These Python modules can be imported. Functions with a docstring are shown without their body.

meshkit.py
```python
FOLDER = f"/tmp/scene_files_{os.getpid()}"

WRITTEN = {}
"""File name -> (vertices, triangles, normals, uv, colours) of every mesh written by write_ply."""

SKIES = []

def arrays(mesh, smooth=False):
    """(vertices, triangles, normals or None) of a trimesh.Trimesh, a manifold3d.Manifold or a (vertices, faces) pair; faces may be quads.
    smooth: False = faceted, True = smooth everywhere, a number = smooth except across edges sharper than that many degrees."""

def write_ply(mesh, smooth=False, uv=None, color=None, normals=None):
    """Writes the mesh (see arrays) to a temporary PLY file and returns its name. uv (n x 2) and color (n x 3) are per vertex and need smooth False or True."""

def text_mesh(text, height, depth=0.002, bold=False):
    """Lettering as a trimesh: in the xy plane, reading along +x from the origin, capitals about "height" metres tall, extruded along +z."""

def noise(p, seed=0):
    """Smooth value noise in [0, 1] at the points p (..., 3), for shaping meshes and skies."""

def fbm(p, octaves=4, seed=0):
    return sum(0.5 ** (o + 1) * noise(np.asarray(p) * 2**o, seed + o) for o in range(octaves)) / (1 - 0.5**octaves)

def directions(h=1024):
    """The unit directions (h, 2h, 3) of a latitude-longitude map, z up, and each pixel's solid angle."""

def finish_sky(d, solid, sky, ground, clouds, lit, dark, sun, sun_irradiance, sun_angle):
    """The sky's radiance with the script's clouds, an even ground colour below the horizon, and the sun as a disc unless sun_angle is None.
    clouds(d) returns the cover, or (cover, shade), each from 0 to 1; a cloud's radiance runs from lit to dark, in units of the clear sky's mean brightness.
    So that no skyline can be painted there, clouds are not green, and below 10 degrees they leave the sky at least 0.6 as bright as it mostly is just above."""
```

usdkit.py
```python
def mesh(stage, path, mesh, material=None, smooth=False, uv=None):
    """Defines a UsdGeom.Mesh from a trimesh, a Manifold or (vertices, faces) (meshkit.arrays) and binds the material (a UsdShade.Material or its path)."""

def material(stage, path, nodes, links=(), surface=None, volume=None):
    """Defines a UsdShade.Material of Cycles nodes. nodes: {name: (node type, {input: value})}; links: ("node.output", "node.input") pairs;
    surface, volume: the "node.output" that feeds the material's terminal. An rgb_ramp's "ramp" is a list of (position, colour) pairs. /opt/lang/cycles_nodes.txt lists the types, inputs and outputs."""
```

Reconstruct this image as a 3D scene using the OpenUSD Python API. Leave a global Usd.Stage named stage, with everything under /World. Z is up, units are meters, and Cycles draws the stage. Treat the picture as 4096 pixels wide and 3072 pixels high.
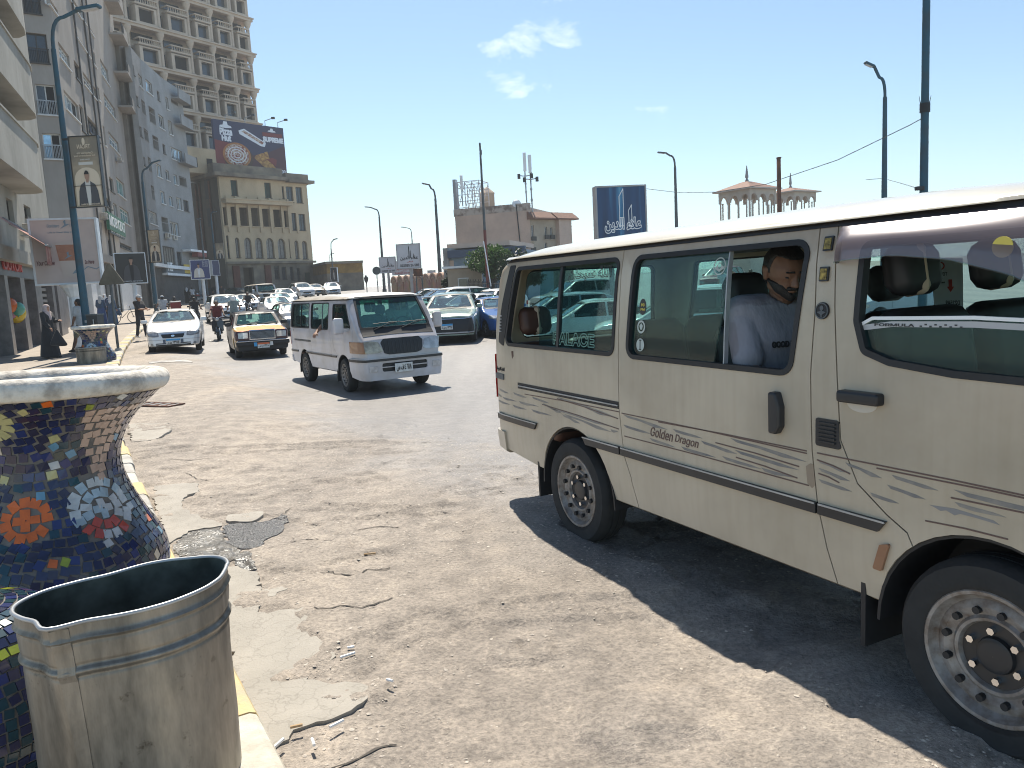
import math, glob, numpy as np, trimesh, usdkit, meshkit
import manifold3d as m3
from manifold3d import Manifold, CrossSection
from shapely.geometry import Polygon, LineString, Point, box as sbox
from shapely import affinity
from shapely.ops import unary_union
from pxr import Usd, UsdGeom, UsdLux, UsdShade, Gf, Sdf, Vt

stage = Usd.Stage.CreateInMemory()
UsdGeom.SetStageUpAxis(stage, UsdGeom.Tokens.z); UsdGeom.SetStageMetersPerUnit(stage, 1.0)
UsdGeom.Xform.Define(stage, '/World'); UsdGeom.Scope.Define(stage, '/World/Looks')
rnd = np.random.default_rng(7)

# ---------------------------------------------------------------- camera, sky, sun, exposure
FPX, PITCH, ROLL, H = 3109.5, math.radians(7.2337), math.radians(3.0384), 1.6187
EXPOSURE = 0.70
SUN_AZ, SUN_EL = math.radians(-11), math.radians(57)
_fw = np.array([0, math.cos(PITCH), -math.sin(PITCH)]); _r0 = np.array([1., 0, 0]); _d0 = np.cross(_fw, _r0)
_rt = math.cos(ROLL) * _r0 + math.sin(ROLL) * _d0; _dn = -math.sin(ROLL) * _r0 + math.cos(ROLL) * _d0
cam = UsdGeom.Camera.Define(stage, '/World/camera')
M = Gf.Matrix4d(*_rt, 0, *(-_dn), 0, *(-_fw), 0, 0, 0, H, 1)
cam.AddTransformOp().Set(M)
cam.CreateHorizontalApertureAttr(36.0); cam.CreateVerticalApertureAttr(27.0)
cam.CreateFocalLengthAttr(36.0 * FPX / 4096); cam.CreateClippingRangeAttr(Gf.Vec2f(0.05, 5000))
cam.CreateExposureAttr(EXPOSURE)
SUN = np.array([math.sin(SUN_AZ) * math.cos(SUN_EL), math.cos(SUN_AZ) * math.cos(SUN_EL), math.sin(SUN_EL)])
def dirpx(px, py):
    v = (px - 2048) * _rt + (py - 1536) * _dn + FPX * _fw
    return v / np.linalg.norm(v)
cl1, cl2 = dirpx(2100, 105), dirpx(3030, 130)
usdkit.material(stage, '/World/Looks/sky', {
    'sky': ('sky_texture', {'sky_type': 'single_scattering', 'sun_disc': False, 'sun_elevation': SUN_EL, 'sun_rotation': math.atan2(SUN[0], SUN[1]), 'altitude': 0.0, 'air_density': 1.0, 'aerosol_density': 0.25, 'ozone_density': 0.6}),
    'tc': ('texture_coordinate', {}),
    'map': ('mapping', {'scale': (1.0, 1.0, 2.2), 'rotation': (0.0, 0.0, 0.35)}),
    'n': ('noise_texture', {'scale': 11.0, 'detail': 7.0, 'roughness': 0.55, 'distortion': 0.25}),
    'd': ('vector_math', {'math_type': 'distance', 'vector2': tuple(cl1)}),
    'm': ('map_range', {'value': 0.0, 'from_min': 0.01, 'from_max': 0.085, 'to_min': 0.265, 'to_max': 0.0, 'clamp': True}),
    'd2': ('vector_math', {'math_type': 'distance', 'vector2': tuple(cl2)}),
    'm2': ('map_range', {'value': 0.0, 'from_min': 0.0, 'from_max': 0.06, 'to_min': 0.08, 'to_max': 0.0, 'clamp': True}),
    'a': ('math', {'math_type': 'add'}), 'a2': ('math', {'math_type': 'add'}),
    'r': ('rgb_ramp', {'ramp': [(0.0, (0, 0, 0)), (0.70, (0, 0, 0)), (0.78, (.25, .25, .25)), (0.92, (.75, .75, .75)), (1.0, (.8, .8, .8))]}),
    'hue': ('mix_color', {'blend_type': 'multiply', 'fac': 1.0, 'use_clamp': False, 'b': (.98, 1.10, 1.12)}), 'mix': ('mix_color', {'b': (12.5, 12.7, 12.9)}),
    'bg': ('background_shader', {'strength': 0.08})},
    [('tc.generated', 'map.vector'), ('map.vector', 'n.vector'), ('tc.generated', 'd.vector1'), ('d.value', 'm.value'), ('tc.generated', 'd2.vector1'), ('d2.value', 'm2.value'),
     ('n.fac', 'a.value1'), ('m.result', 'a.value2'), ('a.value', 'a2.value1'), ('m2.result', 'a2.value2'), ('a2.value', 'r.fac'), ('r.color', 'mix.fac'), ('sky.color', 'hue.a'), ('hue.result', 'mix.a'), ('mix.result', 'bg.color')], surface='bg.background')
dome = UsdLux.DomeLight.Define(stage, '/World/sky')
UsdShade.MaterialBindingAPI.Apply(dome.GetPrim()).Bind(UsdShade.Material.Get(stage, '/World/Looks/sky'))
dome.GetPrim().SetCustomDataByKey('kind', 'structure')
sun = UsdLux.DistantLight.Define(stage, '/World/sun')
sun.CreateNormalizeAttr(True); sun.CreateIntensityAttr(1.25); sun.CreateAngleAttr(0.53); sun.CreateColorAttr(Gf.Vec3f(1.0, 0.93, 0.81))
_z = Gf.Vec3d(*SUN); _x = Gf.Cross(Gf.Vec3d(0, 0, 1), _z).GetNormalized(); _y = Gf.Cross(_z, _x)
sun.AddTransformOp().Set(Gf.Matrix4d(*_x, 0, *_y, 0, *_z, 0, 0, 0, 60, 1))

# ---------------------------------------------------------------- places: photograph pixels (4096 wide) to points of the ground or of a plane
def sstep(t, a, b):
    t = np.clip((t - a) / (b - a), 0, 1); return t * t * (3 - 2 * t)
def gz(x, y):
    """Height of the ground: flat by the first van, a shallow dip in the carriageway, then a rise up to the crest."""
    y = np.asarray(y, float); u = np.asarray(x, float) + .5 * y
    rise = .03 * (np.sqrt((y - 27) ** 2 + 36) + (y - 27)) / 2
    rise = np.minimum(rise, 2.75 + .002 * (y - 115)) if np.ndim(y) == 0 else np.where(y > 115, np.minimum(rise, 2.8), rise)
    return rise * (1 - .0 * y) - .3 * sstep(y, 6, 14) * sstep(u, 1, 4.2)
CAM = np.array([0, 0, H])
def g0(px, py, dz=0.0):
    v = dirpx(px, py); ts = np.linspace(1, 260, 52000); P = CAM + ts[:, None] * v
    k = np.argmax(P[:, 2] < gz(P[:, 0], P[:, 1]) + dz); return P[k]
def atd(px, py, y):
    v = dirpx(px, py); return CAM + v * (y / v[1])
def base(px, y, py=1300):
    """The ground point at depth y seen in column px (near row py)."""
    for _ in range(4):
        p = atd(px, py, y); z = gz(p[0], y); q = np.array([p[0], y, z]) - CAM
        py = 1536 + FPX * (q @ _dn) / (q @ _fw)
    p[2] = z; return p
def onplane(px, py, P0, n):
    v = dirpx(px, py); t = ((np.asarray(P0) - CAM) @ n) / (v @ n); return CAM + t * v
def zat(px, py, y): return atd(px, py, y)[2]

# ---------------------------------------------------------------- prims
_count = {}
def newpath(parent, name):
    k = (str(parent), name); n = _count.get(k, 0); _count[k] = n + 1
    return f'{parent}/{name}' + (f'_{n:03d}' if n else '')
def tag(prim, label=None, cat=None, group=None, kind=None):
    for k, v in (('label', label), ('category', cat), ('group', group), ('kind', kind)):
        if v: prim.SetCustomDataByKey(k, v)
    return prim
def thing(name, label, cat, loc=(0, 0, 0), rz=0.0, group=None, tilt=None):
    x = UsdGeom.Xform.Define(stage, newpath('/World', name))
    x.AddTranslateOp().Set(Gf.Vec3d(*map(float, loc))); x.AddRotateZOp().Set(float(math.degrees(rz)))
    if tilt: x.AddRotateXOp().Set(float(tilt))
    tag(x.GetPrim(), label, cat, group); return x.GetPrim()
def obj(name, mesh, mat, parent=None, smooth=False, label=None, cat=None, group=None, kind=None, uv=None):
    if hasattr(mesh, 'out'): mesh = mesh.out()
    if parent is not None and parent.GetPath().pathElementCount > 3: parent = parent.GetParent()
    p = newpath(parent.GetPath() if parent is not None else '/World', name)
    m = usdkit.mesh(stage, p, mesh, mat, smooth=smooth, uv=uv)
    m.CreateDoubleSidedAttr(True)
    return tag(m.GetPrim(), label, cat, group, kind)
def copy_of(root, name, label, loc, rz, group=None, scale=None):
    x = UsdGeom.Xform.Define(stage, newpath('/World', name))
    x.GetPrim().GetReferences().AddInternalReference(root.GetPath())
    x.ClearXformOpOrder(); 
    x.GetPrim().GetAttribute('xformOp:translate').Set(Gf.Vec3d(*map(float, loc))) if x.GetPrim().GetAttribute('xformOp:translate') else x.AddTranslateOp().Set(Gf.Vec3d(*map(float, loc)))
    x.GetPrim().GetAttribute('xformOp:rotateZ').Set(float(math.degrees(rz))) if x.GetPrim().GetAttribute('xformOp:rotateZ') else x.AddRotateZOp().Set(float(math.degrees(rz)))
    ops = [UsdGeom.XformOp(x.GetPrim().GetAttribute('xformOp:translate')), UsdGeom.XformOp(x.GetPrim().GetAttribute('xformOp:rotateZ'))]
    if scale: s = x.AddScaleOp(); s.Set(Gf.Vec3f(scale, scale, scale)); ops.append(s)
    x.SetXformOpOrder(ops)
    x.GetPrim().SetInstanceable(True)
    src = root.GetCustomData()
    tag(x.GetPrim(), label, src.get('category'), group or src.get('group')); return x.GetPrim()

# ---------------------------------------------------------------- mesh building
def mrot(axis, a):
    return trimesh.transformations.rotation_matrix(a, axis)[:3, :3]
def tri(man):
    m = man.to_mesh(); return np.asarray(m.vert_properties[:, :3], float), np.asarray(m.tri_verts, int)
class MB:
    def __init__(s): s.v, s.f, s.n = [], [], 0
    def add(s, mesh, T=None, o=None):
        if isinstance(mesh, MB): mesh = mesh.out()
        if hasattr(mesh, 'to_mesh'): v, f = tri(mesh)
        elif isinstance(mesh, tuple): v, f = np.asarray(mesh[0], float), np.asarray(mesh[1], int)
        else: v, f = np.asarray(mesh.vertices, float), np.asarray(mesh.faces, int)
        if f.shape[1] == 4: f = np.vstack([f[:, [0, 1, 2]], f[:, [0, 2, 3]]])
        if T is not None: v = v @ np.asarray(T).T
        if o is not None: v = v + np.asarray(o)
        s.v.append(v); s.f.append(f + s.n); s.n += len(v); return s
    def box(s, c, d, R=None):
        h = np.array(d) / 2; v = np.array([[i, j, k] for i in (-1, 1) for j in (-1, 1) for k in (-1, 1)]) * h
        f = np.array([[0, 1, 3, 2], [4, 6, 7, 5], [0, 4, 5, 1], [2, 3, 7, 6], [0, 2, 6, 4], [1, 5, 7, 3]])
        return s.add((v, f), R, c)
    def rbox(s, c, d, r, R=None, n=8):
        return s.add(rbox(d, r, n), R, c)
    def cyl(s, a, b, r0, r1=None, n=12, caps=True):
        return s.tube([a, b], [r0, r0 if r1 is None else r1], n, caps)
    def tube(s, pts, r, n=8, caps=True):
        p = np.asarray(pts, float); k = len(p); r = np.broadcast_to(r, k)
        t = np.gradient(p, axis=0) if k > 2 else np.tile(p[1] - p[0], (2, 1)); t = t / np.maximum(np.linalg.norm(t, axis=1, keepdims=True), 1e-9)
        up = np.array([0, 0, 1.]) if abs(t[0][2]) < .9 else np.array([0, 1., 0])
        x = np.cross(up, t[0]); x /= np.linalg.norm(x); V = []
        a = np.arange(n) * 2 * np.pi / n
        for i in range(k):
            x = x - t[i] * (x @ t[i]); x /= np.linalg.norm(x); y = np.cross(t[i], x)
            V.append(p[i] + r[i] * (np.cos(a)[:, None] * x + np.sin(a)[:, None] * y))
        V = np.vstack(V); f = []
        for i in range(k - 1):
            for j in range(n):
                q = (j + 1) % n; f += [[i * n + j, i * n + q, (i + 1) * n + q], [i * n + j, (i + 1) * n + q, (i + 1) * n + j]]
        if caps:
            V = np.vstack([V, p[:1], p[-1:]]); c0, c1 = k * n, k * n + 1
            for j in range(n):
                q = (j + 1) % n; f += [[c0, q, j], [c1, (k - 1) * n + j, (k - 1) * n + q]]
        return s.add((V, np.array(f)))
    def ext(s, poly, h, o=(0, 0, 0), ux=(1, 0, 0), uy=(0, 0, 1), uz=None):
        """Extrudes the shapely polygon (in the frame o, ux, uy) by h along uz (ux cross uy when not given)."""
        ux, uy = np.asarray(ux, float), np.asarray(uy, float); uz = np.cross(ux, uy) if uz is None else np.asarray(uz, float)
        for g in getattr(poly, 'geoms', [poly]):
            if g.is_empty or g.area < 1e-9 or g.geom_type != 'Polygon': continue
            t = trimesh.creation.extrude_polygon(g, h, engine='earcut'); v = np.asarray(t.vertices); f = np.asarray(t.faces)
            if np.linalg.det(np.stack([ux, uy, uz])) < 0: f = f[:, ::-1]
            s.add((v[:, :1] * ux + v[:, 1:2] * uy + v[:, 2:] * uz + np.asarray(o), f))
        return s
    def rev(s, prof, n=24, o=(0, 0, 0), R=None, closed=False):
        """Revolves (r, z) points about z."""
        p = np.asarray(prof, float); a = np.arange(n) * 2 * np.pi / n; k = len(p)
        V = np.stack([p[:, None, 0] * np.cos(a), p[:, None, 0] * np.sin(a), np.repeat(p[:, 1:2], n, 1)], -1).reshape(-1, 3); f = []
        for i in range(k if closed else k - 1):
            for j in range(n):
                q = (j + 1) % n; i2 = (i + 1) % k; f.append([i * n + j, i * n + q, i2 * n + q, i2 * n + j])
        return s.add((V, np.array(f)), R, o)
    def ball(s, c, r, sub=2, R=None):
        t = trimesh.creation.icosphere(subdivisions=sub); return s.add((np.asarray(t.vertices) * np.asarray(r), t.faces), R, c)
    def out(s): return np.vstack(s.v), np.vstack(s.f)
def rbox(d, r, n=8):
    d = np.asarray(d, float) / 2 - r; d = np.maximum(d, 1e-4)
    sp = Manifold.sphere(r, n)
    return Manifold.batch_hull([sp.translate([i * d[0], j * d[1], k * d[2]]) for i in (-1, 1) for j in (-1, 1) for k in (-1, 1)])
def cs(poly):
    """shapely polygon -> CrossSection"""
    rings = []
    for g in getattr(poly, 'geoms', [poly]):
        if g.geom_type != 'Polygon': continue
        rings.append(np.array(g.exterior.coords)[:-1]); rings += [np.array(i.coords)[:-1] for i in g.interiors]
    return CrossSection(rings, m3.FillRule.EvenOdd)
def prism_y(poly, y0, y1):
    return Manifold.extrude(cs(poly), y1 - y0).transform(np.array([[1, 0, 0, 0], [0, 0, -1, y1], [0, 1, 0, 0]], float))
def prism_x(poly, x0, x1):
    return Manifold.extrude(cs(poly), x1 - x0).transform(np.array([[0, 0, 1, x0], [1, 0, 0, 0], [0, 1, 0, 0]], float))
def prism_z(poly, z0, z1): return Manifold.extrude(cs(poly), z1 - z0).translate([0, 0, z0])
def rpoly(pts, r=.04):
    p = Polygon(pts); return p.buffer(-r, join_style=2).buffer(r, quad_segs=5) if r else p
def interp(tab):
    t = np.asarray(tab, float); return lambda x: np.interp(x, t[:, 0], t[:, 1])
FONTS = glob.glob('/opt/blender-*/*/datafiles/fonts')[0]
_tp = {}
def textpoly(text, h, font='Inter', bold=0):
    """Lettering as shapely geometry, left end and baseline at the origin, capitals about h tall."""
    key = (text, font, bold)
    if key not in _tp:
        from PIL import Image, ImageDraw, ImageFont
        fn = {'Inter': 'Inter.woff2', 'arabic': 'NotoSansArabic-VariableFont_wdth,wght.woff2', 'mono': 'DejaVuSansMono.woff2'}[font]
        ft = ImageFont.truetype(f'{FONTS}/{fn}', 96); x0, y0, x1, y1 = ft.getbbox(text, anchor='ls', stroke_width=bold)
        im = Image.new('L', (int(x1 - x0 + 8), int(y1 - y0 + 8))); ImageDraw.Draw(im).text((4 - x0, 4 - y0), text, 255, ft, anchor='ls', stroke_width=bold)
        on = np.pad(np.asarray(im) > 127, ((0, 0), (1, 1))).astype(np.int8); d = np.diff(on, axis=1)
        r, s = np.nonzero(d == 1); e = np.nonzero(d == -1)[1]
        sh = unary_union([sbox(a, -i - 1, b, -i) for i, a, b in zip(r, s, e)]).buffer(.6).buffer(-.6).simplify(.8)
        _tp[key] = affinity.affine_transform(sh, [1 / 70, 0, 0, 1 / 70, -4 / 70, (4 - y0) / 70])
    return affinity.scale(_tp[key], h, h, origin=(0, 0))
def fit_text(text, x0, z0, x1, z1, font='Inter', bold=2, shear=0):
    """The lettering stretched to fill a box."""
    t = textpoly(text, 1, font, bold)
    if shear: t = affinity.affine_transform(t, [1, shear, 0, 1, 0, 0])
    a = t.bounds; t = affinity.translate(t, -a[0], -a[1])
    return affinity.translate(affinity.scale(t, (x1 - x0) / (a[2] - a[0]), (z1 - z0) / (a[3] - a[1]), origin=(0, 0)), x0, z0)
AR_NAME = '\ufee6\ufef3\ufeaa\ufedf\ufe8d \ufe80\ufefc\ufecb'
# ---------------------------------------------------------------- materials
def mat(name, col, rough=.6, metal=0., spec=.5, var=.0, vscale=3., col2=None, bump=0., bscale=40., coat=0., stretch=(1, 1, 1), detail=4., lo=.35, hi=.65, world=False, island=0., **kw):
    """Principled paint whose colour drifts to col2 through noise; bump is fine relief in metres."""
    n = {'tc': ('texture_coordinate', {}), 'geo': ('geometry', {}), 'map': ('mapping', {'scale': tuple(map(float, stretch))}),
         'p': ('principled_bsdf', {'base_color': tuple(col), 'roughness': rough, 'metallic': metal, 'specular_ior_level': spec, 'coat_weight': coat, **kw})}
    l = [('geo.position' if world else 'tc.object', 'map.vector')]; src = None
    if var or col2 is not None:
        c2 = col2 if col2 is not None else tuple(max(c * (1 - var), 0) for c in col)
        n['n'] = ('noise_texture', {'scale': float(vscale), 'detail': float(detail), 'roughness': .6}); n['r'] = ('rgb_ramp', {'ramp': [(lo, c2), (hi, tuple(col))]})
        l += [('map.vector', 'n.vector'), ('n.fac', 'r.fac')]; src = 'r.color'
    if island:
        n['ir'] = ('map_range', {'from_min': 0., 'from_max': 1., 'to_min': 1 - island, 'to_max': 1.0 + island * .4}); n['hs'] = ('hsv', {'color': tuple(col)})
        l += [('geo.random_per_island', 'ir.value'), ('ir.result', 'hs.value')] + ([(src, 'hs.color')] if src else []); src = 'hs.color'
    if src: l.append((src, 'p.base_color'))
    if bump:
        n['bn'] = ('noise_texture', {'scale': float(bscale), 'detail': 5.}); n['b'] = ('bump', {'distance': bump, 'strength': 1.0})
        l += [('map.vector', 'bn.vector'), ('bn.fac', 'b.height'), ('b.normal', 'p.normal')]
    return usdkit.material(stage, f'/World/Looks/{name}', n, l, surface='p.BSDF')
def glass(name, tint, refl=1.0, rough=.02):
    return usdkit.material(stage, f'/World/Looks/{name}', {'t': ('transparent_bsdf', {'color': tint}), 'g': ('glossy_bsdf', {'color': (refl,) * 3, 'roughness': rough}),
        'gb': ('geometry', {}), 'io': ('math', {'math_type': 'multiply_add', 'value2': -.83333, 'value3': 1.5}), 'f': ('fresnel', {'IOR': 1.5}), 'm': ('mix_closure', {})}, [('gb.backfacing', 'io.value1'), ('io.value', 'f.IOR'), ('f.fac', 'm.fac'), ('t.BSDF', 'm.closure1'), ('g.BSDF', 'm.closure2')], surface='m.closure')
def dull(name, c, rough=.8, **k): return mat(name, c, rough, **{'var': .25, 'vscale': 2.5, **k})
K = {}
K['black'] = mat('black_rubber', (.012, .012, .013), .55, var=.3)
K['plastic'] = mat('black_plastic', (.02, .02, .021), .4, var=.3)
K['tyre'] = mat('tyre', (.022, .021, .02), .85, var=.35, vscale=9, bump=.002, bscale=60)
K['steel'] = mat('rusty_steel_rim', (.27, .25, .23), .5, .3, col2=(.14, .105, .08), vscale=22, lo=.3, hi=.6)
K['rimgrey'] = mat('alloy_rim', (.42, .42, .43), .35, .7, var=.2)
K['chrome'] = mat('chrome', (.75, .75, .76), .12, 1.0)
K['gold'] = mat('worn_gold', (.42, .28, .08), .35, .8, col2=(.10, .07, .03), vscale=60)
K['mirrorglass'] = mat('mirror_glass', (.8, .8, .82), .03, 1.0)
K['seat'] = mat('dark_seat', (.018, .017, .017), .5, var=.3)
K['seatbrown'] = mat('brown_seat', (.075, .03, .018), .5, var=.3)
K['seatbeige'] = mat('beige_seat_stripe', (.42, .33, .23), .5)
K['lining'] = mat('cabin_lining', (.12, .12, .125), .9, var=.2)
K['cabin'] = mat('dark_cabin', (.02, .021, .022), .8)
K['lamp'] = mat('headlight_lens', (.42, .42, .42), .12, .35, coat=1.0, col2=(.25, .25, .25), vscale=9)
K['lampyellow'] = mat('aged_headlight', (.42, .37, .27), .15, .3, coat=1.0, col2=(.2, .17, .12), vscale=9)
K['amber'] = mat('amber_lens', (.20, .085, .04), .25, coat=.8, var=.2)
K['redlens'] = mat('red_lens', (.35, .012, .012), .2, coat=.8)
K['plate'] = mat('white_plate', (.62, .61, .58), .45, var=.3, vscale=8)
K['plateblue'] = mat('blue_plate', (.03, .25, .50), .4)
K['platered'] = mat('orange_plate', (.55, .11, .03), .4, var=.2)
K['ink'] = mat('black_ink', (.015, .015, .016), .6)
K['white'] = mat('white_enamel', (.78, .78, .77), .4, var=.1)
K['glass'] = glass('clear_glass', (.80, .90, .88))
K['tintband'] = glass('green_band_glass', (.10, .42, .34))
K['dark_glass'] = glass('smoked_glass', (.10, .12, .13))
def dusty(name, tint, veil, amt, rf=.9): return usdkit.material(stage, f'/World/Looks/{name}', {'t': ('transparent_bsdf', {'color': tint}), 'd': ('diffuse_bsdf', {'color': veil}), 'g': ('glossy_bsdf', {'color': (rf,) * 3, 'roughness': .03}), 'gb': ('geometry', {}), 'io': ('math', {'math_type': 'multiply_add', 'value2': -.83333, 'value3': 1.5}), 'f': ('fresnel', {'IOR': 1.5}), 'm': ('mix_closure', {'fac': amt}), 'm2': ('mix_closure', {})}, [('t.BSDF', 'm.closure1'), ('d.BSDF', 'm.closure2'), ('gb.backfacing', 'io.value1'), ('io.value', 'f.IOR'), ('f.fac', 'm2.fac'), ('m.closure', 'm2.closure1'), ('g.BSDF', 'm2.closure2')], surface='m2.closure')  # the teal diffuse share paints a veil of sky reflection into the glass
K['screen'] = dusty('windscreen_glass', (.72, .90, .86), (.16, .42, .38), .06); K['tint'] = dusty('green_tint_glass', (.70, .84, .82), (.10, .34, .34), .014, .5); K['screenblue'] = dusty('blue_windscreen_glass', (.76, .86, .90), (.34, .46, .54), .09)
K['visor'] = usdkit.material(stage, '/World/Looks/visor_acrylic', {'t': ('transparent_bsdf', {'color': (.50, .45, .50)}), 'g': ('glossy_bsdf', {'color': (.8, .78, .82), 'roughness': .28}), 'd': ('diffuse_bsdf', {'color': (.34, .28, .30)}),
    'm': ('mix_closure', {'fac': .22}), 'gb': ('geometry', {}), 'io': ('math', {'math_type': 'multiply_add', 'value2': -.83333, 'value3': 1.5}), 'f': ('fresnel', {'IOR': 1.45}), 'm2': ('mix_closure', {})}, [('t.BSDF', 'm.closure1'), ('d.BSDF', 'm.closure2'), ('gb.backfacing', 'io.value1'), ('io.value', 'f.IOR'), ('f.fac', 'm2.fac'), ('m.closure', 'm2.closure1'), ('g.BSDF', 'm2.closure2')], surface='m2.closure')
K['pane'] = mat('window_pane', (.035, .05, .065), .06, spec=.8, col2=(.02, .025, .03), vscale=.7)
K['pane_sky'] = mat('mirroring_pane', (.50, .66, .76), .05, .75, col2=(.22, .32, .40), vscale=.8)
K['pane_dark'] = mat('open_window_dark', (.012, .012, .013), .9)
K['curtain'] = mat('curtain', (.22, .19, .15), .95, var=.4, vscale=6, stretch=(4, 4, .3))
K['shutter'] = mat('green_shutter', (.02, .055, .045), .6, var=.3, stretch=(1, 1, 14), vscale=4)
K['frame_white'] = mat('white_window_frame', (.62, .62, .60), .5, var=.2)
K['frame_dark'] = mat('dark_window_frame', (.05, .045, .04), .5, var=.2)
K['lamppost'] = mat('blue_lamp_post', (.016, .07, .105), .55, .1, col2=(.035, .05, .058), vscale=2.2, lo=.3, hi=.55)
K['greypost'] = mat('grey_lamp_post', (.11, .12, .125), .55, .3, var=.4)
K['galv'] = mat('galvanised_metal', (.42, .43, .44), .42, .6, var=.3, vscale=5)
K['rust'] = mat('rusty_post', (.16, .07, .04), .8, col2=(.07, .04, .03), vscale=6)
K['skin'] = mat('skin', (.36, .19, .12), .55, var=.15, vscale=12)
K['skindark'] = mat('tanned_and_shaded_skin', (.18, .092, .056), .55, var=.15, vscale=12)  # tanned skin; on the cream van passenger it also carries painted cabin shade
K['hair'] = mat('black_hair', (.012, .010, .009), .6, bump=.004, bscale=120)
def cloth(name, c): 
    K[name] = mat('cloth_' + name, c, .9, var=.25, vscale=9, bump=.006, bscale=18, sheen_weight=.2); return K[name]
for n_, c_ in dict(white_tee=(.60, .60, .62), shaded_tee=(.24, .24, .27), black_shirt=(.018, .016, .018), burgundy=(.13, .02, .022), navy=(.02, .03, .08), denim=(.05, .09, .16), greygreen=(.22, .26, .25), abaya=(.010, .010, .012), scarf=(.42, .33, .32), bluedress=(.05, .09, .22), palegrey=(.45, .46, .47), khaki=(.24, .20, .13), dark_trousers=(.02, .02, .024), teal=(.05, .15, .17)).items(): cloth(n_, c_)
K['shaded_tee'] = mat('cloth_shaded_fold_tee', (.235, .235, .265), .9, var=.2, vscale=7, bump=.035, bscale=6, stretch=(1, 1, .45)); K['shoe'] = mat('shoe', (.03, .028, .026), .5); K['whiteshoe'] = mat('white_shoe', (.6, .6, .58), .5)  # the white tee is dimmed to grey: cabin shade put into its colour
def paint(name, c, dirt=None, rough=.32, **k):
    K[name] = mat('paint_' + name, c, rough, col2=dirt or tuple(.86 * x for x in c), **{**dict(coat=.6, vscale=1.6, lo=.3, hi=.6, coat_roughness=.08), **k}); return K[name]
paint('cream', (.40, .335, .245), (.31, .255, .18), .36, lo=.22, hi=.55)
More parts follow.
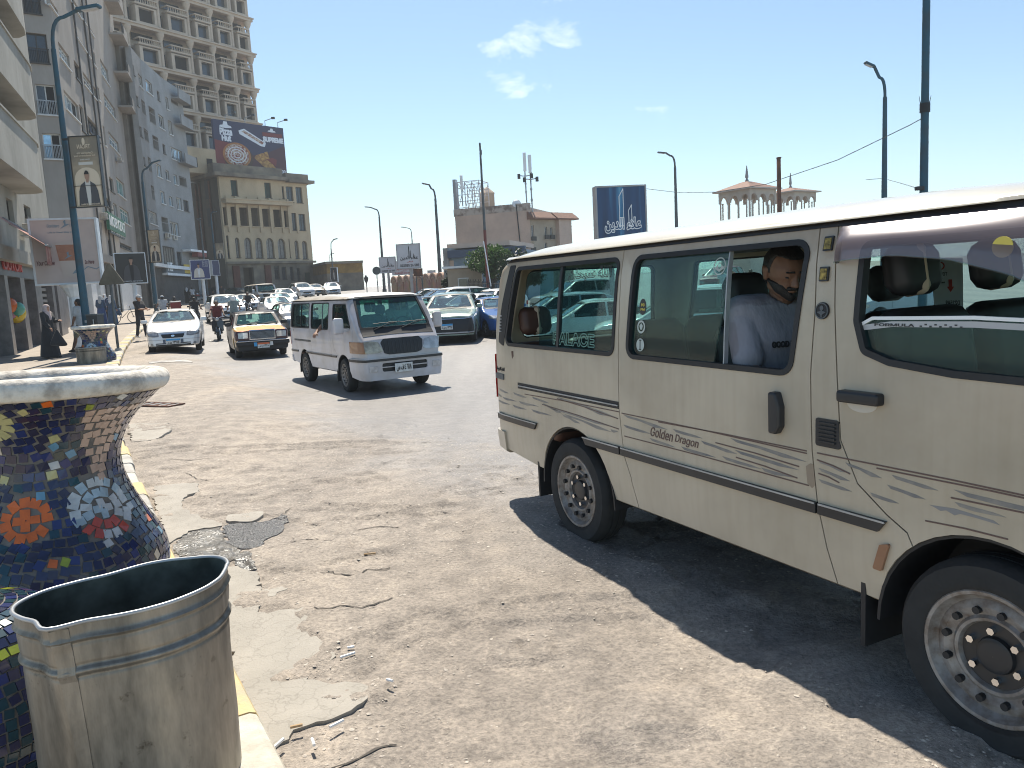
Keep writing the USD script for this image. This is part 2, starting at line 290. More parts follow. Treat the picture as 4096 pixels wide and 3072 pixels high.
K['cream'] = usdkit.material(stage, '/World/Looks/old_shaded_cream_paint', {'t': ('texture_coordinate', {}), 'n1': ('noise_texture', {'scale': 1.3, 'detail': 7.0, 'roughness': .6}), 'r1': ('rgb_ramp', {'ramp': [(.28, (.315, .262, .190)), (.62, (.435, .370, .280))]}),
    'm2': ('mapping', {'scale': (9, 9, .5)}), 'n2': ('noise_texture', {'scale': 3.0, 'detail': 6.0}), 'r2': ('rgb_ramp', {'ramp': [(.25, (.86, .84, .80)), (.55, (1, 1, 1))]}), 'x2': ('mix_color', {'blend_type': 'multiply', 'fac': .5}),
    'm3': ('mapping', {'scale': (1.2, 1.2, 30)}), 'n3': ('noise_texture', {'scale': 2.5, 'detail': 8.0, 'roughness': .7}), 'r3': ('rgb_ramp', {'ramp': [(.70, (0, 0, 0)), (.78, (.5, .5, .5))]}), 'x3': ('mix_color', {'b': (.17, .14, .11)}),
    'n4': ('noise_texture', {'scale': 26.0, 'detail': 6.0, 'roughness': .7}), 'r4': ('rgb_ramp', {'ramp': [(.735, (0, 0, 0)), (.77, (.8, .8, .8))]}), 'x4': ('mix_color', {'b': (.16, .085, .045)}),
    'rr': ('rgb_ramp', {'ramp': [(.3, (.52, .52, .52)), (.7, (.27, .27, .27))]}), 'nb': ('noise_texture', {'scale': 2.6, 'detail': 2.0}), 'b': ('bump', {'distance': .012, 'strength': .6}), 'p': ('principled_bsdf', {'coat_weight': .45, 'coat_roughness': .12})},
    [('t.object', 'n1.vector'), ('t.object', 'm2.vector'), ('m2.vector', 'n2.vector'), ('t.object', 'm3.vector'), ('m3.vector', 'n3.vector'), ('t.object', 'n4.vector'), ('n1.fac', 'r1.fac'), ('n2.fac', 'r2.fac'), ('n3.fac', 'r3.fac'), ('n4.fac', 'r4.fac'), ('r1.color', 'x2.a'), ('r2.color', 'x2.b'), ('x2.result', 'x3.a'), ('r3.color', 'x3.fac'), ('x3.result', 'x4.a'), ('r4.color', 'x4.fac'), ('x4.result', 'p.base_color'), ('n1.fac', 'rr.fac'), ('rr.color', 'p.roughness'), ('t.object', 'nb.vector'), ('nb.fac', 'b.height'), ('b.normal', 'p.normal')], surface='p.BSDF')  # side cream is darkened to carry shade, besides its real streaks and rust specks
paint('creamroof_sunlit', (.62, .57, .46), (.52, .47, .37), .3)  # lighter than the side cream: the sunlit tone of the roof is put into the colour
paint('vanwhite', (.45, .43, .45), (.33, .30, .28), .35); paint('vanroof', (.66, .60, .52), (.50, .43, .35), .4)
paint('carwhite', (.70, .70, .695)); paint('taxiorange', (.85, .21, .008), (.76, .18, .008), rough=.6, coat=.0); paint('taxiblack', (.03, .026, .03), rough=.35, coat=.1)
paint('maroon', (.06, .012, .012), coat=.2); paint('sage', (.21, .28, .23), rough=.2); paint('carblue', (.03, .10, .30), rough=.2); paint('silver', (.42, .43, .44), rough=.25, metallic=.5)
paint('graphite', (.07, .075, .08), rough=.2); paint('navycar', (.02, .03, .06), rough=.2); paint('greyblue', (.32, .37, .42)); paint('redcar', (.25, .02, .02)); paint('champagne', (.45, .40, .33), rough=.25)
# ---------------------------------------------------------------- ground, road, pavement, kerb
from scipy.interpolate import PchipInterpolator
_kp = np.array([(-60, 34), (-8, 5.2), (0, .57), (2.5, -.89), (4.84, -2.26), (10, -5.12), (22.5, -11.25), (30, -14.6), (45, -20.4), (65, -26.6), (85, -31), (105, -32), (140, -30), (400, -20)])
xk = PchipInterpolator(_kp[:, 0], _kp[:, 1])
def grid(X, Y, Z):
    n, m = X.shape; i = np.arange(n * m).reshape(n, m)
    return np.stack([X, Y, Z], -1).reshape(-1, 3), np.stack([i[:-1, :-1], i[:-1, 1:], i[1:, 1:], i[1:, :-1]], -1).reshape(-1, 4)
K['ground'] = mat('bare_ground', (.22, .20, .17), .95, var=.2, vscale=.6, world=True)
gx = np.concatenate([np.linspace(-900, -70, 14), np.linspace(-62, 62, 63), np.linspace(70, 900, 14)]); gy = np.concatenate([np.linspace(-300, -40, 8), np.linspace(-36, 140, 89), np.linspace(160, 2500, 16)])
X, Y = np.meshgrid(gx, gy); obj('ground', grid(X, Y, gz(X, Y) - .10), K['ground'], kind='structure', smooth=True)
# road surface: rough and sandy near the kerb, smooth asphalt further out
def P4(*a): return np.array(a)
ys = np.concatenate([np.linspace(-30, 1.4, 24), np.arange(1.5, 9, .026), np.arange(9, 14, .05), np.geomspace(14, 150, 90)])
us = np.concatenate([np.arange(0, 4.2, .028), np.arange(4.2, 9, .12), np.geomspace(9, 75, 26)])
Y, U = np.meshgrid(ys, us, indexing='ij'); X = xk(Y) + .0 + U
near = np.clip((15 - Y) / 5, 0, 1) * np.clip((5.5 - U) / 2.2, .12, 1)
P = np.stack([X, Y, np.zeros_like(X)], -1)
nz = lambda s, o, seed: meshkit.fbm(P * s, o, seed) - .5
layer = meshkit.fbm(P * [1.1, 1.5, 1] + nz(6, 2, 5)[..., None] * .18, 4, 11)
rel = .016 * nz(1.4, 3, 1) + .012 * nz(9, 3, 2) + .009 * nz(34, 2, 3) + .018 * sstep(layer, .560, .568) - .018 * sstep(layer, .425, .417) + .012 * sstep(layer, .502, .508)
from scipy.interpolate import RegularGridInterpolator
from scipy.ndimage import gaussian_filter
RIs = RegularGridInterpolator((ys, us), gaussian_filter(rel * near, 6), bounds_error=False, fill_value=0.); RI = RegularGridInterpolator((ys, us), rel * near, bounds_error=False, fill_value=0.)
obj('road', grid(X, Y, gz(X, Y) + rel * near), usdkit.material(stage, '/World/Looks/road_asphalt', {
    'g': ('geometry', {}), 'u': ('vector_math', {'math_type': 'dot_product', 'vector2': (1.0, .53, 0.0)}),
    'n1': ('noise_texture', {'scale': .55, 'detail': 6.0, 'roughness': .6}), 'n2': ('noise_texture', {'scale': 48.0, 'detail': 4.0, 'roughness': .75}), 'n3': ('noise_texture', {'scale': 5.0, 'detail': 6.0, 'roughness': .7}),
    'v': ('voronoi_texture', {'scale': 55.0}), 'vr': ('rgb_ramp', {'ramp': [(0, (1, 1, 1)), (.16, (1, 1, 1)), (.24, (0, 0, 0))]}), 'vm': ('math', {'math_type': 'multiply'}), 'wn': ('rgb_ramp', {'ramp': [(0.0, (0, 0, 0)), (.60, (0, 0, 0)), (.68, (1, 1, 1))]}),
    'ua': ('math', {'math_type': 'multiply_add', 'value2': 5.0, 'value3': -2.5}), 'us': ('math', {'math_type': 'add'}),
    'mk': ('map_range', {'from_min': 1.6, 'from_max': 4.2, 'to_min': 0.0, 'to_max': 1.0, 'clamp': True, 'range_type': 'smoothstep'}),
    'sand': ('rgb_ramp', {'ramp': [(.25, (.18, .155, .13)), (.42, (.265, .23, .195)), (.58, (.345, .298, .25)), (.75, (.42, .358, .29))]}),
    'asph': ('rgb_ramp', {'ramp': [(.25, (.17, .158, .15)), (.5, (.215, .20, .19)), (.75, (.26, .242, .228))]}),
    'mx': ('mix_color', {}), 'mg': ('rgb_ramp', {'ramp': [(.32, (.50, .49, .48)), (.5, (1, 1, 1)), (.66, (1.42, 1.39, 1.34))]}), 'mul': ('mix_color', {'blend_type': 'multiply', 'fac': .75, 'use_clamp': False}),
    'lm': ('mapping', {'rotation': (0., 0., -.47), 'scale': (.9, .07, 1.)}), 'ln': ('noise_texture', {'scale': 1.1, 'detail': 5.0}), 'lr': ('rgb_ramp', {'ramp': [(.35, (.72, .72, .73)), (.55, (1, 1, 1)), (.7, (1.12, 1.1, 1.07))]}), 'lx': ('mix_color', {'blend_type': 'multiply', 'fac': .8, 'use_clamp': False}),
    'st': ('mix_color', {'b': (.55, .50, .44)}), 'b': ('bump', {'distance': .012, 'strength': 1.0}), 'rr': ('map_range', {'from_min': 0., 'from_max': 1., 'to_min': .85, 'to_max': .52, 'clamp': True}),
    'p': ('principled_bsdf', {'roughness': .8, 'specular_ior_level': .5})},
    [('g.position', 'u.vector1'), ('g.position', 'n1.vector'), ('g.position', 'n2.vector'), ('g.position', 'n3.vector'), ('g.position', 'v.vector'), ('n1.fac', 'ua.value1'), ('u.value', 'us.value1'), ('ua.value', 'us.value2'), ('us.value', 'mk.value'),
     ('n3.fac', 'sand.fac'), ('n3.fac', 'asph.fac'), ('mk.result', 'mx.fac'), ('sand.color', 'mx.a'), ('asph.color', 'mx.b'), ('n2.fac', 'mg.fac'), ('g.position', 'lm.vector'), ('lm.vector', 'ln.vector'), ('ln.fac', 'lr.fac'), ('mx.result', 'lx.a'), ('lr.color', 'lx.b'), ('lx.result', 'mul.a'), ('mg.color', 'mul.b'),
     ('v.distance', 'vr.fac'), ('n3.fac', 'wn.fac'), ('vr.color', 'vm.value1'), ('wn.color', 'vm.value2'), ('vm.value', 'st.fac'), ('mul.result', 'st.a'), ('st.result', 'p.base_color'), ('n2.fac', 'b.height'), ('b.normal', 'p.normal'), ('mk.result', 'rr.value'), ('rr.result', 'p.roughness')], surface='p.BSDF'),
    kind='structure', smooth=True)
# pavement
ys2 = np.concatenate([np.linspace(-30, 1, 16), np.arange(1.2, 40, .4), np.geomspace(40, 150, 40)]); us2 = np.concatenate([np.linspace(0, 3, 16), np.linspace(3.4, 45, 40)])
Y, U = np.meshgrid(ys2, us2, indexing='ij'); X = xk(Y) - .30 - U
K['pave'] = mat('pavement_concrete', (.36, .31, .255), .85, col2=(.26, .22, .18), vscale=1.3, detail=8, lo=.3, hi=.7, world=True, bump=.004, bscale=60)
pave = obj('pavement', grid(X, Y, gz(X, Y) + .115 + .008 * (meshkit.fbm(np.stack([X, Y, 0 * X], -1) * 2.2, 3, 9) - .5)), K['pave'], kind='structure', smooth=True)
kerbmats = [mat('kerb_yellow', (.60, .45, .20), .8, col2=(.36, .32, .24), vscale=5, detail=8, lo=.35, hi=.62, bump=.004, bscale=50, world=True), mat('kerb_grey', (.46, .44, .40), .85, col2=(.30, .28, .25), vscale=5, detail=8, bump=.004, bscale=50, world=True), mat('kerb_pale', (.56, .53, .45), .8, col2=(.38, .35, .29), vscale=6, detail=8, bump=.004, bscale=50, world=True)]
far = MB(); y = 1.3; i = 0
yy = np.linspace(-12, 150, 6000); arc = np.concatenate([[0], np.cumsum(np.hypot(np.diff(yy), np.diff(xk(yy))))]); y_at = lambda s: np.interp(s, arc, yy)
s0 = np.interp(1.0, yy, arc); pat = [0, 0, 1, 1]
while s0 < arc[-1] - 1:
    L = .46 + .05 * rnd.random(); ya, yb = y_at(s0 + .006), y_at(s0 + L - .006); A = np.array([xk(ya), ya]); B = np.array([xk(yb), yb]); t = (B - A) / np.linalg.norm(B - A); nrm = np.array([-t[1], t[0]])
    j = rnd.normal(0, .006, 3); top = .128 + .5 * j[0]; w = .30; rv = .035
    sec = [(.02 + j[1] - .02, -.05), (.0 + j[1], top - rv), (-rv * .35 + j[1], top - rv * .3), (-rv + j[1], top), (-w, top), (-w, -.05)]
    V = [];
    for Q in (A, B):
        z = float(gz(*Q)); V += [[*(Q - nrm * a), z + b] for a, b in sec]
    k = len(sec); f = [[q, (q + 1) % k, k + (q + 1) % k, k + q] for q in range(k)]; T = [[0, q + 1, q] for q in range(1, k - 1)] + [[k, k + q, k + q + 1] for q in range(1, k - 1)]
    f3 = [x for q in f for x in ([q[0], q[1], q[2]], [q[0], q[2], q[3]])] + T
    V = np.array(V); V[:, 2] += rnd.normal(0, .002, len(V))
    if ya < 42:
        m = kerbmats[pat[(i // 1) % 4] if rnd.random() < .85 else 2]; obj('kerb_stone', (V, np.array(f3)), m, pave, smooth=25)
    else: far.add((V, np.array(f3)))
    s0 += L; i += 1
obj('far_kerb', far, kerbmats[2], pave, kind='stuff')
# worn patches of concrete laid on the asphalt, with broken edges
def jag(pts, amp, seg=.035, seed=1):
    r = np.random.default_rng(seed); ring = LineString(list(pts) + [pts[0]]); n = int(ring.length / seg); out = []
    for q in range(n):
        p = ring.interpolate(q / n, normalized=True); out.append((p.x + r.normal(0, amp), p.y + r.normal(0, amp)))
    return Polygon(out).buffer(0)
def ring_px(pts, s=(380, 1600, 1.1267)):
    return [tuple(g0(s[0] + x / s[2], s[1] + y / s[2])[:2]) for x, y in pts]
def sheet(name, poly, dz, m, cell=.03, amp=.004, skirt=.02, seed=3, kind='structure', label=None, follow=False):
    """A thin slab over the road: top surface of small triangles, edge skirt down into the ground."""
    poly = max(getattr(poly, 'geoms', [poly]), key=lambda g: g.area)
    v, f = trimesh.creation.triangulate_polygon(poly, engine='earcut'); t = trimesh.Trimesh(*trimesh.remesh.subdivide_to_size(np.c_[v, np.zeros(len(v))], f, .035 if follow else .07), process=False)
    v = np.asarray(t.vertices); z = gz(v[:, 0], v[:, 1]) + dz + amp * (meshkit.fbm(np.c_[v[:, :2] * 3, v[:, 2:]], 3, seed) - .5) + (RI if follow else RIs)(np.c_[v[:, 1], v[:, 0] - xk(v[:, 1])])
    mb = MB().add((np.c_[v[:, :2], z], t.faces))
    c = np.array(poly.exterior.coords); cz = gz(c[:, 0], c[:, 1]) + dz + (RI if follow else RIs)(np.c_[c[:, 1], c[:, 0] - xk(c[:, 1])]); k = len(c); V = np.vstack([np.c_[c, cz + amp * (meshkit.fbm(np.c_[c * 3, 0 * cz], 3, seed) - .5)], np.c_[c, cz - skirt - dz]])
    mb.add((V, np.array([[q, q + 1, k + q + 1, k + q] for q in range(k - 1)])))
    return obj(name, mb, m, kind=kind, label=label)
def concrete(name, c, c2):
    return usdkit.material(stage, f'/World/Looks/{name}', {'g': ('geometry', {}), 'n': ('noise_texture', {'scale': 3.0, 'detail': 8.0, 'roughness': .65}), 'r': ('rgb_ramp', {'ramp': [(.3, c2), (.65, c)]}),
        'nv': ('noise_texture', {'scale': 7.0, 'detail': 3.0}), 'wv': ('mix_vector', {'fac': .22}), 'v': ('voronoi_texture', {'feature': 'distance_to_edge', 'scale': 9.0}), 'vr': ('rgb_ramp', {'ramp': [(0, (.45, .43, .40)), (.02, (.8, .8, .8)), (.04, (1, 1, 1))]}), 'm': ('mix_color', {'blend_type': 'multiply', 'fac': .4}),
        'nb': ('noise_texture', {'scale': 90.0, 'detail': 4.0}), 'b': ('bump', {'distance': .003}), 'p': ('principled_bsdf', {'roughness': .72})},
        [('g.position', 'n.vector'), ('g.position', 'nv.vector'), ('g.position', 'wv.a'), ('nv.color', 'wv.b'), ('wv.result', 'v.vector'), ('v.distance', 'vr.fac'), ('n.fac', 'r.fac'), ('r.color', 'm.a'), ('vr.color', 'm.b'), ('m.result', 'p.base_color'), ('g.position', 'nb.vector'), ('nb.fac', 'b.height'), ('b.normal', 'p.normal')], surface='p.BSDF')
K['patch'] = concrete('patch_concrete', (.335, .305, .26), (.255, .232, .195)); K['patch2'] = concrete('patch_concrete_dark', (.33, .30, .255), (.25, .225, .19))
big = [(600, 760), (735, 795), (745, 880), (860, 866), (880, 878), (760, 920), (728, 970), (945, 966), (960, 1020), (985, 1070), (1060, 1115), (1072, 1165), (1040, 1195), (965, 1240), (960, 1262), (1080, 1280), (1190, 1272), (1240, 1325), (1225, 1362), (1130, 1415), (1020, 1440), (920, 1465), (885, 1490), (860, 1525), (780, 1568), (700, 1420), (650, 1320), (600, 1100), (520, 800)]
sheet('concrete_patch', jag(ring_px(big), .010, seed=2), .010, K['patch'], seed=5)
sheet('concrete_patch', jag(ring_px([(270, 405), (380, 398), (465, 392), (470, 432), (410, 445), (385, 485), (460, 520), (560, 550), (575, 565), (430, 580), (330, 640), (300, 560), (270, 470)]), .010, seed=4), .010, K['patch2'], seed=6)
sheet('concrete_patch', jag(ring_px([(150, 110), (330, 108), (345, 140), (290, 180), (240, 196), (170, 200)]), .012, seed=8), .012, K['patch2'], seed=7)
sheet('concrete_patch', jag(ring_px([(600, 520), (760, 505), (760, 525), (700, 545), (590, 545)]), .01, seed=9), .012, K['patch2'], seed=8)
K['wet'] = mat('wet_asphalt', (.085, .08, .072), .33, spec=.7, col2=(.16, .145, .125), vscale=9, detail=7, lo=.42, hi=.58, bump=.008, bscale=45, world=True)
K['puddle'] = mat('puddle_water', (.10, .095, .09), .30, spec=1.0, bump=.03, bscale=55, world=True)
sheet('wet_stain', jag(ring_px([(345, 650), (420, 590), (560, 562), (585, 620), (690, 690), (725, 775), (690, 785), (600, 740), (470, 705), (380, 715)]), .012, seed=12), .005, K['wet'], amp=0, follow=True)
sheet('puddle', jag(ring_px([(570, 560), (640, 548), (760, 540), (850, 515), (870, 535), (835, 590), (770, 620), (740, 655), (660, 665), (600, 640)]), .012, seed=13), .007, K['puddle'], amp=0, follow=True)
K['mark'] = mat('worn_road_paint', (.55, .53, .49), .8, col2=(.28, .26, .24), vscale=3.5, detail=7, lo=.45, hi=.6, world=True)
c1 = lambda x, y: (580 + x / 3.456, 1080 + y / 3.456)
sheet('road_marking', Polygon([tuple(g0(*c1(x, y))[:2]) for x, y in [(50, 1275), (560, 1245), (640, 1262), (660, 1278), (60, 1296)]]), .012, K['mark'], amp=0)
K['crack'] = mat('crack_dark', (.045, .04, .035), .95, col2=(.10, .088, .075), vscale=9, world=True)
for q, pts in enumerate([[(400, 335), (440, 350), (520, 380), (560, 372)], [(1000, 800), (1090, 792), (1170, 805), (1240, 778), (1352, 782)], [(985, 962), (1060, 970), (1130, 955), (1190, 962), (1262, 944), (1340, 915)], [(880, 640), (940, 632), (1000, 650), (1075, 640)], [(760, 545), (830, 520), (880, 488), (935, 480)], [(1180, 570), (1260, 560), (1352, 566)], [(1090, 1640), (1200, 1610), (1290, 1560), (1352, 1556)], [(330, 260), (430, 265), (500, 258), (560, 266)]]):
    L_ = LineString(ring_px(pts)); n = int(L_.length / .03); R_ = np.random.default_rng(50 + q); P_ = np.array([L_.interpolate(j / n, normalized=True).coords[0] for j in range(n + 1)]) + np.cumsum(R_.normal(0, .005, (n + 1, 2)), 0) + R_.normal(0, .006, (n + 1, 2)); w_ = .0025 + .006 * R_.random(n + 1) * np.sin(np.linspace(.15, 3, n + 1)); t_ = np.gradient(P_, axis=0); t_ /= np.linalg.norm(t_, axis=1, keepdims=True); nn_ = np.c_[-t_[:, 1], t_[:, 0]] * w_[:, None]
    V_ = np.empty((2 * n + 2, 2)); V_[0::2], V_[1::2] = P_ - nn_, P_ + nn_; V_ = np.c_[V_, gz(V_[:, 0], V_[:, 1]) + RI(np.c_[V_[:, 1], V_[:, 0] - xk(V_[:, 1])]) + .004]; obj('road_crack', (V_, np.array([[2 * j, 2 * j + 1, 2 * j + 3, 2 * j + 2] for j in range(n)])), K['crack'], kind='structure')
# stone chips lying loose on the rough strip
r = np.random.default_rng(21); N = 20000; yy_ = 2.1 + 9 * r.random(N) ** 1.6; uu_ = .1 + 3.6 * r.random(N) ** .85; xx_ = xk(yy_) + uu_
keep = meshkit.fbm(np.stack([xx_, yy_, 0 * xx_], -1) * 1.1, 3, 31) + .25 * r.random(N) > .50
base_v = np.array([[1, 0, 0], [.4, .9, 0], [-.7, .6, 0], [-.9, -.4, 0], [.1, -.9, 0], [.1, .1, 1.]]); base_f = np.array([[0, 1, 5], [1, 2, 5], [2, 3, 5], [3, 4, 5], [4, 0, 5]])
V = []; Fc = []; hk = RI(np.c_[yy_[keep], xx_[keep] - xk(yy_[keep])]) + gz(xx_[keep], yy_[keep])
for q, (x, y) in enumerate(zip(xx_[keep], yy_[keep])):
    s = .003 + .010 * r.random() ** 4; a = r.random() * 6.28; c, sn = math.cos(a), math.sin(a); v = base_v * [s, s * (.5 + .5 * r.random()), s * (.22 + .25 * r.random())]
    v = v @ np.array([[c, sn, 0], [-sn, c, 0], [0, 0, 1]]); V.append(v + [x, y, hk[q] + .0015]); Fc.append(base_f + 6 * q)
obj('gravel', (np.vstack(V), np.vstack(Fc)), mat('stone_chips', (.56, .49, .41), .6, col2=(.30, .26, .22), vscale=30), kind='stuff', label='small loose stone chips scattered over the worn sandy asphalt', cat='gravel')
LIT = ['pale cigarette end at the left edge of the rough gravel beside the big concrete patch', 'tan cigarette end just below the lowest tip of the big concrete patch', 'white cigarette end lowest of the group below the big concrete patch', 'pale cigarette end right of the lowest lobe of the big concrete patch', 'white cigarette end between the lowest patch lobe and the bottom edge', 'tiny white paper scrap beside the upper lobe of the big concrete patch', 'pale stick lying alone on the gravel straight below the white minibus', 'thin twig like stick right of the upper lobe of the concrete patch', 'white paper scrap farthest right on the gravel before the van shadow']
for q, (x, y, a, L) in enumerate([(877, 900, .9, .05), (910, 1494, .3, .045), (828, 1574, 1.2, .06), (1090, 1483, .8, .06), (985, 1567, 2.0, .045), (1155, 1134, .3, .03), (1240, 708, .1, .07), (1140, 1170, .6, .07), (1330, 1285, 2.6, .03)]):
    p = g0(380 + x / 1.1267, 1600 + y / 1.1267); m = MB().cyl(p + [-L / 2 * math.cos(a), -L / 2 * math.sin(a), .022], p + [L / 2 * math.cos(a), L / 2 * math.sin(a), .022], .006, n=8)
    obj('paper_scrap' if q in (5, 8) else 'cigarette_butt', m, K['white'] if q not in (1, 6) else mat(f'tan_scrap_{q}', (.45, .30, .16), .8), label=LIT[q], cat='litter')
for q, (fx, fy, a) in enumerate([(3208, 2932, .1), (3458, 2952, 2.9), (3395, 3062, .05)]):
    p = g0(fx, fy); L = (.03, .035, .09)[q]; obj('paper_scrap', MB().box(p + [0, 0, .018], (L, .012, .008), mrot([0, 0, 1], a)), K['white'], label=('short white paper stub on sunlit asphalt in front of the shadow of the cream van', 'crumpled white paper stub nearest the edge of the shadow of the cream van', 'long thin white stick at the bottom edge in front of the cream van')[q], cat='litter')
# drain grate beside the kerb
p = g0(630, 1625); t = thing('drain_grate', 'worn metal drain grate set in the asphalt beside the kerb', 'drain grate', p + [0, 0, .02], math.radians(-28))
obj('frame', MB().ext(sbox(-.45, -.16, .45, .16).difference(sbox(-.41, -.12, .41, .12)), .02, uy=(0, 1, 0)), K['rust'], t)
for q in range(8): obj('bar', MB().box((-.36 + q * .103, 0, .006), (.05, .24, .016)), K['galv'] if q % 2 else K['rust'], t)
# ---------------------------------------------------------------- buildings
UP = np.array([0, 0, 1.])
def ray_z(px, py, z):
    v = dirpx(px, py); return CAM + v * ((z - H) / v[2])
class Face:
    """A facade plane from P0 to P1 (left to right as seen); u runs along it, v is the height; n points outwards."""
    def __init__(s, P0, P1):
        s.P0 = np.array([P0[0], P0[1], 0.]); P1 = np.array([P1[0], P1[1], 0.]); s.L = np.linalg.norm(P1 - s.P0); s.u = (P1 - s.P0) / s.L; s.n = np.array([s.u[1], -s.u[0], 0.])
    def uv(s, px, py):
        q = onplane(px, py, s.P0, s.n); return (q - s.P0) @ s.u, q[2]
    def pt(s, u, v, d=0.): return s.P0 + s.u * u + s.n * d + UP * v
    def ext(s, mb, poly, d0, d1):
        """Extrude (u, v) polygon from depth d0 to d1 (outwards positive)."""
        return mb.ext(poly, d1 - d0, s.P0 + s.n * d0, s.u, UP, s.n)
    def box(s, mb, u0, v0, u1, v1, d0, d1): return s.ext(mb, sbox(min(u0, u1), min(v0, v1), max(u0, u1), max(v0, v1)), d0, d1)
def arch(u0, v0, u1, v1, point=.25):
    c = (u0 + u1) / 2; w = (u1 - u0) / 2; vs = v1 - w * (1 + point); a = np.linspace(0, np.pi, 13)
    return Polygon([(u0, v0)] + [(u0, v0), (u1, v0)][1:] + [(c + w * math.cos(t), vs + w * (1 + point) * math.sin(t)) for t in a])
def window(F, bld, shape, kind, rec=.16, mull=1, sill=True, trans=False, frame=None):
    """Frame, mullions and panes set back in a wall opening."""
    u0, v0, u1, v1 = shape.bounds; fw = min(.07, (u1 - u0) * .1); mb = MB()
    fr = {'white': 'frame_white', 'sky': 'frame_white', 'tealpane': 'frame_white'}.get(kind, 'frame_dark') if frame is None else frame
    ring = shape.difference(shape.buffer(-fw, join_style=2)); F.ext(mb, ring, -rec - .06, -rec + .02)
    for i in range(1, mull + 1):
        uc = u0 + (u1 - u0) * i / (mull + 1); F.box(mb, uc - fw * .4, v0 + fw, uc + fw * .4, v1 - fw, -rec - .05, -rec + .015)
    if trans: F.box(mb, u0 + fw, v1 - (v1 - v0) * .3 - .03, u1 - fw, v1 - (v1 - v0) * .3 + .03, -rec - .048, -rec + .012)
    if sill: F.box(mb, u0 - .06, v0 - .08, u1 + .06, v0 - .003, -.05, .09)
    w = obj('window', mb, K[fr], bld)
    for i in range(mull + 1):
        a, b = u0 + (u1 - u0) * i / (mull + 1), u0 + (u1 - u0) * (i + 1) / (mull + 1)
        pk = {'white': ['pane', 'pane_sky', 'curtain', 'pane'][int(rnd.integers(4))], 'sky': 'pane_sky', 'dark': 'pane_dark', 'glass': 'pane', 'tealpane': 'tealpane', 'curtain': 'curtain', 'shutter': 'shutter', 'infill': 'archinfill'}[kind]
        if kind == 'white' and mull and i == mull and rnd.random() < .4: pk = 'pane_dark'
        pm = MB(); F.ext(pm, shape.intersection(sbox(a, v0, b, v1)).buffer(-.004), -rec - .04, -rec - .025); obj('pane', pm, K[pk], w)
    return w
K['archinfill'] = mat('arch_infill', (.30, .29, .27), .8, var=.3); K['tealpane'] = mat('teal_pane', (.13, .30, .29), .15, var=.2)
def wall(F, bld, v0, v1, holes, m, u0=0., u1=None, thick=.34, name='wall'):
    mb = MB(); F.ext(mb, sbox(u0, v0, F.L if u1 is None else u1, v1).difference(unary_union(holes)) if holes else sbox(u0, v0, F.L if u1 is None else u1, v1), -thick, 0); return obj(name, mb, m, bld)
def block(bld, pts, z0, z1, m, name='rear_block'):
    p = Polygon([tuple(q[:2]) for q in pts]); return obj(name, MB().ext(p, z1 - z0, (0, 0, z0), uy=(0, 1, 0)), m, bld)
def blockbehind(bld, F, d, v0, v1, m, name='rear_block', off=.55, du0=0., du1=0.):
    return block(bld, [F.pt(du0, 0, -off), F.pt(F.L - du1, 0, -off), F.pt(F.L - du1, 0, -d), F.pt(du0, 0, -d)], v0, v1, m, name)
k1 = lambda x, y: (x / 2.16, y / 2.16)
k2 = lambda x, y: (x / 2.16, 700 + y / 2.16)
k3 = lambda x, y: (800 + x / 2.16, 400 + y / 2.16)
k5 = lambda x, y: (400 + x / 2.37, y / 2.37)
k6 = lambda x, y: (x / 2.592, y / 2.592)
k7 = lambda x, y: (x / 3.95, 900 + y / 3.95)
def rect(F, k, x0, y0, x1, y1):
    a, b = F.uv(*k(x0, y0)), F.uv(*k(x1, y1)); return sbox(min(a[0], b[0]), min(a[1], b[1]), max(a[0], b[0]), max(a[1], b[1]))
K['plasterA'] = mat('stained_cream_plaster', (.33, .32, .285), .9, col2=(.19, .185, .16), vscale=.5, detail=8, lo=.3, hi=.62, bump=.01, bscale=6, world=True, stretch=(1, 1, .45))
K['plasterB'] = mat('grey_plaster', (.35, .315, .28), .9, col2=(.24, .215, .19), vscale=.35, detail=8, lo=.3, hi=.65, bump=.01, bscale=7, world=True, stretch=(1, 1, .5))
K['plasterC'] = mat('blue_grey_render', (.27, .266, .258), .95, col2=(.20, .196, .19), vscale=.5, detail=9, lo=.3, hi=.65, bump=.03, bscale=5, world=True)
K['pierC'] = mat('brown_grey_pier', (.20, .175, .15), .9, var=.3, vscale=.5, world=True)
K['stoneD'] = mat('pink_beige_stone', (.50, .40, .31), .8, col2=(.40, .31, .235), vscale=.25, detail=7, world=True, bump=.02, bscale=4)
K['stoneE'] = mat('yellow_ochre_plaster', (.55, .43, .285), .9, col2=(.38, .295, .195), vscale=.3, detail=9, lo=.28, hi=.62, world=True, bump=.02, bscale=4, stretch=(1, 1, .5))
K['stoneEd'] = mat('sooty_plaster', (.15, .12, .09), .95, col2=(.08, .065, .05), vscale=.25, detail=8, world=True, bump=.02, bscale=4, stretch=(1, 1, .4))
K['stoneEg'] = mat('weathered_ground_floor', (.27, .225, .165), .95, col2=(.13, .11, .09), vscale=.6, detail=9, world=True, bump=.03, bscale=5)
K['darkroom'] = mat('dark_room', (.05, .045, .04), .95); K['shopdark'] = mat('shop_interior', (.018, .018, .02), .9); K['marble'] = mat('shop_pier', (.16, .15, .155), .35, var=.5, vscale=2.5, detail=8, world=True)
K['greyconc'] = mat('grey_concrete', (.30, .29, .275), .9, var=.35, vscale=1.1, detail=7, world=True)
K['shopgrey'] = mat('shop_fascia', (.10, .12, .135), .55, var=.3, vscale=.9)
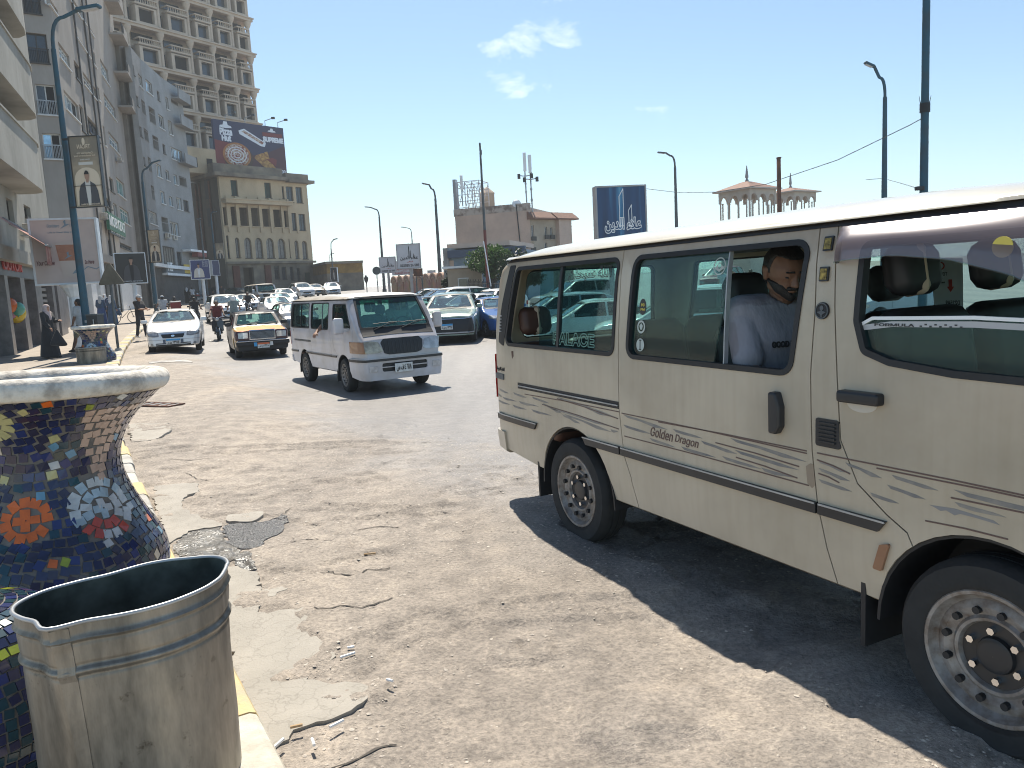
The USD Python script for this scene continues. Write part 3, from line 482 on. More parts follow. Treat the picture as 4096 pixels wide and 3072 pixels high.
# --- A: cream building at the left edge with curved balconies
KA = atd(116, 231, 36); dA = math.radians(-22); dirA = np.array([math.sin(dA), math.cos(dA)])
FA = Face(KA[:2] - dirA * 15, KA[:2]); zA = float(gz(*KA[:2])) + .1
bA = thing('cream_building', 'stained cream apartment building with curved balcony parapets at the left edge above the shops', 'building')
hA = [(rect(FA, k6, 0, 500, 95, 840), 'shutter'), (rect(FA, k6, -60, 1215, 42, 1480), 'shutter'), (rect(FA, k6, 122, 1300, 225, 1610), 'shutter'), (rect(FA, k2, 48, 190, 132, 430), 'glass'), (rect(FA, k2, 202, 250, 272, 385), 'glass')]
z1A = FA.uv(*k7(120, 390))[1]
wall(FA, bA, z1A, 26, [h for h, _ in hA], K['plasterA'])
for h, kd in hA: window(FA, bA, h, kd, mull=1)
for (xa, ya, xb, yb, h, off) in [(0, 400, 210, 560, 1.45, 4.2), (0, 1140, 320, 1345, 1.5, 4.4), (-10, 1900, 470, 2060, 1.45, 6.6), (0, -330, 100, -150, 1.4, 4.2)]:
    v0 = FA.uv(*k6(xa, ya))[1]; ue = FA.uv(*k6(xb, yb))[0] - off; P = Polygon([(0, .02), (0, 1.0), (ue - 1.2, 1.0), (ue - .5, .92), (ue - .12, .65), (ue, .25), (ue, .02)])
    mb = MB(); o = FA.P0 + UP * v0; mb.ext(P, .16, o, FA.u, FA.n, UP); mb.ext(P.difference(P.buffer(-.13)), h, o + UP * .16, FA.u, FA.n, UP)
    mb.ext(P.buffer(.05).difference(P.buffer(-.16)), .07, o + UP * (h + .16), FA.u, FA.n, UP); obj('balcony', mb, K['plasterA'], bA)
mb = MB(); FA.box(mb, 0, z1A - .45, FA.L + .3, z1A - .003, -.3, .35); obj('ledge', mb, K['plasterA'], bA)
vf = FA.uv(*k7(300, 830))[1]
mb = MB(); FA.box(mb, 0, vf, FA.L + .2, z1A - .46, -.4, .02); obj('shop_fascia', mb, K['shopgrey'], bA)
for xa, xb in [(90, 140), (335, 400), (560, 655), (820, 860), (900, 1000)]:
    a, b = FA.uv(*k7(xa, 1000))[0], FA.uv(*k7(xb, 1000))[0]; mb = MB(); FA.box(mb, a, zA - .3, b, vf, -.5, .0); obj('shop_pier', mb, K['marble'], bA)
a, b = FA.uv(*k7(660, 1000))[0], FA.uv(*k7(818, 1000))[0]
for q in range(12): mb = MB(); v = zA + .35 + q * .24; FA.box(mb, a, v, b, v + .12, -.45, -.22); obj('louvre', mb, K['greyconc'], bA)
blockbehind(bA, FA, 9, zA - .3, 25.8, K['shopdark'], off=1.4)
tx = MB(); FA.ext(tx, fit_text('OUTON', *FA.uv(*k7(20, 700)), *FA.uv(*k7(290, 560))), .03, .09); obj('shop_letters', tx, mat('red_sign_letters', (.35, .035, .03), .5), bA)
# awning over the shop at the edge
t = thing('shop_awning', 'faded pink and red shop awning with a ragged hem at the left edge', 'awning'); a = FA.uv(*k7(-160, 420)); b = FA.uv(*k7(70, 520)); mb = MB()
mb.add((np.array([FA.pt(a[0], b[1] + 1.3, .1), FA.pt(b[0], b[1] + 1.3, .1), FA.pt(b[0], b[1] + .25, 1.5), FA.pt(a[0], b[1] + .25, 1.5), FA.pt(b[0], b[1] - .35, 1.5), FA.pt(a[0], b[1] - .35, 1.5)]), np.array([[0, 1, 2, 3], [3, 2, 4, 5]])))
obj('canvas', mb, mat('awning_canvas', (.50, .33, .28), .9, col2=(.28, .10, .09), vscale=3), t); obj('rail', MB().cyl(FA.pt(a[0], b[1] + .25, 1.52), FA.pt(b[0] + .05, b[1] + .25, 1.52), .035), K['galv'], t); obj('rail', MB().cyl(FA.pt(b[0], b[1] + 1.32, .1), FA.pt(b[0], b[1] + .25, 1.53), .03), K['galv'], t)
# --- B: grey apartment house, narrow end face and long street face
KB = atd(214, 116, 48); dB = math.radians(-18.3); dirB = np.array([math.sin(dB), math.cos(dB)])
KB0 = atd(118, 231, 47.2); FBe = Face(KB0, KB[:2]); FB = Face(KB[:2], KB[:2] + dirB * 26); zB = float(gz(*KB[:2])) + .1
bB = thing('grey_apartment_house', 'tall grey apartment house with white window frames and small balconies behind the coffee billboard', 'building')
LB = FB.uv(*k6(1250, 900))[0]; FB = Face(KB[:2], KB[:2] + dirB * LB)
he = [(rect(FBe, k6, 230, -60, 430, 150), 'glass', 1), (rect(FBe, k6, 258, 330, 515, 660), 'glass', 1), (rect(FBe, k6, 360, 868, 605, 1195), 'white', 1), (rect(FBe, k6, 432, 1378, 655, 1650), 'white', 1)]
wall(FBe, bB, zB - .3, 40, [h for h, _, _ in he], K['plasterB'], name='end_wall')
for q, (h, kd, mu) in enumerate(he):
    window(FBe, bB, h, kd, mull=mu); u0, v0, u1, v1 = h.bounds; mb = MB(); FBe.box(mb, u0 - .05, v0 + .75, u1 + .05, v0 + .80, .04, .09)
    for j in range(13): uc = u0 + (u1 - u0) * j / 12; FBe.box(mb, uc - .012, v0, uc + .012, v0 + .75, .05, .08)
    obj('window_rail', mb, K['galv' if q > 1 else 'frame_dark'], bB)
hb = [(k6, 500, -40, 605, 180, 'sky', 3), (k6, 690, -60, 830, 110, 'sky', 4), (k6, 832, 35, 890, 255, 'sky', 1), (k6, 600, 425, 735, 740, 'sky', 3), (k6, 778, 330, 935, 600, 'sky', 4), (k6, 945, 500, 998, 705, 'sky', 1), (k6, 1035, 600, 1135, 895, 'sky', 3), (k6, 922, 265, 972, 385, 'sky', 0),
      (k6, 658, 925, 832, 1280, 'white', 2), (k6, 763, 615, 847, 880, 'glass', 1), (k6, 855, 735, 1008, 1050, 'white', 4), (k6, 1005, 890, 1042, 1060, 'sky', 0), (k6, 1072, 955, 1208, 1260, 'sky', 4), (k6, 818, 1075, 892, 1390, 'glass', 0), (k6, 903, 1195, 1035, 1480, 'glass', 2), (k6, 1062, 1295, 1105, 1525, 'white', 0), (k6, 1122, 1355, 1242, 1610, 'sky', 3),
      (k2, 905, -20, 935, 120, 'glass', 0), (k2, 940, 10, 990, 160, 'glass', 1), (k2, 1000, 10, 1088, 215, 'tealpane', 1), (k2, 915, 195, 968, 300, 'glass', 0), (k2, 975, 235, 1022, 375, 'white', 1), (k2, 1030, 265, 1125, 440, 'tealpane', 3), (k2, 930, 550, 975, 690, 'glass', 1), (k2, 1035, 580, 1140, 660, 'glass', 3)]
hB = [(rect(FB, k, *b), kd, mu) for k, *b, kd, mu in hb]; hB = [(h, kd, mu) for h, kd, mu in hB if h.area > .3]
vgB = FB.uv(*k2(1000, 720))[1]
wall(FB, bB, vgB, 40, [h for h, _, _ in hB], K['plasterB'])
for h, kd, mu in hB: window(FB, bB, h, kd, mull=mu, trans=mu > 2)
for q, (x0, y0, x1, y1) in enumerate([(1010, 400, 1190, 465), (1140, 740, 1238, 845), (1165, 1085, 1280, 1185), (1110, 20, 1140, 140)]):
    ue = FB.uv(*k6(x1, y1)); us_ = ue[0] - 3.4; v0 = ue[1] - .1; mb = MB(); FB.box(mb, us_, v0, ue[0], v0 + .16, .02, 1.15); obj('balcony_slab', mb, K['plasterB'], bB)
    mb = MB(); FB.box(mb, us_ + 1.2, v0 + .16, ue[0], v0 + 1.1, 1.0, 1.12); FB.box(mb, ue[0] - .12, v0 + .16, ue[0], v0 + 1.1, .02, .995); obj('balcony_parapet', mb, K['plasterB'], bB)
    mb = MB(); FB.box(mb, us_, v0 + 1.0, us_ + 1.195, v0 + 1.05, 1.04, 1.09)
    for j in range(9): FB.box(mb, us_ + j * .14, v0 + .16, us_ + j * .14 + .02, v0 + 1.0, 1.05, 1.08)
    obj('balcony_rail', mb, K['frame_dark'], bB)
for x, y in [(770, 300), (940, 900), (1010, 1130)]:
    a = FB.uv(*k6(x, y))[0]; obj('drain_pipe', MB().cyl(FB.pt(a, zB, .08), FB.pt(a, 38, .08), .06), K['frame_dark'], bB)
# shop floor of B
mb = MB(); FB.box(mb, 0, vgB - .55, FB.L, vgB - .003, -.3, .18); obj('ledge', mb, K['plasterB'], bB)
for xa, xb, mm in [(1000, 1060, 'marble'), (1160, 1250, 'white'), (1460, 1540, 'white'), (1600, 1690, 'white'), (1760, 1830, 'greyconc')]:
    a, b = FB.uv(*k7(xa, 1100))[0], FB.uv(*k7(xb, 1100))[0]; mb = MB(); FB.box(mb, a, zB - .3, b, vgB - .56, -.5, .0); obj('shop_pier', mb, K[mm], bB)
a, b = FB.uv(*k2(1060, 1000))[0], FB.L; mb = MB(); FB.box(mb, a, zB - .3, b, FB.uv(*k2(1150, 945))[1], -.4, -.06); obj('shop_wall', mb, K['white'], bB)
blockbehind(bB, FB, 11, zB - .3, 39.5, K['shopdark'], off=1.2)
mb = MB(); q0, q1 = FB.uv(*k2(885, 470)), FB.uv(*k2(1005, 385)); 
t = thing('green_shop_sign', 'green shop sign with pale letters on the grey house beside the air conditioner', 'shop sign'); FB.box(mb, q0[0], q0[1], q1[0] + .4, q0[1] + 1.25, .3, .5); obj('panel', mb, mat('sign_green', (.02, .13, .07), .5), t)
mb = MB(); FB.ext(mb, fit_text('MOBYZAT', q0[0] + .1, q0[1] + .3, q1[0] + .3, q0[1] + 1.05), .5, .53); obj('lettering', mb, K['white'], t)
mb = MB(); q0 = FB.uv(*k2(905, 500)); FB.box(mb, q0[0], q0[1], q1[0] + .4, q0[1] + .55, .28, .42); obj('lower_panel', mb, K['shopgrey'], t); mb = MB(); FB.ext(mb, fit_text('BY BOOK', q0[0] + .2, q0[1] + .1, q1[0], q0[1] + .45), .42, .44); obj('lettering', mb, K['white'], t)
# --- C: concave blue-grey block
zC = zat(501, 160, 76); PC = [ray_z(*q, zC) for q in [(501, 160), (560, 234), (653, 316), (714, 356)]]; FC = [Face(PC[i], PC[i + 1]) for i in range(3)]
bC = thing('concave_grey_block', 'blue grey rendered apartment block with a curved concave front and mixed windows', 'building')
cw = [(k5, 292, 590, 330, 720, 'dark', 0), (k5, 360, 690, 425, 865, 'white', 2), (k5, 430, 745, 502, 910, 'white', 3), (k5, 538, 855, 570, 962, 'glass', 0), (k5, 618, 915, 656, 1045, 'white', 1), (k5, 672, 935, 742, 1010, 'niche', 0),
      (k5, 340, 900, 370, 1015, 'glass', 0), (k5, 388, 935, 452, 1110, 'niche', 0), (k5, 458, 1000, 532, 1190, 'niche', 0), (k5, 549, 1075, 613, 1235, 'white', 2), (k5, 622, 1125, 692, 1285, 'white', 2),
      (k5, 372, 1190, 404, 1305, 'glass', 0), (k5, 414, 1210, 490, 1375, 'niche', 0), (k5, 494, 1275, 562, 1435, 'niche', 0), (k5, 590, 1360, 626, 1465, 'glass', 0), (k5, 648, 1378, 786, 1545, 'white', 7),
      (k1, 1236, 1350, 1262, 1440, 'glass', 0), (k1, 1275, 1350, 1342, 1510, 'niche', 0), (k1, 1345, 1408, 1402, 1540, 'white', 2), (k1, 1428, 1465, 1466, 1565, 'white', 0), (k1, 1497, 1503, 1536, 1600, 'sky', 0), (k1, 1547, 1518, 1616, 1620, 'niche', 0),
      (k2, 1303, 85, 1370, 235, 'niche', 0), (k2, 1380, 130, 1432, 255, 'white', 1), (k2, 1458, 180, 1497, 275, 'sky', 0), (k2, 1513, 188, 1576, 305, 'white', 3), (k2, 1582, 212, 1636, 318, 'glass', 2),
      (k2, 1280, 300, 1376, 445, 'white', 6), (k2, 1392, 358, 1462, 500, 'niche', 0), (k2, 1465, 398, 1612, 545, 'white', 4), (k2, 1402, 610, 1520, 775, 'curtain', 4), (k2, 1525, 660, 1600, 785, 'glass', 2)]
zCb = float(gz(*PC[1][:2])); vC = FC[2].uv(*k2(1500, 790))[1]
holes = [[], [], []]
for k, x0, y0, x1, y1, kd, mu in cw:
    for i, F in enumerate(FC):
        a = F.uv(*k(x0, y1))[0]; b = F.uv(*k(x1, y1))[0]; c = (a + b) / 2
        if -.01 <= c < F.L or (i == 2 and c >= F.L):
            R = rect(F, k, x0, y0, x1, y1); u0, v0, u1, v1 = R.bounds; R = sbox(max(u0, .05), v0, min(u1, F.L - .05), v1)
            if R.area > .2 and R.bounds[2] > R.bounds[0]: holes[i].append((R, kd, mu))
            break
for F, hs in zip(FC, holes):
    wall(F, bC, vC, zC, [h for h, _, _ in hs], K['plasterC'])
    for h, kd, mu in hs:
        if kd == 'niche':
            u0, v0, u1, v1 = h.bounds; mb = MB(); F.box(mb, u0 - .1, v0 - .1, u1 + .1, v1 + .1, -1.5, -1.35); F.box(mb, u1 + .01, v0, u1 + .1, v1, -1.349, -.345); F.box(mb, u0 - .1, v0, u0 - .01, v1, -1.349, -.345); F.box(mb, u0 - .1, v1 + .01, u1 + .1, v1 + .1, -1.349, -.345); obj('niche', mb, K['plasterC'], bC)
            mb = MB(); F.box(mb, u0, v0, u1, v0 + .02, .02, .07); F.box(mb, u0, v0 + .9, u1, v0 + .95, .0, .05); obj('niche_sill', mb, K['plasterC'], bC)
        else: window(F, bC, h, kd, mull=mu, sill=True)
    mb = MB(); F.box(mb, 0, vC - .35, F.L, vC - .002, -.3, .55); obj('ledge', mb, K['white'], bC)
    mb = MB(); F.box(mb, 0, zCb - .5, F.L, vC - .36, -.6, -.1); obj('shop_front', mb, mat('brown_shop_front' + str(len(_count)), (.07, .055, .045), .6, var=.4, vscale=1.2), bC)
# right edge balconies, shop fascia with letters, canopy
F = FC[2]
for x, y in [(742, 965), (760, 1205), (790, 1560)]:
    ue, v0 = F.uv(*k5(x, y)); mb = MB(); F.box(mb, F.L - 2.6, v0 - .1, F.L + 1.0, v0 + .05, .02, .9); F.box(mb, F.L - 2.6, v0 + .05, F.L + 1.0, v0 + 1.0, .78, .9); F.box(mb, F.L + .88, v0 + .05, F.L + 1.0, v0 + 1.0, .02, .775); obj('balcony', mb, K['plasterC'], bC)
q0, q1 = FC[1].uv(*k2(1320, 850)), F.uv(*k2(1640, 790)); vf0 = F.uv(*k2(1500, 855))[1]
for Fq in FC[1:]:
    mb = MB(); Fq.box(mb, 0, vf0, Fq.L, vC - .36, -.09, .35); obj('shop_fascia', mb, K['shopgrey'], bC)
    mb = MB(); Fq.box(mb, 0, vf0 - .25, Fq.L, vf0 - .003, -.09, .45); obj('fascia_edge', mb, K['white'], bC)
mb = MB(); FC[1].ext(mb, fit_text('HI', .6, vf0 + .2, 2.2, vf0 + 1.1), .35, .40); FC[2].ext(mb, fit_text('balbaa', .8, vf0 + .3, 4.2, vf0 + 1.0), .35, .40); obj('shop_letters', mb, K['white'], bC)
mb = MB(); a = FC[2].uv(*k2(1560, 800))[0]; FC[2].box(mb, min(a, FC[2].L - 1.3), vf0 + .1, FC[2].L - .1, vf0 + 1.1, .352, .42); obj('yellow_panel', mb, mat('yellow_panel', (.55, .36, .03), .5), bC)
va = FC[2].uv(*k2(1400, 625))[1]; mb = MB(); FC[2].box(mb, .2, va - .2, FC[2].L + 1, va + .05, .05, 1.0); obj('canopy', mb, K['white'], bC); mb = MB(); FC[2].box(mb, FC[2].L * .55, va - .7, FC[2].L + 1, va - .202, .3, .98); obj('awning', mb, mat('red_awning', (.22, .06, .05), .8), bC)
back = [PC[0][:2] + np.array([-9, 5]), PC[3][:2] + np.array([-9, 6])]
block(bC, [FC[0].pt(0, 0, -.9), FC[1].pt(0, 0, -1.8), FC[2].pt(0, 0, -1.8), FC[2].pt(FC[2].L, 0, -1.8), back[1], back[0]], zCb - 1, zC - .25, K['darkroom'])
block(bC, [PC[3], PC[3] + np.array([.0, .8, 0]), np.r_[back[1], 0]], zCb - .5, zC, K['plasterC'], 'side_wall')
# the brown pier and dark shaft between B and C
Pq = atd(*k5(165, 330), 74); Pr = PC[0]; Fp = Face(Pq, Pr); mb = MB(); Fp.box(mb, 0, zCb - 1, Fp.L - .02, zC + .15, -.8, 0); obj('corner_pier', mb, K['pierC'], bC)
Ps = FB.pt(FB.L + .05, 0, 0); Fs = Face(Ps, Pq); mb = MB(); Fs.box(mb, .02, zCb - 1, Fs.L, zC - 1, -1.0, -.5); obj('shaft_wall', mb, K['plasterC'], bC)
# AC units
K['acwhite'] = mat('ac_casing', (.48, .45, .40), .6, col2=(.33, .27, .2), vscale=6)
def ac(F, k, x0, y0, x1, y1, label):
    R = rect(F, k, x0, y0, x1, y1); u0, v0, u1, v1 = R.bounds; u1 = max(u1, u0 + .8) if u1 - u0 < 1.6 else u1; t = thing('air_conditioner', label, 'air conditioner', F.pt((u0 + u1) / 2, v0, 0), math.atan2(F.u[1], F.u[0])); w, h = min(u1 - u0, 1.0), min(v1 - v0, .8)
    obj('casing', MB().rbox((0, -.30, h / 2), (w, .36, h), .02), K['acwhite'], t); obj('fan_grille', MB().cyl((-w * .12, -.482, h / 2), (-w * .12, -.50, h / 2), h * .36, n=20), K['plastic'], t); obj('bracket', MB().box((0, -.24, -.03), (w * .9, .44, .04)), K['galv'], t)
ac(FA, k2, 120, 405, 245, 545, 'weathered air conditioner on the cream building just left of the coffee billboard'); ac(FB, k2, 830, 310, 905, 400, 'white air conditioner above the green shop sign'); ac(FB, k1, 975, 1340, 1030, 1420, 'air conditioner high on the grey house near the first banner')
ac(FC[1], k2, 1410, 500, 1445, 555, 'left air conditioner of the pair on the concave block'); ac(FC[2], k2, 1462, 520, 1506, 566, 'right air conditioner of the pair on the concave block')
# --- E: old ochre corner building carrying the billboard
E0 = atd(*k3(158, 645), 104); zE = E0[2]; E1 = ray_z(*k3(735, 690), zE); dirE = (E1 - E0)[:2] / np.linalg.norm((E1 - E0)[:2]); FE = Face(E0[:2], E1[:2]); LE = FE.uv(*k3(935, 900))[0]; LM = FE.L
FE = Face(E0[:2], E0[:2] + dirE * LE); zEb = float(gz(*E0[:2])) - .6
bE = thing('ochre_corner_building', 'old ochre corner building with pointed arches and dark loggias under the pizza billboard', 'building')
dE = np.array([-dirE[1], dirE[0]]); El0 = E0[:2] + dE * 13; FEl = Face(El0, E0[:2])
eh = [(262, 690, 332, 828, 'shutter'), (553, 712, 621, 848, 'shutter'), (705, 745, 732, 852, 'glass'), (740, 745, 811, 886, 'glass'), (824, 750, 890, 891, 'glass'), (789, 975, 841, 1126, 'glass'), (850, 984, 916, 1128, 'glass'),
      (196, 925, 240, 1085, 'log'), (262, 920, 326, 1086, 'log'), (337, 926, 428, 1089, 'log'), (438, 930, 523, 1092, 'log'), (534, 938, 611, 1096, 'log'), (630, 945, 713, 1099, 'log'), (723, 955, 766, 1101, 'log')]
ea = [(300, 1188, 353, 1362), (377, 1188, 456, 1366), (471, 1190, 551, 1366), (567, 1192, 649, 1367), (666, 1196, 746, 1367), (764, 1200, 786, 1362), (814, 1214, 861, 1370), (877, 1216, 936, 1373)]
eg = [(370, 1448, 475, 1605, 'log'), (640, 1432, 692, 1545, 'glass'), (704, 1442, 752, 1550, 'glass'), (775, 1440, 815, 1555, 'glass'), (835, 1450, 872, 1560, 'glass'), (905, 1490, 965, 1600, 'shutter'), (225, 1170, 262, 1365, 'glass')]
H_ = [(rect(FE, k3, *b[:4]), b[4]) for b in eh]; A_ = [arch(*rect(FE, k3, *b).bounds) for b in ea]; G_ = [(rect(FE, k3, *b[:4]), b[4]) for b in eg]
vg = FE.uv(*k3(450, 1410))[1]
wall(FE, bE, vg, zE - .2, [h for h, _ in H_] + A_ + [G_[-1][0]], K['stoneE'], thick=.45); wall(FE, bE, zEb, vg - .002, [h for h, _ in G_[:-1]], K['stoneEg'], thick=.45, name='ground_floor_wall')
for h, kd in H_ + G_:
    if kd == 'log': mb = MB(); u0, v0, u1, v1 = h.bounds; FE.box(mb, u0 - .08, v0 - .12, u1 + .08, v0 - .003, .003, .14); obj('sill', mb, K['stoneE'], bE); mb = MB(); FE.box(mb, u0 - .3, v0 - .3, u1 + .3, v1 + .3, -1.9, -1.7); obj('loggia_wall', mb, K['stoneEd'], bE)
    else: window(FE, bE, h, kd, mull=1, trans=kd == 'glass', rec=.25)
for a in A_: window(FE, bE, a, 'infill', mull=1 if a.bounds[2] - a.bounds[0] < 2 else 0, rec=.35, frame='frame_dark'); 
mb = MB(); FE.box(mb, -1.0, zE - .2, LM, zE + .25, -6, .9); FE.box(mb, -.6, zE + .251, LM - .3, zE + 1.5, -6, -.1); obj('cornice', mb, K['stoneEg'], bE)
vw = FE.uv(*k3(850, 715))[1]; mb = MB(); FE.box(mb, LM + .01, vw - .1, LE + .7, vw + .3, -6, 1.0); FE.box(mb, LM + .01, vw + .301, LE + .2, vw + 1.2, -6, .2); obj('wing_cornice', mb, K['stoneEg'], bE)
a, b = FE.uv(*k3(190, 860)), FE.uv(*k3(770, 920)); mb = MB(); FE.box(mb, a[0], b[1], b[0], a[1], .003, 1.0); FE.box(mb, a[0] - .1, a[1] + .001, b[0] + .1, a[1] + .14, .003, 1.1); obj('balcony', mb, K['stoneE'], bE)
v = FE.uv(*k3(500, 1395))[1]; mb = MB(); FE.box(mb, -.2, v - .3, LE + .2, v, .003, .5); obj('ledge', mb, K['stoneEg'], bE)
v = FE.uv(*k3(500, 1100))[1]
for x in [250, 330, 432, 528, 620, 718, 775, 845]: u = FE.uv(*k3(x, 1120))[0]; mb = MB(); FE.box(mb, u - .14, v - .7, u + .14, v + 4 if x < 800 else v, .002, .16 if x < 800 else .12); obj('pilaster', mb, K['stoneE'], bE)
for x0, x1 in [(275, 330), (552, 600)]: a = FE.uv(*k3(x0, 1430))[0]; b = FE.uv(*k3(x1, 1430))[0]; mb = MB(); FE.box(mb, a, zEb, b, vg - .31, .003, .3); obj('red_pier', mb, mat('red_brown_pier%d' % x0, (.16, .06, .04), .9, var=.3, vscale=1), bE)
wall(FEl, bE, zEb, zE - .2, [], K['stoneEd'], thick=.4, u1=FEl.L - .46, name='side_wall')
for x0, y0, x1, y1 in [(35, 690, 92, 850), (60, 940, 120, 1090)]: R = rect(FEl, k3, x0, y0, x1, y1); mb = MB(); FEl.ext(mb, R, .005, .05); obj('side_shutter', mb, K['frame_dark'], bE)
for x in (15, 45, 130): u = FEl.uv(*k3(x, 1200))[0]; obj('drain_pipe', MB().cyl(FEl.pt(u, zEb, .15), FEl.pt(u, zE - .5, .15), .13), K['rust'], bE)
blockbehind(bE, FE, 13, zEb, zE - .25, K['darkroom'], off=2.0, du0=.5)
block(bE, [FE.pt(LE, 0, -.46), FE.pt(LE, 0, -13), FE.pt(LE - .4, 0, -13), FE.pt(LE - .4, 0, -.46)], zEb, zE - 1.2, K['stoneE'], 'right_wall')
# penthouse on the roof left of the billboard
mb = MB(); a = FE.uv(*k3(-10, 590)); b = FE.uv(*k3(195, 500)); mb.ext(sbox(-4, 0, b[0], 3.2), 4, FE.pt(0, zE + .26, -5.5), FE.u, UP, FE.n); obj('roof_hut', mb, K['stoneE'], bE)
for x0, x1 in ((-2.6, -1.9), (-.6, .2)): mb = MB(); FE.box(mb, x0, zE + 1.0, x1, zE + 2.2, -1.499, -1.46); obj('hut_window', mb, K['pane_dark'], bE)
# billboard on the roof
Fb = Face(FE.pt(0, 0, -1.5), FE.pt(LE, 0, -1.5)); q = [Fb.uv(*k3(*c)) for c in [(100, 137), (715, 265), (757, 660), (150, 585)]]
u0, u1 = (q[0][0] + q[3][0]) / 2, (q[1][0] + q[2][0]) / 2; v0, v1 = (q[2][1] + q[3][1]) / 2, (q[0][1] + q[1][1]) / 2; W, Hh = u1 - u0, v1 - v0
t = thing('pizza_billboard', 'large dark blue roof billboard with pizza pictures and white lettering on the ochre building', 'billboard')
mb = MB(); Fb.box(mb, u0, v0, u1, v1, -.4, 0); obj('panel', mb, mat('billboard_blue', (.018, .024, .075), .5), t)
Bp = lambda x, y: (u0 + W * x, v0 + Hh * y)
def bp(poly, d, m, name, par=t): mb = MB(); Fb.ext(mb, affinity.translate(affinity.scale(poly, W, Hh, origin=(0, 0)), u0, v0), d, d + .012); obj(name, mb, m, par)
K['bred'] = mat('billboard_red', (.16, .015, .02), .5); K['bmaroon'] = mat('billboard_maroon', (.055, .012, .028), .5); K['crust'] = mat('pizza_crust', (.42, .17, .05), .6, var=.3, vscale=3); K['cheese'] = mat('pizza_topping', (.5, .42, .34), .7, col2=(.20, .03, .025), vscale=3.5, lo=.42, hi=.55, detail=6); K['bwhite'] = mat('billboard_white', (.70, .72, .76), .5); K['fries'] = mat('billboard_food', (.52, .30, .08), .6, col2=(.22, .09, .03), vscale=3)
bp(Polygon([(.0, .0), (.0, .60), (.22, .55), (.30, .30), (.24, .02)]), .003, K['bred'], 'red_panel'); bp(Polygon([(.30, .0), (1, 0), (1, .62), (.75, .45), (.4, .3)]), .003, K['bmaroon'], 'maroon_panel')
el = lambda x, y, a, b: affinity.scale(Point(x, y).buffer(1, 24), a, b)
bp(el(.31, .27, .205, .27), .02, mat('wood_board', (.05, .022, .015), .6), 'board'); bp(el(.29, .32, .195, .255), .036, K['crust'], 'pizza'); bp(el(.29, .325, .165, .215), .052, K['cheese'], 'pizza_topping')
for q_ in range(3): bp(el(.29, .325, .13 - .04 * q_, .165 - .05 * q_).difference(el(.29, .325, .122 - .04 * q_, .15 - .05 * q_)), .068, K['bwhite'], 'sauce_ring')
bp(Polygon([(.34, .83), (.42, .88), (.72, .64), (.70, .55), (.64, .56), (.35, .76)]), .02, K['bwhite'], 'tray'); bp(Polygon([(.38, .82), (.42, .845), (.69, .64), (.66, .595)]), .036, K['cheese'], 'tray_filling')
bp(Polygon([(.53, .30), (.56, .36), (.66, .42), (.72, .40), (.77, .25), (.84, .12), (.78, .04), (.70, .08)]), .02, K['fries'], 'wrap'); bp(Polygon([(.70, .30), (.80, .34), (.86, .30), (.84, .16), (.78, .22)]), .036, K['bred'], 'paper'); bp(Polygon([(.68, .44), (.73, .46), (.75, .30), (.70, .30)]), .052, K['fries'], 'fries')
hat = Polygon([(0, 0), (.07, .3), (.30, .42), (.36, 1), (.64, 1), (.70, .42), (.93, .3), (1, 0), (.5, -.12)])
st = lambda tx, x0, y0, x1, y1, **kw: affinity.affine_transform(fit_text(tx, x0, y0, x1, y1, **kw), [1, 0, 0, 1, 0, 0])
bp(affinity.translate(affinity.scale(hat, .17, .12, origin=(0, 0)), .08, .86), .02, K['bwhite'], 'hat_logo'); bp(fit_text('Pizza', .08, .70, .25, .85, bold=7), .02, K['bwhite'], 'lettering'); bp(fit_text('Hut', .10, .58, .23, .71, bold=7), .02, K['bwhite'], 'lettering')
bp(affinity.translate(affinity.scale(hat, .12, .07, origin=(0, 0)), .76, .885), .02, K['bwhite'], 'hat_logo'); bp(sbox(.68, .78, .97, .86), .02, K['bred'], 'red_strip'); bp(fit_text('SUPREME', .68, .66, .985, .775, bold=8), .02, K['bwhite'], 'lettering'); bp(fit_text('19000', .83, .02, .98, .10, bold=5), .02, K['bwhite'], 'lettering'); bp(sbox(.80, .03, .815, .09), .02, K['bwhite'], 'phone_mark')
for x in (.1, .35, .6, .85): a = Fb.pt(u0 + W * x, v0, -.45); obj('back_strut', MB().cyl(Fb.pt(u0 + W * x, v1 - 1, -.45), Fb.pt(u0 + W * x, v0, -3.0), .08), K['galv'], t)
for x in (.18, .45, .74, .93): p0, p1 = Fb.pt(u0 + W * x, v1, -.1), Fb.pt(u0 + W * x + .5, v1 + .9, 1.2); s_ = obj('floodlight_arm', MB().tube([p0, p0 + UP * .7, p1], .05, 6), K['galv'], t); obj('floodlight', MB().box(p1, (.45, .3, .25)), K['plastic'], s_)
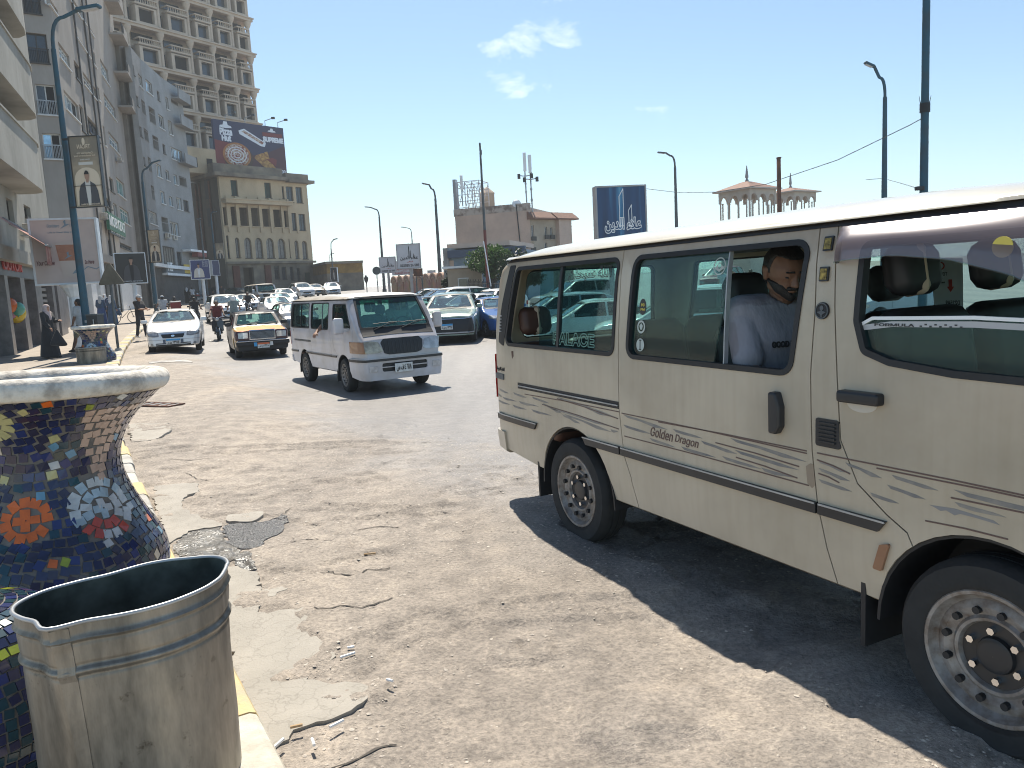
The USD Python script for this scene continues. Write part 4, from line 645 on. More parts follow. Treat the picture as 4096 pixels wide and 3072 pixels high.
# --- D: tower of columned loggias
Dr = atd(*k5(1460, 588), 126); zS = Dr[2]; Dl = ray_z(*k5(235, 275), zS); FD = Face(Dl[:2], Dr[:2]); FD.P0 = FD.P0 - np.r_[FD.u[:2] * 4.5, 0]; FD = Face(FD.P0[:2], Dr[:2])
bD = thing('columned_tower', 'tall beige stone tower of columned loggias with balustraded balconies rising behind the grey blocks', 'building')
cols = [FD.uv(*k5(x, y))[0] for x, y in [(-120, 130), (232, 150), (545, 200), (828, 260), (1044, 310), (1243, 350), (1425, 400)]]; cols[-1] = FD.L - .7
zr = [FD.uv(*k5(1275, y))[1] for y in (470, 800, 1135)]; dz = (zr[0] - zr[2]) / 2
base_m = Manifold; gh = .55
colm = {}
for r_ in range(-3, 6):
    z0 = zr[0] + r_ * dz; z1 = z0 + dz
    if z0 < 12: continue
    mb = MB(); FD.box(mb, -1, z0 - gh, FD.L, z0, -.6, .55); FD.box(mb, -1, z0 - gh + .36, FD.L + .1, z0 + .002, .551, .72); obj('floor_band', mb, K['stoneD'], bD)
    for i in range(len(cols) - 1):
        c0, c1 = cols[i], cols[i + 1]; w = c1 - c0; hb = dz - gh
        if r_ == 2 and i >= 3:   # upper storey of arches
            a = arch(c0 + .55, z0 + .9, c1 - .35, z1 - gh - .15, .0); mb = MB(); FD.ext(mb, sbox(c0, z0 + .003, c1 - .02, z1 - gh - .003).difference(a), -.45, .35); obj('arch_wall', mb, K['stoneD'], bD); u0, v0, u1, v1 = a.bounds
            mb = MB(); FD.box(mb, u0 - .1, v0 - .15, u1 + .1, v0 + .25, .36, .7); obj('arch_ledge', mb, K['stoneD'], bD); mb = MB(); FD.box(mb, u0 + .5, v0 + .3, u1 - .5, v1 - .9, -1.0, -.9); obj('pane', mb, K['pane'], bD); continue
        bx0, bx1 = c0 + w * .30, c1 - w * .06; vb = z0 + hb * .54; vt = z0 + hb * .74
        win = sbox(bx0 + w * .10, z0 + .35, bx1 - w * .07, vb - .35); mb = MB(); FD.ext(mb, sbox(bx0, z0 + .003, bx1, vb).difference(win), .05, .35); FD.ext(mb, sbox(bx0, z0 + .003, bx0 + .25, vb), -.8, .049); FD.ext(mb, sbox(bx1 - .25, z0 + .003, bx1, vb), -.8, .049); b_ = obj('balcony_box', mb, K['stoneD'], bD)
        mb = MB(); FD.ext(mb, win.buffer(.02), -.35, -.3); obj('pane', mb, K['pane' if rnd.random() < .75 else 'pane_dark'], b_)
        mb = MB(); FD.box(mb, bx0 - .12, vb + .001, bx1 + .12, vb + .22, -.8, .50); FD.box(mb, bx0 - .1, vt - .16, bx1 + .1, vt, .26, .52); FD.box(mb, bx0 - .1, vt - .16, bx0 + .1, vt, -.8, .259)
        b2 = obj('balustrade', mb, K['stoneD'], bD); mb = MB(); n = max(int((bx1 - bx0) / .34), 5)
        for j in range(n): mb.rev([(.055, 0), (.10, .2), (.05, .5), (.07, 1)], 6, FD.pt(bx0 + (bx1 - bx0) * (j + .5) / n, vb + .22, .39), R=np.diag([1, 1, vt - .38 - vb]))
        obj('balusters', mb, K['stoneD'], b2, kind='stuff')
        obj('band_line', MB().add(FD.box(MB(), bx0 - .02, vb - .16, bx1 + .02, vb - .06, .351, .40)), K['frame_dark'], b_)
        mb = MB(); FD.box(mb, c0 + .5, z0 + .3, bx0 - .02, vb - .2, -1.2, -1.1); FD.box(mb, bx0, vt, bx1, z1 - gh - .3, -1.25, -1.15); obj('recess_pane', mb, K['pane_dark' if rnd.random() < .6 else 'pane'], bD)
        zc0, zc1 = z0 + .003, z1 - gh - .003; mb = MB().rev([(.5, 0), (.5, .12), (.36, .2), (.29, .3), (.26, hb - 1.0), (.34, hb - .85), (.52, hb - .4), (.56, hb - .25), (.56, hb - .006)], 12, FD.pt(c0 + .05, zc0, .10)); obj('column', mb, K['stoneD'], bD, smooth=35)
    mb = MB().rev([(.5, 0), (.5, .12), (.36, .2), (.29, .3), (.26, hb - 1.0), (.34, hb - .85), (.52, hb - .4), (.56, hb - .25), (.56, hb - .006)], 12, FD.pt(cols[-1] + .05, z0 + .003, .0)); obj('column', mb, K['stoneD'], bD, smooth=35)
zt = zr[0] + 6 * dz
block(bD, [FD.pt(-1, 0, -1.4), FD.pt(FD.L - .1, 0, -1.4), FD.pt(FD.L - .1, 0, -20), FD.pt(-1, 0, -20)], 2, zt, K['stoneD'])
Fdr = Face(FD.pt(FD.L - .099, 0, -.5)[:2], FD.pt(FD.L - .099, 0, -20)[:2])
for r_ in range(-2, 6): mb = MB(); Fdr.box(mb, .2, zr[0] + r_ * dz - gh, 19, zr[0] + r_ * dz, .002, .6); obj('side_band', mb, K['stoneD'], bD)
# --- low walls and sheds beyond the ochre building
p = base(1300, 112); q = base(1338, 108)
t = thing('yellow_shed', 'low yellow and brown shed wall at the right foot of the ochre building', 'shed'); Fz = Face(atd(1248, 1200, 116)[:2], atd(1316, 1200, 106)[:2]); z0 = float(gz(*Fz.P0[:2])) - 1; mb = MB(); Fz.box(mb, 0, z0, Fz.L, z0 + 3.1, -5, 0); obj('stone_wall', mb, K['stoneEg'], t); mb = MB(); Fz.box(mb, 0, z0 + 3.101, Fz.L, zat(1290, 1062, 110), -5, -.05); obj('yellow_wall', mb, mat('yellow_wall', (.32, .19, .05), .9, var=.4, vscale=1), t); mb = MB(); Fz.box(mb, -.2, zat(1290, 1062, 110), Fz.L + .3, zat(1290, 1060, 110) + .25, -5, .2); obj('roof_edge', mb, K['stoneEg'], t)
# --- F: pink rendered building with antennas
P0 = atd(*(1820, 842), 82); zF = atd(2116, 815, 75)[2]; Pc = atd(2116, 815, 75); P0 = ray_z(1818, 842, zF); FF = Face(P0[:2], Pc[:2]); Pe = Pc[:2] + np.array([.755, .656]) * 5.6
zFb = -1.0; bF = thing('pink_blank_building', 'pink rendered building with a blank flaking end wall and mobile phone antennas on the roof', 'building')
K['pink'] = mat('pink_render', (.54, .395, .315), .9, col2=(.43, .325, .26), vscale=.35, detail=9, world=True, lo=.35, hi=.6, bump=.02, bscale=4); K['flake'] = mat('flaked_render', (.42, .36, .31), .95, col2=(.20, .15, .12), vscale=1.2, detail=9, world=True, lo=.4, hi=.52); K['beigeF'] = mat('beige_render', (.40, .335, .26), .9, var=.25, vscale=.5, world=True)
mb = MB(); FF.box(mb, 0, zFb, FF.L, zF - .6, -.4, 0); obj('end_wall', mb, K['pink'], bF); mb = MB(); FF.box(mb, -.1, zF - .6, FF.L + .02, zF + .1, -.4, .012); obj('parapet', mb, K['flake'], bF)
block(bF, [FF.pt(.05, 0, -.41), FF.pt(FF.L - .05, 0, -.41), FF.pt(FF.L - .05, 0, -9), FF.pt(.05, 0, -9)], zFb, zF - .3, K['pink'])
mb = MB(); FF.box(mb, -1.3, zFb, -.002, zF - 3.4, -5, -1.0); FF.box(mb, -1.8, zF - 4.6, -1.301, zF - 4.4, -5, -.8); obj('side_wing', mb, K['beigeF'], bF)
Fr = Face(Pc[:2] + np.array([.02, 0]), Pe); ze = zat(2200, 880, 77)
p3_ = lambda x, y: (1500 + x / 1.8433, 500 + y / 1.8433)
bw = [(1148, 738, 1176, 850), (1250, 752, 1272, 838), (1290, 755, 1312, 838), (1397, 772, 1420, 850), (1148, 868, 1172, 930), (1250, 868, 1272, 930), (1397, 880, 1416, 930)]
hs = [rect(Fr, p3_, *b) for b in bw]; LF = Fr.uv(*p3_(1425, 800))[0]; Fr = Face(Fr.P0[:2], Fr.P0[:2] + Fr.u[:2] * LF)
wall(Fr, bF, zFb, ze, [h for h in hs if h.bounds[2] < LF], K['beigeF'], name='street_wall')
for h in hs:
    if h.bounds[2] < LF: window(Fr, bF, h, 'glass', mull=1, frame='frame_white'); u0, v0, u1, v1 = h.bounds; mb = MB(); Fr.box(mb, u0 - .1, v0 - .05, u1 + .1, v0 + .35, .1, .22); obj('window_guard', mb, K['frame_dark'], bF)
blockbehind(bF, Fr, 6, zFb, ze - .1, K['beigeF'], off=.4)
K['rooftile'] = mat('red_roof_tile', (.25, .135, .095), .8, var=.35, vscale=3, stretch=(1, 1, 6), world=True)
for a, b in [(-.2, LF * .55), (LF * .6, LF + .9)]: mb = MB(); mb.ext(Polygon([(0, 0), (.9, 0), (.9, .12), (.0, .75)]), b - a, Fr.pt(a, ze, -.2), Fr.n, UP, Fr.u); obj('tiled_eave', mb, K['rooftile'], bF)
mb = MB(); Fr.box(mb, LF * .66, zFb, LF, ze - .002, .002, .5); obj('bay', mb, K['pink'], bF)
obj('cable', MB().tube([FF.pt(FF.L * .835, zF, .05), FF.pt(FF.L * .86, zF - 3.4, .05), FF.pt(FF.L * .93, zF - 8, .05)], .05, 6), K['plastic'], bF)
# roof: sign frame, dome, antennas
t = thing('lattice_sign_frame', 'white steel lattice frame with flat panel on the roof of the pink building', 'roof frame')
uL = FF.uv(*p3_(612, 600))[0]; uR = FF.uv(*p3_(770, 600))[0]; vt = FF.uv(*p3_(690, 412))[1]
mb = MB(); a, b = FF.uv(*p3_(570, 403)), FF.uv(*p3_(604, 620)); FF.box(mb, a[0], b[1] - .3, b[0], a[1], -.5, 0); obj('panel', mb, K['galv'], t)
K['lattice'] = mat('white_lattice', (.55, .55, .56), .5, var=.3)
for d in (-.2, -2.6):
    for j in range(4): u = uL + (uR - uL) * j / 3; obj('upright', MB().cyl(FF.pt(u, zF + .05, d), FF.pt(u, vt, d), .045, n=6), K['lattice'], t)
    for j in range(5): v = zF + .2 + (vt - zF - .2) * j / 4; obj('cross_bar', MB().cyl(FF.pt(uL, v, d), FF.pt(uR, v, d), .035, n=6), K['lattice'], t)
    for j in range(3): a, b = uL + (uR - uL) * j / 3, uL + (uR - uL) * (j + 1) / 3; obj('brace', MB().cyl(FF.pt(a, zF + .2, d), FF.pt(b, vt - .1, d), .03, n=6), K['lattice'], t); obj('brace', MB().cyl(FF.pt(b, zF + 1.5, d), FF.pt(a, vt - .1, d), .03, n=6), K['lattice'], t)
for j in range(4): u = uL + (uR - uL) * j / 3; obj('tie', MB().cyl(FF.pt(u, vt, -.2), FF.pt(u, vt, -2.6), .03, n=6), K['lattice'], t)
t = thing('roof_kiosk', 'small pointed roof kiosk inside the white lattice frame', 'roof structure'); pk = FF.pt((uL + uR) / 2 + .4, zF, -4.0); obj('base', MB().box(pk + [0, 0, .9], (1.5, 1.5, 1.8)), K['beigeF'], t); obj('cap', MB().rev([(.85, 1.81), (.65, 2.0), (.3, 2.3), (.0, 2.5)], 8, pk), K['stoneD'], t)
for q, (xt, yt, xm, ym, xb, yb, w, lab) in enumerate([(1101, 203, 1105, 342, 1120, 582, 22, 'taller pale antenna mast on the roof edge of the pink building, left of the pair'), (1137, 220, 1145, 355, 1163, 670, 24, 'shorter pale antenna mast of the pair, right one by the tiled eave'), (636, 370, 640, 480, 645, 560, 20, 'short antenna panel behind the white lattice frame')]):
    A, B, C = (atd(*p3_(x, y), 75.5) for x, y in ((xt, yt), (xm, ym), (xb, yb))); t = thing('antenna_mast', lab, 'antenna'); d = w / 1.8433 / FPX * 75.5 / 2
    obj('antenna_panel', MB().add(rbox((2 * d, 2 * d, A[2] - B[2]), .05), o=(A + B) / 2), K['white'], t); obj('mast', MB().cyl(C - [0, 0, .5], B, d * .45, n=10), K['galv'], t)
    if q < 2:
        for s in (-1, 1): bb = obj('bracket', MB().cyl(B * .85 + C * .15, B * .85 + C * .15 + np.array([s * .55, -.1, .08]), .05, n=6), K['galv'], t); obj('radio_box', MB().rbox(B * .85 + C * .15 + np.array([s * .6, -.1, 0]), (.28, .25, .45), .03), K['plastic'], bb)
        for h in (.35, .6): obj('clamp', MB().cyl(B * (1 - h) + C * h, B * (1 - h - .05) + C * (h + .05), d * .7, n=10), K['galv'], t)
t = thing('satellite_dish', 'small satellite dish on the roof edge of the pink building', 'dish'); pq = atd(*p3_(1043, 578), 75.6); obj('dish', MB().rev([(0, .12), (.25, .08), (.42, 0)], 14, pq, R=mrot([1, 0, 0], 1.2)), K['white'], t); obj('foot', MB().cyl(pq - [0, 0, .5], pq, .04), K['galv'], t)
# --- G: low blue-grey hall with flat canopy
bG = thing('blue_grey_hall', 'low blue grey flat roofed hall in front of the pink building behind the trees', 'building')
Ga, Gb = atd(*p3_(500, 920), 58), atd(*p3_(800, 940), 56.5); FG = Face(Ga[:2], Gb[:2] + np.array([3, -.2])); zg = zat(*p3_(520, 908), 58); uq = FG.uv(*p3_(541, 1000))[0]
mb = MB(); FG.box(mb, 0, -1, uq, zg, -9, 0); obj('grey_pier', mb, K['greyconc'], bG); mb = MB(); FG.box(mb, uq + .003, -1, FG.L, zg - .45, -9, -.25); obj('blue_wall', mb, mat('blue_grey_wall', (.16, .22, .27), .7, var=.15), bG); mb = MB(); FG.box(mb, uq + .003, zg - .75, FG.L, zg - .45 + .25, -.24, .15); obj('dark_fascia', mb, mat('dark_blue_fascia', (.05, .07, .11), .6), bG)
mb = MB(); FG.box(mb, -.2, zg + .002, FG.L * .75, zg + .35, -9, -1.5); obj('upper_slab', mb, K['pink'], bG)
t = thing('white_kiosk', 'small white kiosk with a flat roof half hidden between the shrub and the tree', 'kiosk'); pk = base(1868, 52); obj('wall', MB().box(pk + [0, 0, 1.2], (2.2, 1.8, 2.4)), K['beigeF'], t); obj('roof', MB().box(pk + [0, 0, 2.5], (2.8, 2.4, .14)), K['white'], t); obj('window', MB().box(pk + [-.1, -.92, 1.4], (.7, .06, .8)), K['frame_white'], t); obj('pane', MB().box(pk + [-.1, -.96, 1.4], (.56, .03, .66)), K['pane'], t)
# --- arched garden wall of pink brick
t = thing('scalloped_wall', 'pink brick wall with a scalloped arched top behind the parked cars', 'wall'); K['brickwall'] = usdkit.material(stage, '/World/Looks/pink_brick', {'g': ('texture_coordinate', {}), 'b': ('brick_texture', {'color1': (.33, .20, .15), 'color2': (.25, .15, .11), 'mortar': (.32, .28, .24), 'scale': 2.2}), 'n': ('noise_texture', {'scale': 1.5, 'detail': 6.}), 'm': ('mix_color', {'blend_type': 'overlay', 'fac': .5}), 'p': ('principled_bsdf', {'roughness': .9})}, [('g.object', 'b.vector'), ('b.color', 'm.a'), ('g.object', 'n.vector'), ('n.color', 'm.b'), ('m.result', 'p.base_color')], surface='p.BSDF')
Wa, Wb = atd(1565, 1140, 66), atd(1806, 1140, 59); FW_ = Face(Wa[:2], Wb[:2]); n = 9; w = FW_.L / n; zw = zat(1700, 1122, 62)
for i in range(n):
    a = np.linspace(0, np.pi, 11); P = Polygon([(i * w + .03, -1), ((i + 1) * w - .03, -1)] + [((i + .5) * w + (w / 2 - .03) * math.cos(x), zw + .30 * w * 1.5 * math.sin(x)) for x in a]); mb = MB(); FW_.ext(mb, P, -.3, 0); obj('wall_bay', mb, K['brickwall'], t)
    rim = LineString([((i + .5) * w + (w / 2 - .03) * math.cos(x), zw + .45 * w * math.sin(x) + .05) for x in a]).buffer(.05); mb = MB(); FW_.ext(mb, rim, -.34, .05); obj('coping', mb, K['pink'], t)
    inner = LineString([((i + .5) * w + w * .32 * math.cos(x), zw - .15 + .36 * w * math.sin(x)) for x in a]).buffer(.03); mb = MB(); FW_.ext(mb, inner, .002, .03); obj('arch_moulding', mb, K['beigeF'], t)
mb = MB(); pe = base(1808, 58.5); obj('end_pier', MB().box(pe + [0, 0, 1.3], (.9, .9, 3.4)), K['pink'], t)
# iron fence and gate posts right of it
t = thing('iron_fence', 'black iron railing fence under the leafy tree', 'fence'); A, B = base(1875, 47), base(2010, 42)
for j in range(26): p = A + (B - A) * j / 25; obj('bar', MB().cyl(p, p + [0, 0, 1.7 + .1 * (j % 2)], .02, n=5), K['black'], t)
for h in (.25, 1.55): obj('rail', MB().cyl(A + [0, 0, h], B + [0, 0, h], .025, n=5), K['black'], t)
t = thing('crowd_barrier', 'grey tubular crowd barrier with a rounded end behind the parked cars', 'barrier'); A, B = base(1815, 44), base(1872, 43.4)
obj('frame', MB().tube([A + [0, 0, .1], A + [0, 0, .85], A + [.15, 0, 1.1], B + [-.15, 0, 1.1], B + [0, 0, .85], B + [0, 0, .1]], .03, 6), K['galv'], t)
for j in range(1, 8): p = A + (B - A) * j / 8; obj('bar', MB().cyl(p + [0, 0, .2], p + [0, 0, 1.1], .014, n=5), K['galv'], t)
# --- pavilion towers beyond the vans
K['stucco'] = mat('pale_stucco', (.46, .40, .34), .85, var=.2, vscale=.8, world=True)
def pavilion(px, eave_y, wpx, y, label, apex_y, spire_y):
    s = y / FPX; c = atd(px, eave_y, y); W = wpx * s; z = c[2]; rot = math.radians(33); t = thing('pavilion_tower', label, 'tower', (c[0], y, 0), rot); Wc = W * .80 / 1.30; Wr = W / 1.34
    gh_ = 2.35 * Wr / 4.3; hw = Wc / 2; zf = z - gh_ - .55
    obj('tower_body', MB().box((0, 0, zf / 2 - .5), (2 * hw * .94, 2 * hw * .94, zf + 1)), K['stucco'], t); obj('floor_slab', MB().box((0, 0, zf + .12), (2 * hw * 1.12, 2 * hw * 1.12, .235)), K['stucco'], t)
    for sx, sy, ux, uy in ((0, -1, 1, 0), (0, 1, 1, 0), (-1, 0, 0, 1), (1, 0, 0, 1)):
        u = np.array([ux, uy, 0.]); nn = np.array([sx, sy, 0.]); o = nn * hw; n = 3; w = 2 * hw / n; top = sbox(-hw, 0, hw, 1.0 * Wr / 4.3)
        for i in range(n): top = top.difference(affinity.scale(Point(-hw + (i + .5) * w, -.05).buffer(1, 10), w * .40, .62 * Wr / 4.3))
        obj('arcade', MB().ext(top, .22, o + np.array([0, 0, zf + .24 + gh_ - .7 * Wr / 4.3]) - nn * .24, u, UP, nn), K['stucco'], t)
        for i in range(n):
            for dd in ((-.16, .16) if i == 0 else (0,)):
                p = o - nn * .12 + u * (-hw + i * w + .16 + (dd + .16 if i == 0 else 0)); obj('column', MB().rev([(.11, 0), (.11, .1), (.075, .14), (.07, gh_ - .85), (.12, gh_ - .72)], 8, p + [0, 0, zf + .24]), K['stucco'], t)
    ze_ = zf + .24 + gh_ + .30; obj('eave', MB().box((0, 0, ze_ + .06), (Wr, Wr, .12)), K['stucco'], t); hr = zat(px, apex_y, y) - ze_ - .12; q = Wr / 2 * .98
    obj('tiled_roof', MB().add((np.array([[-q, -q, 0], [q, -q, 0], [q, q, 0], [-q, q, 0], [-.3, -.3, hr], [.3, -.3, hr], [.3, .3, hr], [-.3, .3, hr]]), np.array([[0, 1, 5, 4], [1, 2, 6, 5], [2, 3, 7, 6], [3, 0, 4, 7], [4, 5, 6, 7]])), o=(0, 0, ze_ + .121)), K['rooftile'], t)
    hs_ = zat(px, spire_y, y) - ze_ - .12; obj('spire', MB().rev([(.16, hr), (.2, hr + .1), (.08, hr + .3), (.16, hr + .42), (.16, hr + .55), (.03, hs_)], 8, (0, 0, ze_ + .12)), mat('spire_grey%d' % px, (.25, .24, .24), .6), t)
pavilion(2988, 765, 250, 78, 'nearer open pavilion tower with red tiled pyramid roof and spire above the cream van', 727, 662); pavilion(3162, 776, 218, 92, 'farther open pavilion tower with red tiled roof, just right of the nearer one', 752, 692)
# --- trees
def leaf_mat(n_, c, c2): return usdkit.material(stage, f'/World/Looks/{n_}', {'g': ('geometry', {}), 'r': ('rgb_ramp', {'ramp': [(0, c2), (1, c)]}), 'd': ('principled_bsdf', {'roughness': .55}), 't': ('translucent_bsdf', {}), 'm': ('mix_closure', {'fac': .35})}, [('g.random_per_island', 'r.fac'), ('r.color', 'd.base_color'), ('r.color', 't.color'), ('d.BSDF', 'm.closure1'), ('t.BSDF', 'm.closure2')], surface='m.closure')
K['leaf'] = leaf_mat('leaves', (.17, .27, .05), (.05, .10, .025)); K['leafdark'] = leaf_mat('dark_leaves', (.05, .09, .03), (.018, .035, .015)); K['bark'] = mat('bark', (.09, .07, .05), .95, var=.4, vscale=6)
def tree(name, label, cat, p, h, r, trunk, m, n=5200, seed=1, ls=.11):
    R = np.random.default_rng(seed); t = thing(name, label, cat, p); mb = MB().tube([(0, 0, -.2), (.05, .02, trunk * .6), (.0, .1, trunk), (.1, .0, (trunk + h) / 2)], [.16, .12, .10, .05], 8)
    cl = []
    for q in range(16):
        a = R.random() * 6.28; e = R.uniform(-.5, 1.2); rr = r * R.uniform(.35, .8); c = np.array([math.cos(a) * rr * math.cos(e), math.sin(a) * rr * math.cos(e), trunk + (h - trunk) * .45 + (h - trunk) * .42 * math.sin(e)]); cl.append((c, r * R.uniform(.28, .5)))
        mb.tube([(0, .05, trunk * .8), c * [.5, .5, 0] + [0, 0, (trunk + c[2]) / 2], c], [.06, .04, .015], 5)
    obj('trunk', mb, K['bark'], t)
    k = R.integers(len(cl), size=n); d = R.normal(size=(n, 3)); d /= np.linalg.norm(d, axis=1, keepdims=True); rad = np.array([c[1] for c in cl])[k] * R.random(n) ** .4; C = np.array([c[0] for c in cl])[k] + d * rad[:, None] * [1, 1, .8]
    a = R.normal(size=(n, 3)); a /= np.linalg.norm(a, axis=1, keepdims=True); b = np.cross(a, R.normal(size=(n, 3))); b /= np.linalg.norm(b, axis=1, keepdims=True); s = ls * R.uniform(.6, 1.3, n)[:, None]
    V = np.stack([C - a * s, C + b * s * .45, C + a * s, C - b * s * .45], 1).reshape(-1, 3); F_ = np.arange(4 * n).reshape(n, 4); obj('crown', (V, F_), m, t, kind='stuff'); return t
p = base(1975, 50); tree('leafy_tree', 'bright green leafy tree standing left of the cream van roof', 'tree', p, zat(1970, 985, 50) - p[2], 1.75, 1.5, K['leaf'], seed=3)
p = base(1832, 53); tree('dark_shrub_tree', 'dark green shrub tree in front of the blue grey hall', 'tree', p, zat(1830, 1072, 53) - p[2], 1.0, .8, K['leafdark'], 2600, 5)
p = base(2090, 46); tree('dark_shrub_tree', 'dark shaded tree half hidden behind the rear corner of the cream van', 'tree', p, 3.3, 1.7, .8, K['leafdark'], 4200, 8)
# ---------------------------------------------------------------- street furniture
c1 = lambda x, y: (580 + x / 3.456, 1080 + y / 3.456); c3 = lambda x, y: (x / 3.568, 1150 + y / 3.568)
c2 = lambda x, y: (1620 + x / 4.74, 1060 + y / 4.74)
cv = lambda x, y: (1000 + x / 2.16, 1000 + y / 2.16)
p4 = lambda x, y: (2500 + x / 1.386, 500 + y / 1.386)
def lamp(label, bpx, y, tpx, hpx, r, m, group=None, head=True):
    b = atd(*bpx, y); z0 = float(gz(b[0], y)); zt = zat(*tpx, y); h = atd(*hpx, y) - np.array([b[0], b[1], 0]); t = thing('street_lamp', label, 'street lamp', (b[0], y, z0), 0, group); Hh = zt - z0; hx, hz = h[0], h[2] - z0; sg = np.sign(hx)
    obj('base_plate', MB().cyl((0, 0, 0), (0, 0, .35), r * 1.5, r * 1.4, 12), m, t)
    a = np.linspace(0, 1, 7); arm = [(0, 0, Hh - .9)] + [(sg * abs(hx) * .28 * q ** 2, 0, Hh - .9 + .9 * (1 - (1 - q) ** 2)) for q in a[1:]]; e = arm[-1]; hs = .62 if abs(hx) > 1 else .45; tip = (hx - sg * hs, 0, e[2] + (hz - e[2]) * .7)
    obj('pole', MB().tube([(0, 0, .3), (0, 0, Hh * .5), (0, 0, Hh - .9)], [r, r * .75, r * .55], 12, False), m, t, smooth=40)
    obj('arm', MB().tube(arm + [tip], r * .42, 8), m, t, smooth=40)
    d = np.array([hx - tip[0], 0, hz - tip[2]]); an = math.atan2(d[2], d[0])
    hd = obj('lamp_head', MB().rbox(((tip[0] + hx) / 2, 0, (tip[2] + hz) / 2), (hs * 1.15, .26, .10), .035, R=mrot([0, 1, 0], -an)), m, t); obj('lens', MB().box(((tip[0] + hx) / 2 + .05 * sg, 0, (tip[2] + hz) / 2 - .055), (hs * .75, .2, .02), mrot([0, 1, 0], -an)), K['galv'], hd)
    return t, np.array([b[0], y, z0])
lamp1, L1 = lamp('nearest tall blue street lamp with portrait banner in front of the coffee billboard', (342, 1254), 24.6, (218, 70), (395, 24), .125, K['lamppost'])
lamp('blue street lamp carrying the second banner beside the dark portrait billboard', (623, 1214), 58, (557, 676), (641, 641), .16, K['lamppost'])
lamp('blue street lamp carrying the small third banner at the left side of the ochre building', (873, 1163), 88, (847, 850), (866, 846), .16, K['lamppost'])
lamp('grey street lamp with arm bent left against the sooty side of the ochre building', (829, 1172), 92, (833, 880), (801, 873), .15, K['greypost'])
lamp('dark street lamp crossing the left edge of the white advertising boards', (1536, 1131), 90, (1507, 836), (1460, 827), .17, K['greypost'])
lamp('dark street lamp between the white advertising board and the pink building', (1763, 1136), 73, (1727, 755), (1689, 733), .19, K['greypost'])
lamp('faint distant street lamp right above the front white advertising board', (1649, 974), 115, (1640, 913), (1605, 908), .13, K['greypost'])
lamp('small distant street lamp bent right beside the yellow shed', (1330, 1067), 100, (1321, 966), (1349, 954), .13, K['greypost'])
lamp('smallest faint street lamp just left of the distant black board', (1322, 1067), 125, (1317, 1016), (1335, 1014), .10, K['greypost'])
lamp('tiny far street lamp over the crest of the road', (1374, 1136), 122, (1371, 1104), (1359, 1096), .10, K['greypost'])
lamp('dark street lamp standing just right of the big blue advertising box', (2706, 900), 62, (2693, 622), (2632, 609), .17, K['greypost'])
t9, _ = lamp('dark street lamp with long arm left of the thick blue pole above the cream van', (3537, 778), 38, (3527, 310), (3459, 249), .17, K['lamppost'])
# thick blue pole on the right
b = atd(3697, 620, 20); z0 = float(gz(b[0], 20)); t = thing('blue_pole', 'thick blue pole cut by the top edge of the picture above the cream van', 'pole', (b[0], 20, z0)); obj('shaft', MB().tube([(0, 0, 0), (0, 0, 6.2), (0, 0, 13)], [.11, .09, .08], 14), K['lamppost'], t, smooth=40)
zb = zat(3697, 430, 20) - z0; obj('collar', MB().cyl((0, 0, zb - .12), (0, 0, zb + .1), .12, n=14), K['black'], t)
for s in (-1, 1): obj('bracket_spike', MB().cyl((s * .08, 0, zb - .05), (s * .15, 0, zb + .28), .02, .004, n=6), K['black'], t)
zc = zat(3680, 755, 20) - z0; obj('camera_box', MB().rbox((-.16, -.1, zc), (.22, .10, .10), .02), K['plastic'], t)
# flag pole, leaning rod and rusty post
b = atd(1950, 1120, 44); zt = zat(1911, 572, 44); t = thing('flagpole', 'slim dark flagpole with a red painted foot in front of the pink building', 'pole', (b[0], 44, 0)); zr_ = zat(1935, 920, 44)
obj('upper_pole', MB().tube([(0, 0, zr_), (0, 0, zt)], [.075, .05], 8), K['greypost'], t); obj('lower_pole', MB().cyl((0, 0, -.3), (0, 0, zr_), .08, n=8), mat('red_pole', (.18, .05, .04), .7, var=.3), t); obj('finial', MB().box((.06, 0, zt - .5), (.05, .05, .25)), K['greypost'], t)
A, B = atd(1934, 965, 43.4), atd(1964, 1145, 43); obj('leaning_rod', MB().cyl(A, B, .03, n=6), K['white'], label='thin white rod leaning against the foot of the slim flagpole', cat='rod')
t = thing('red_barrel', 'small red barrel at the foot of the leafy tree by the cream van', 'barrel', base(1968, 43)); obj('body', MB().rev([(0, 0), (.28, 0), (.3, .4), (.28, .9), (0, .9)], 14), mat('barrel_red', (.30, .04, .025), .5), t); obj('lid', MB().rev([(0, .98), (.2, .97), (.3, .901)], 14), K['white'], t)
b = atd(3116, 760, 33); zt = zat(3120, 633, 33); t = thing('rusty_square_post', 'rusty brown square post between the two pavilion towers', 'post', (b[0], 33, 0)); obj('post', MB().box((0, 0, zt / 2 - .2), (.13, .13, zt + .4)), K['rust'], t); obj('cap', MB().box((0, 0, zt + .02), (.16, .16, .04)), K['rust'], t)
# overhead cables
def cable(pts, label): obj('overhead_cable', MB().tube(pts, .012, 5), K['plastic'], label=label, cat='cable')
A = [atd(2587, 755, 36), atd(2720, 771, 34.5), atd(2861, 768, 32.5), atd(3063, 737, 30), atd(3350, 640, 25.5), atd(3640, 500, 21), atd(3695, 470, 20)]
cable(A, 'long thin overhead cable sagging from the blue advertising box to the thick blue pole'); cable([atd(3548, 718, 37.5), atd(3600, 732, 30), atd(3686, 758, 20.2)], 'short cable between the two tall poles above the cream van'); cable([atd(3463, 718, 38), atd(3535, 714, 37.8)], 'small cable stub on the dark lamp post above the cream van')
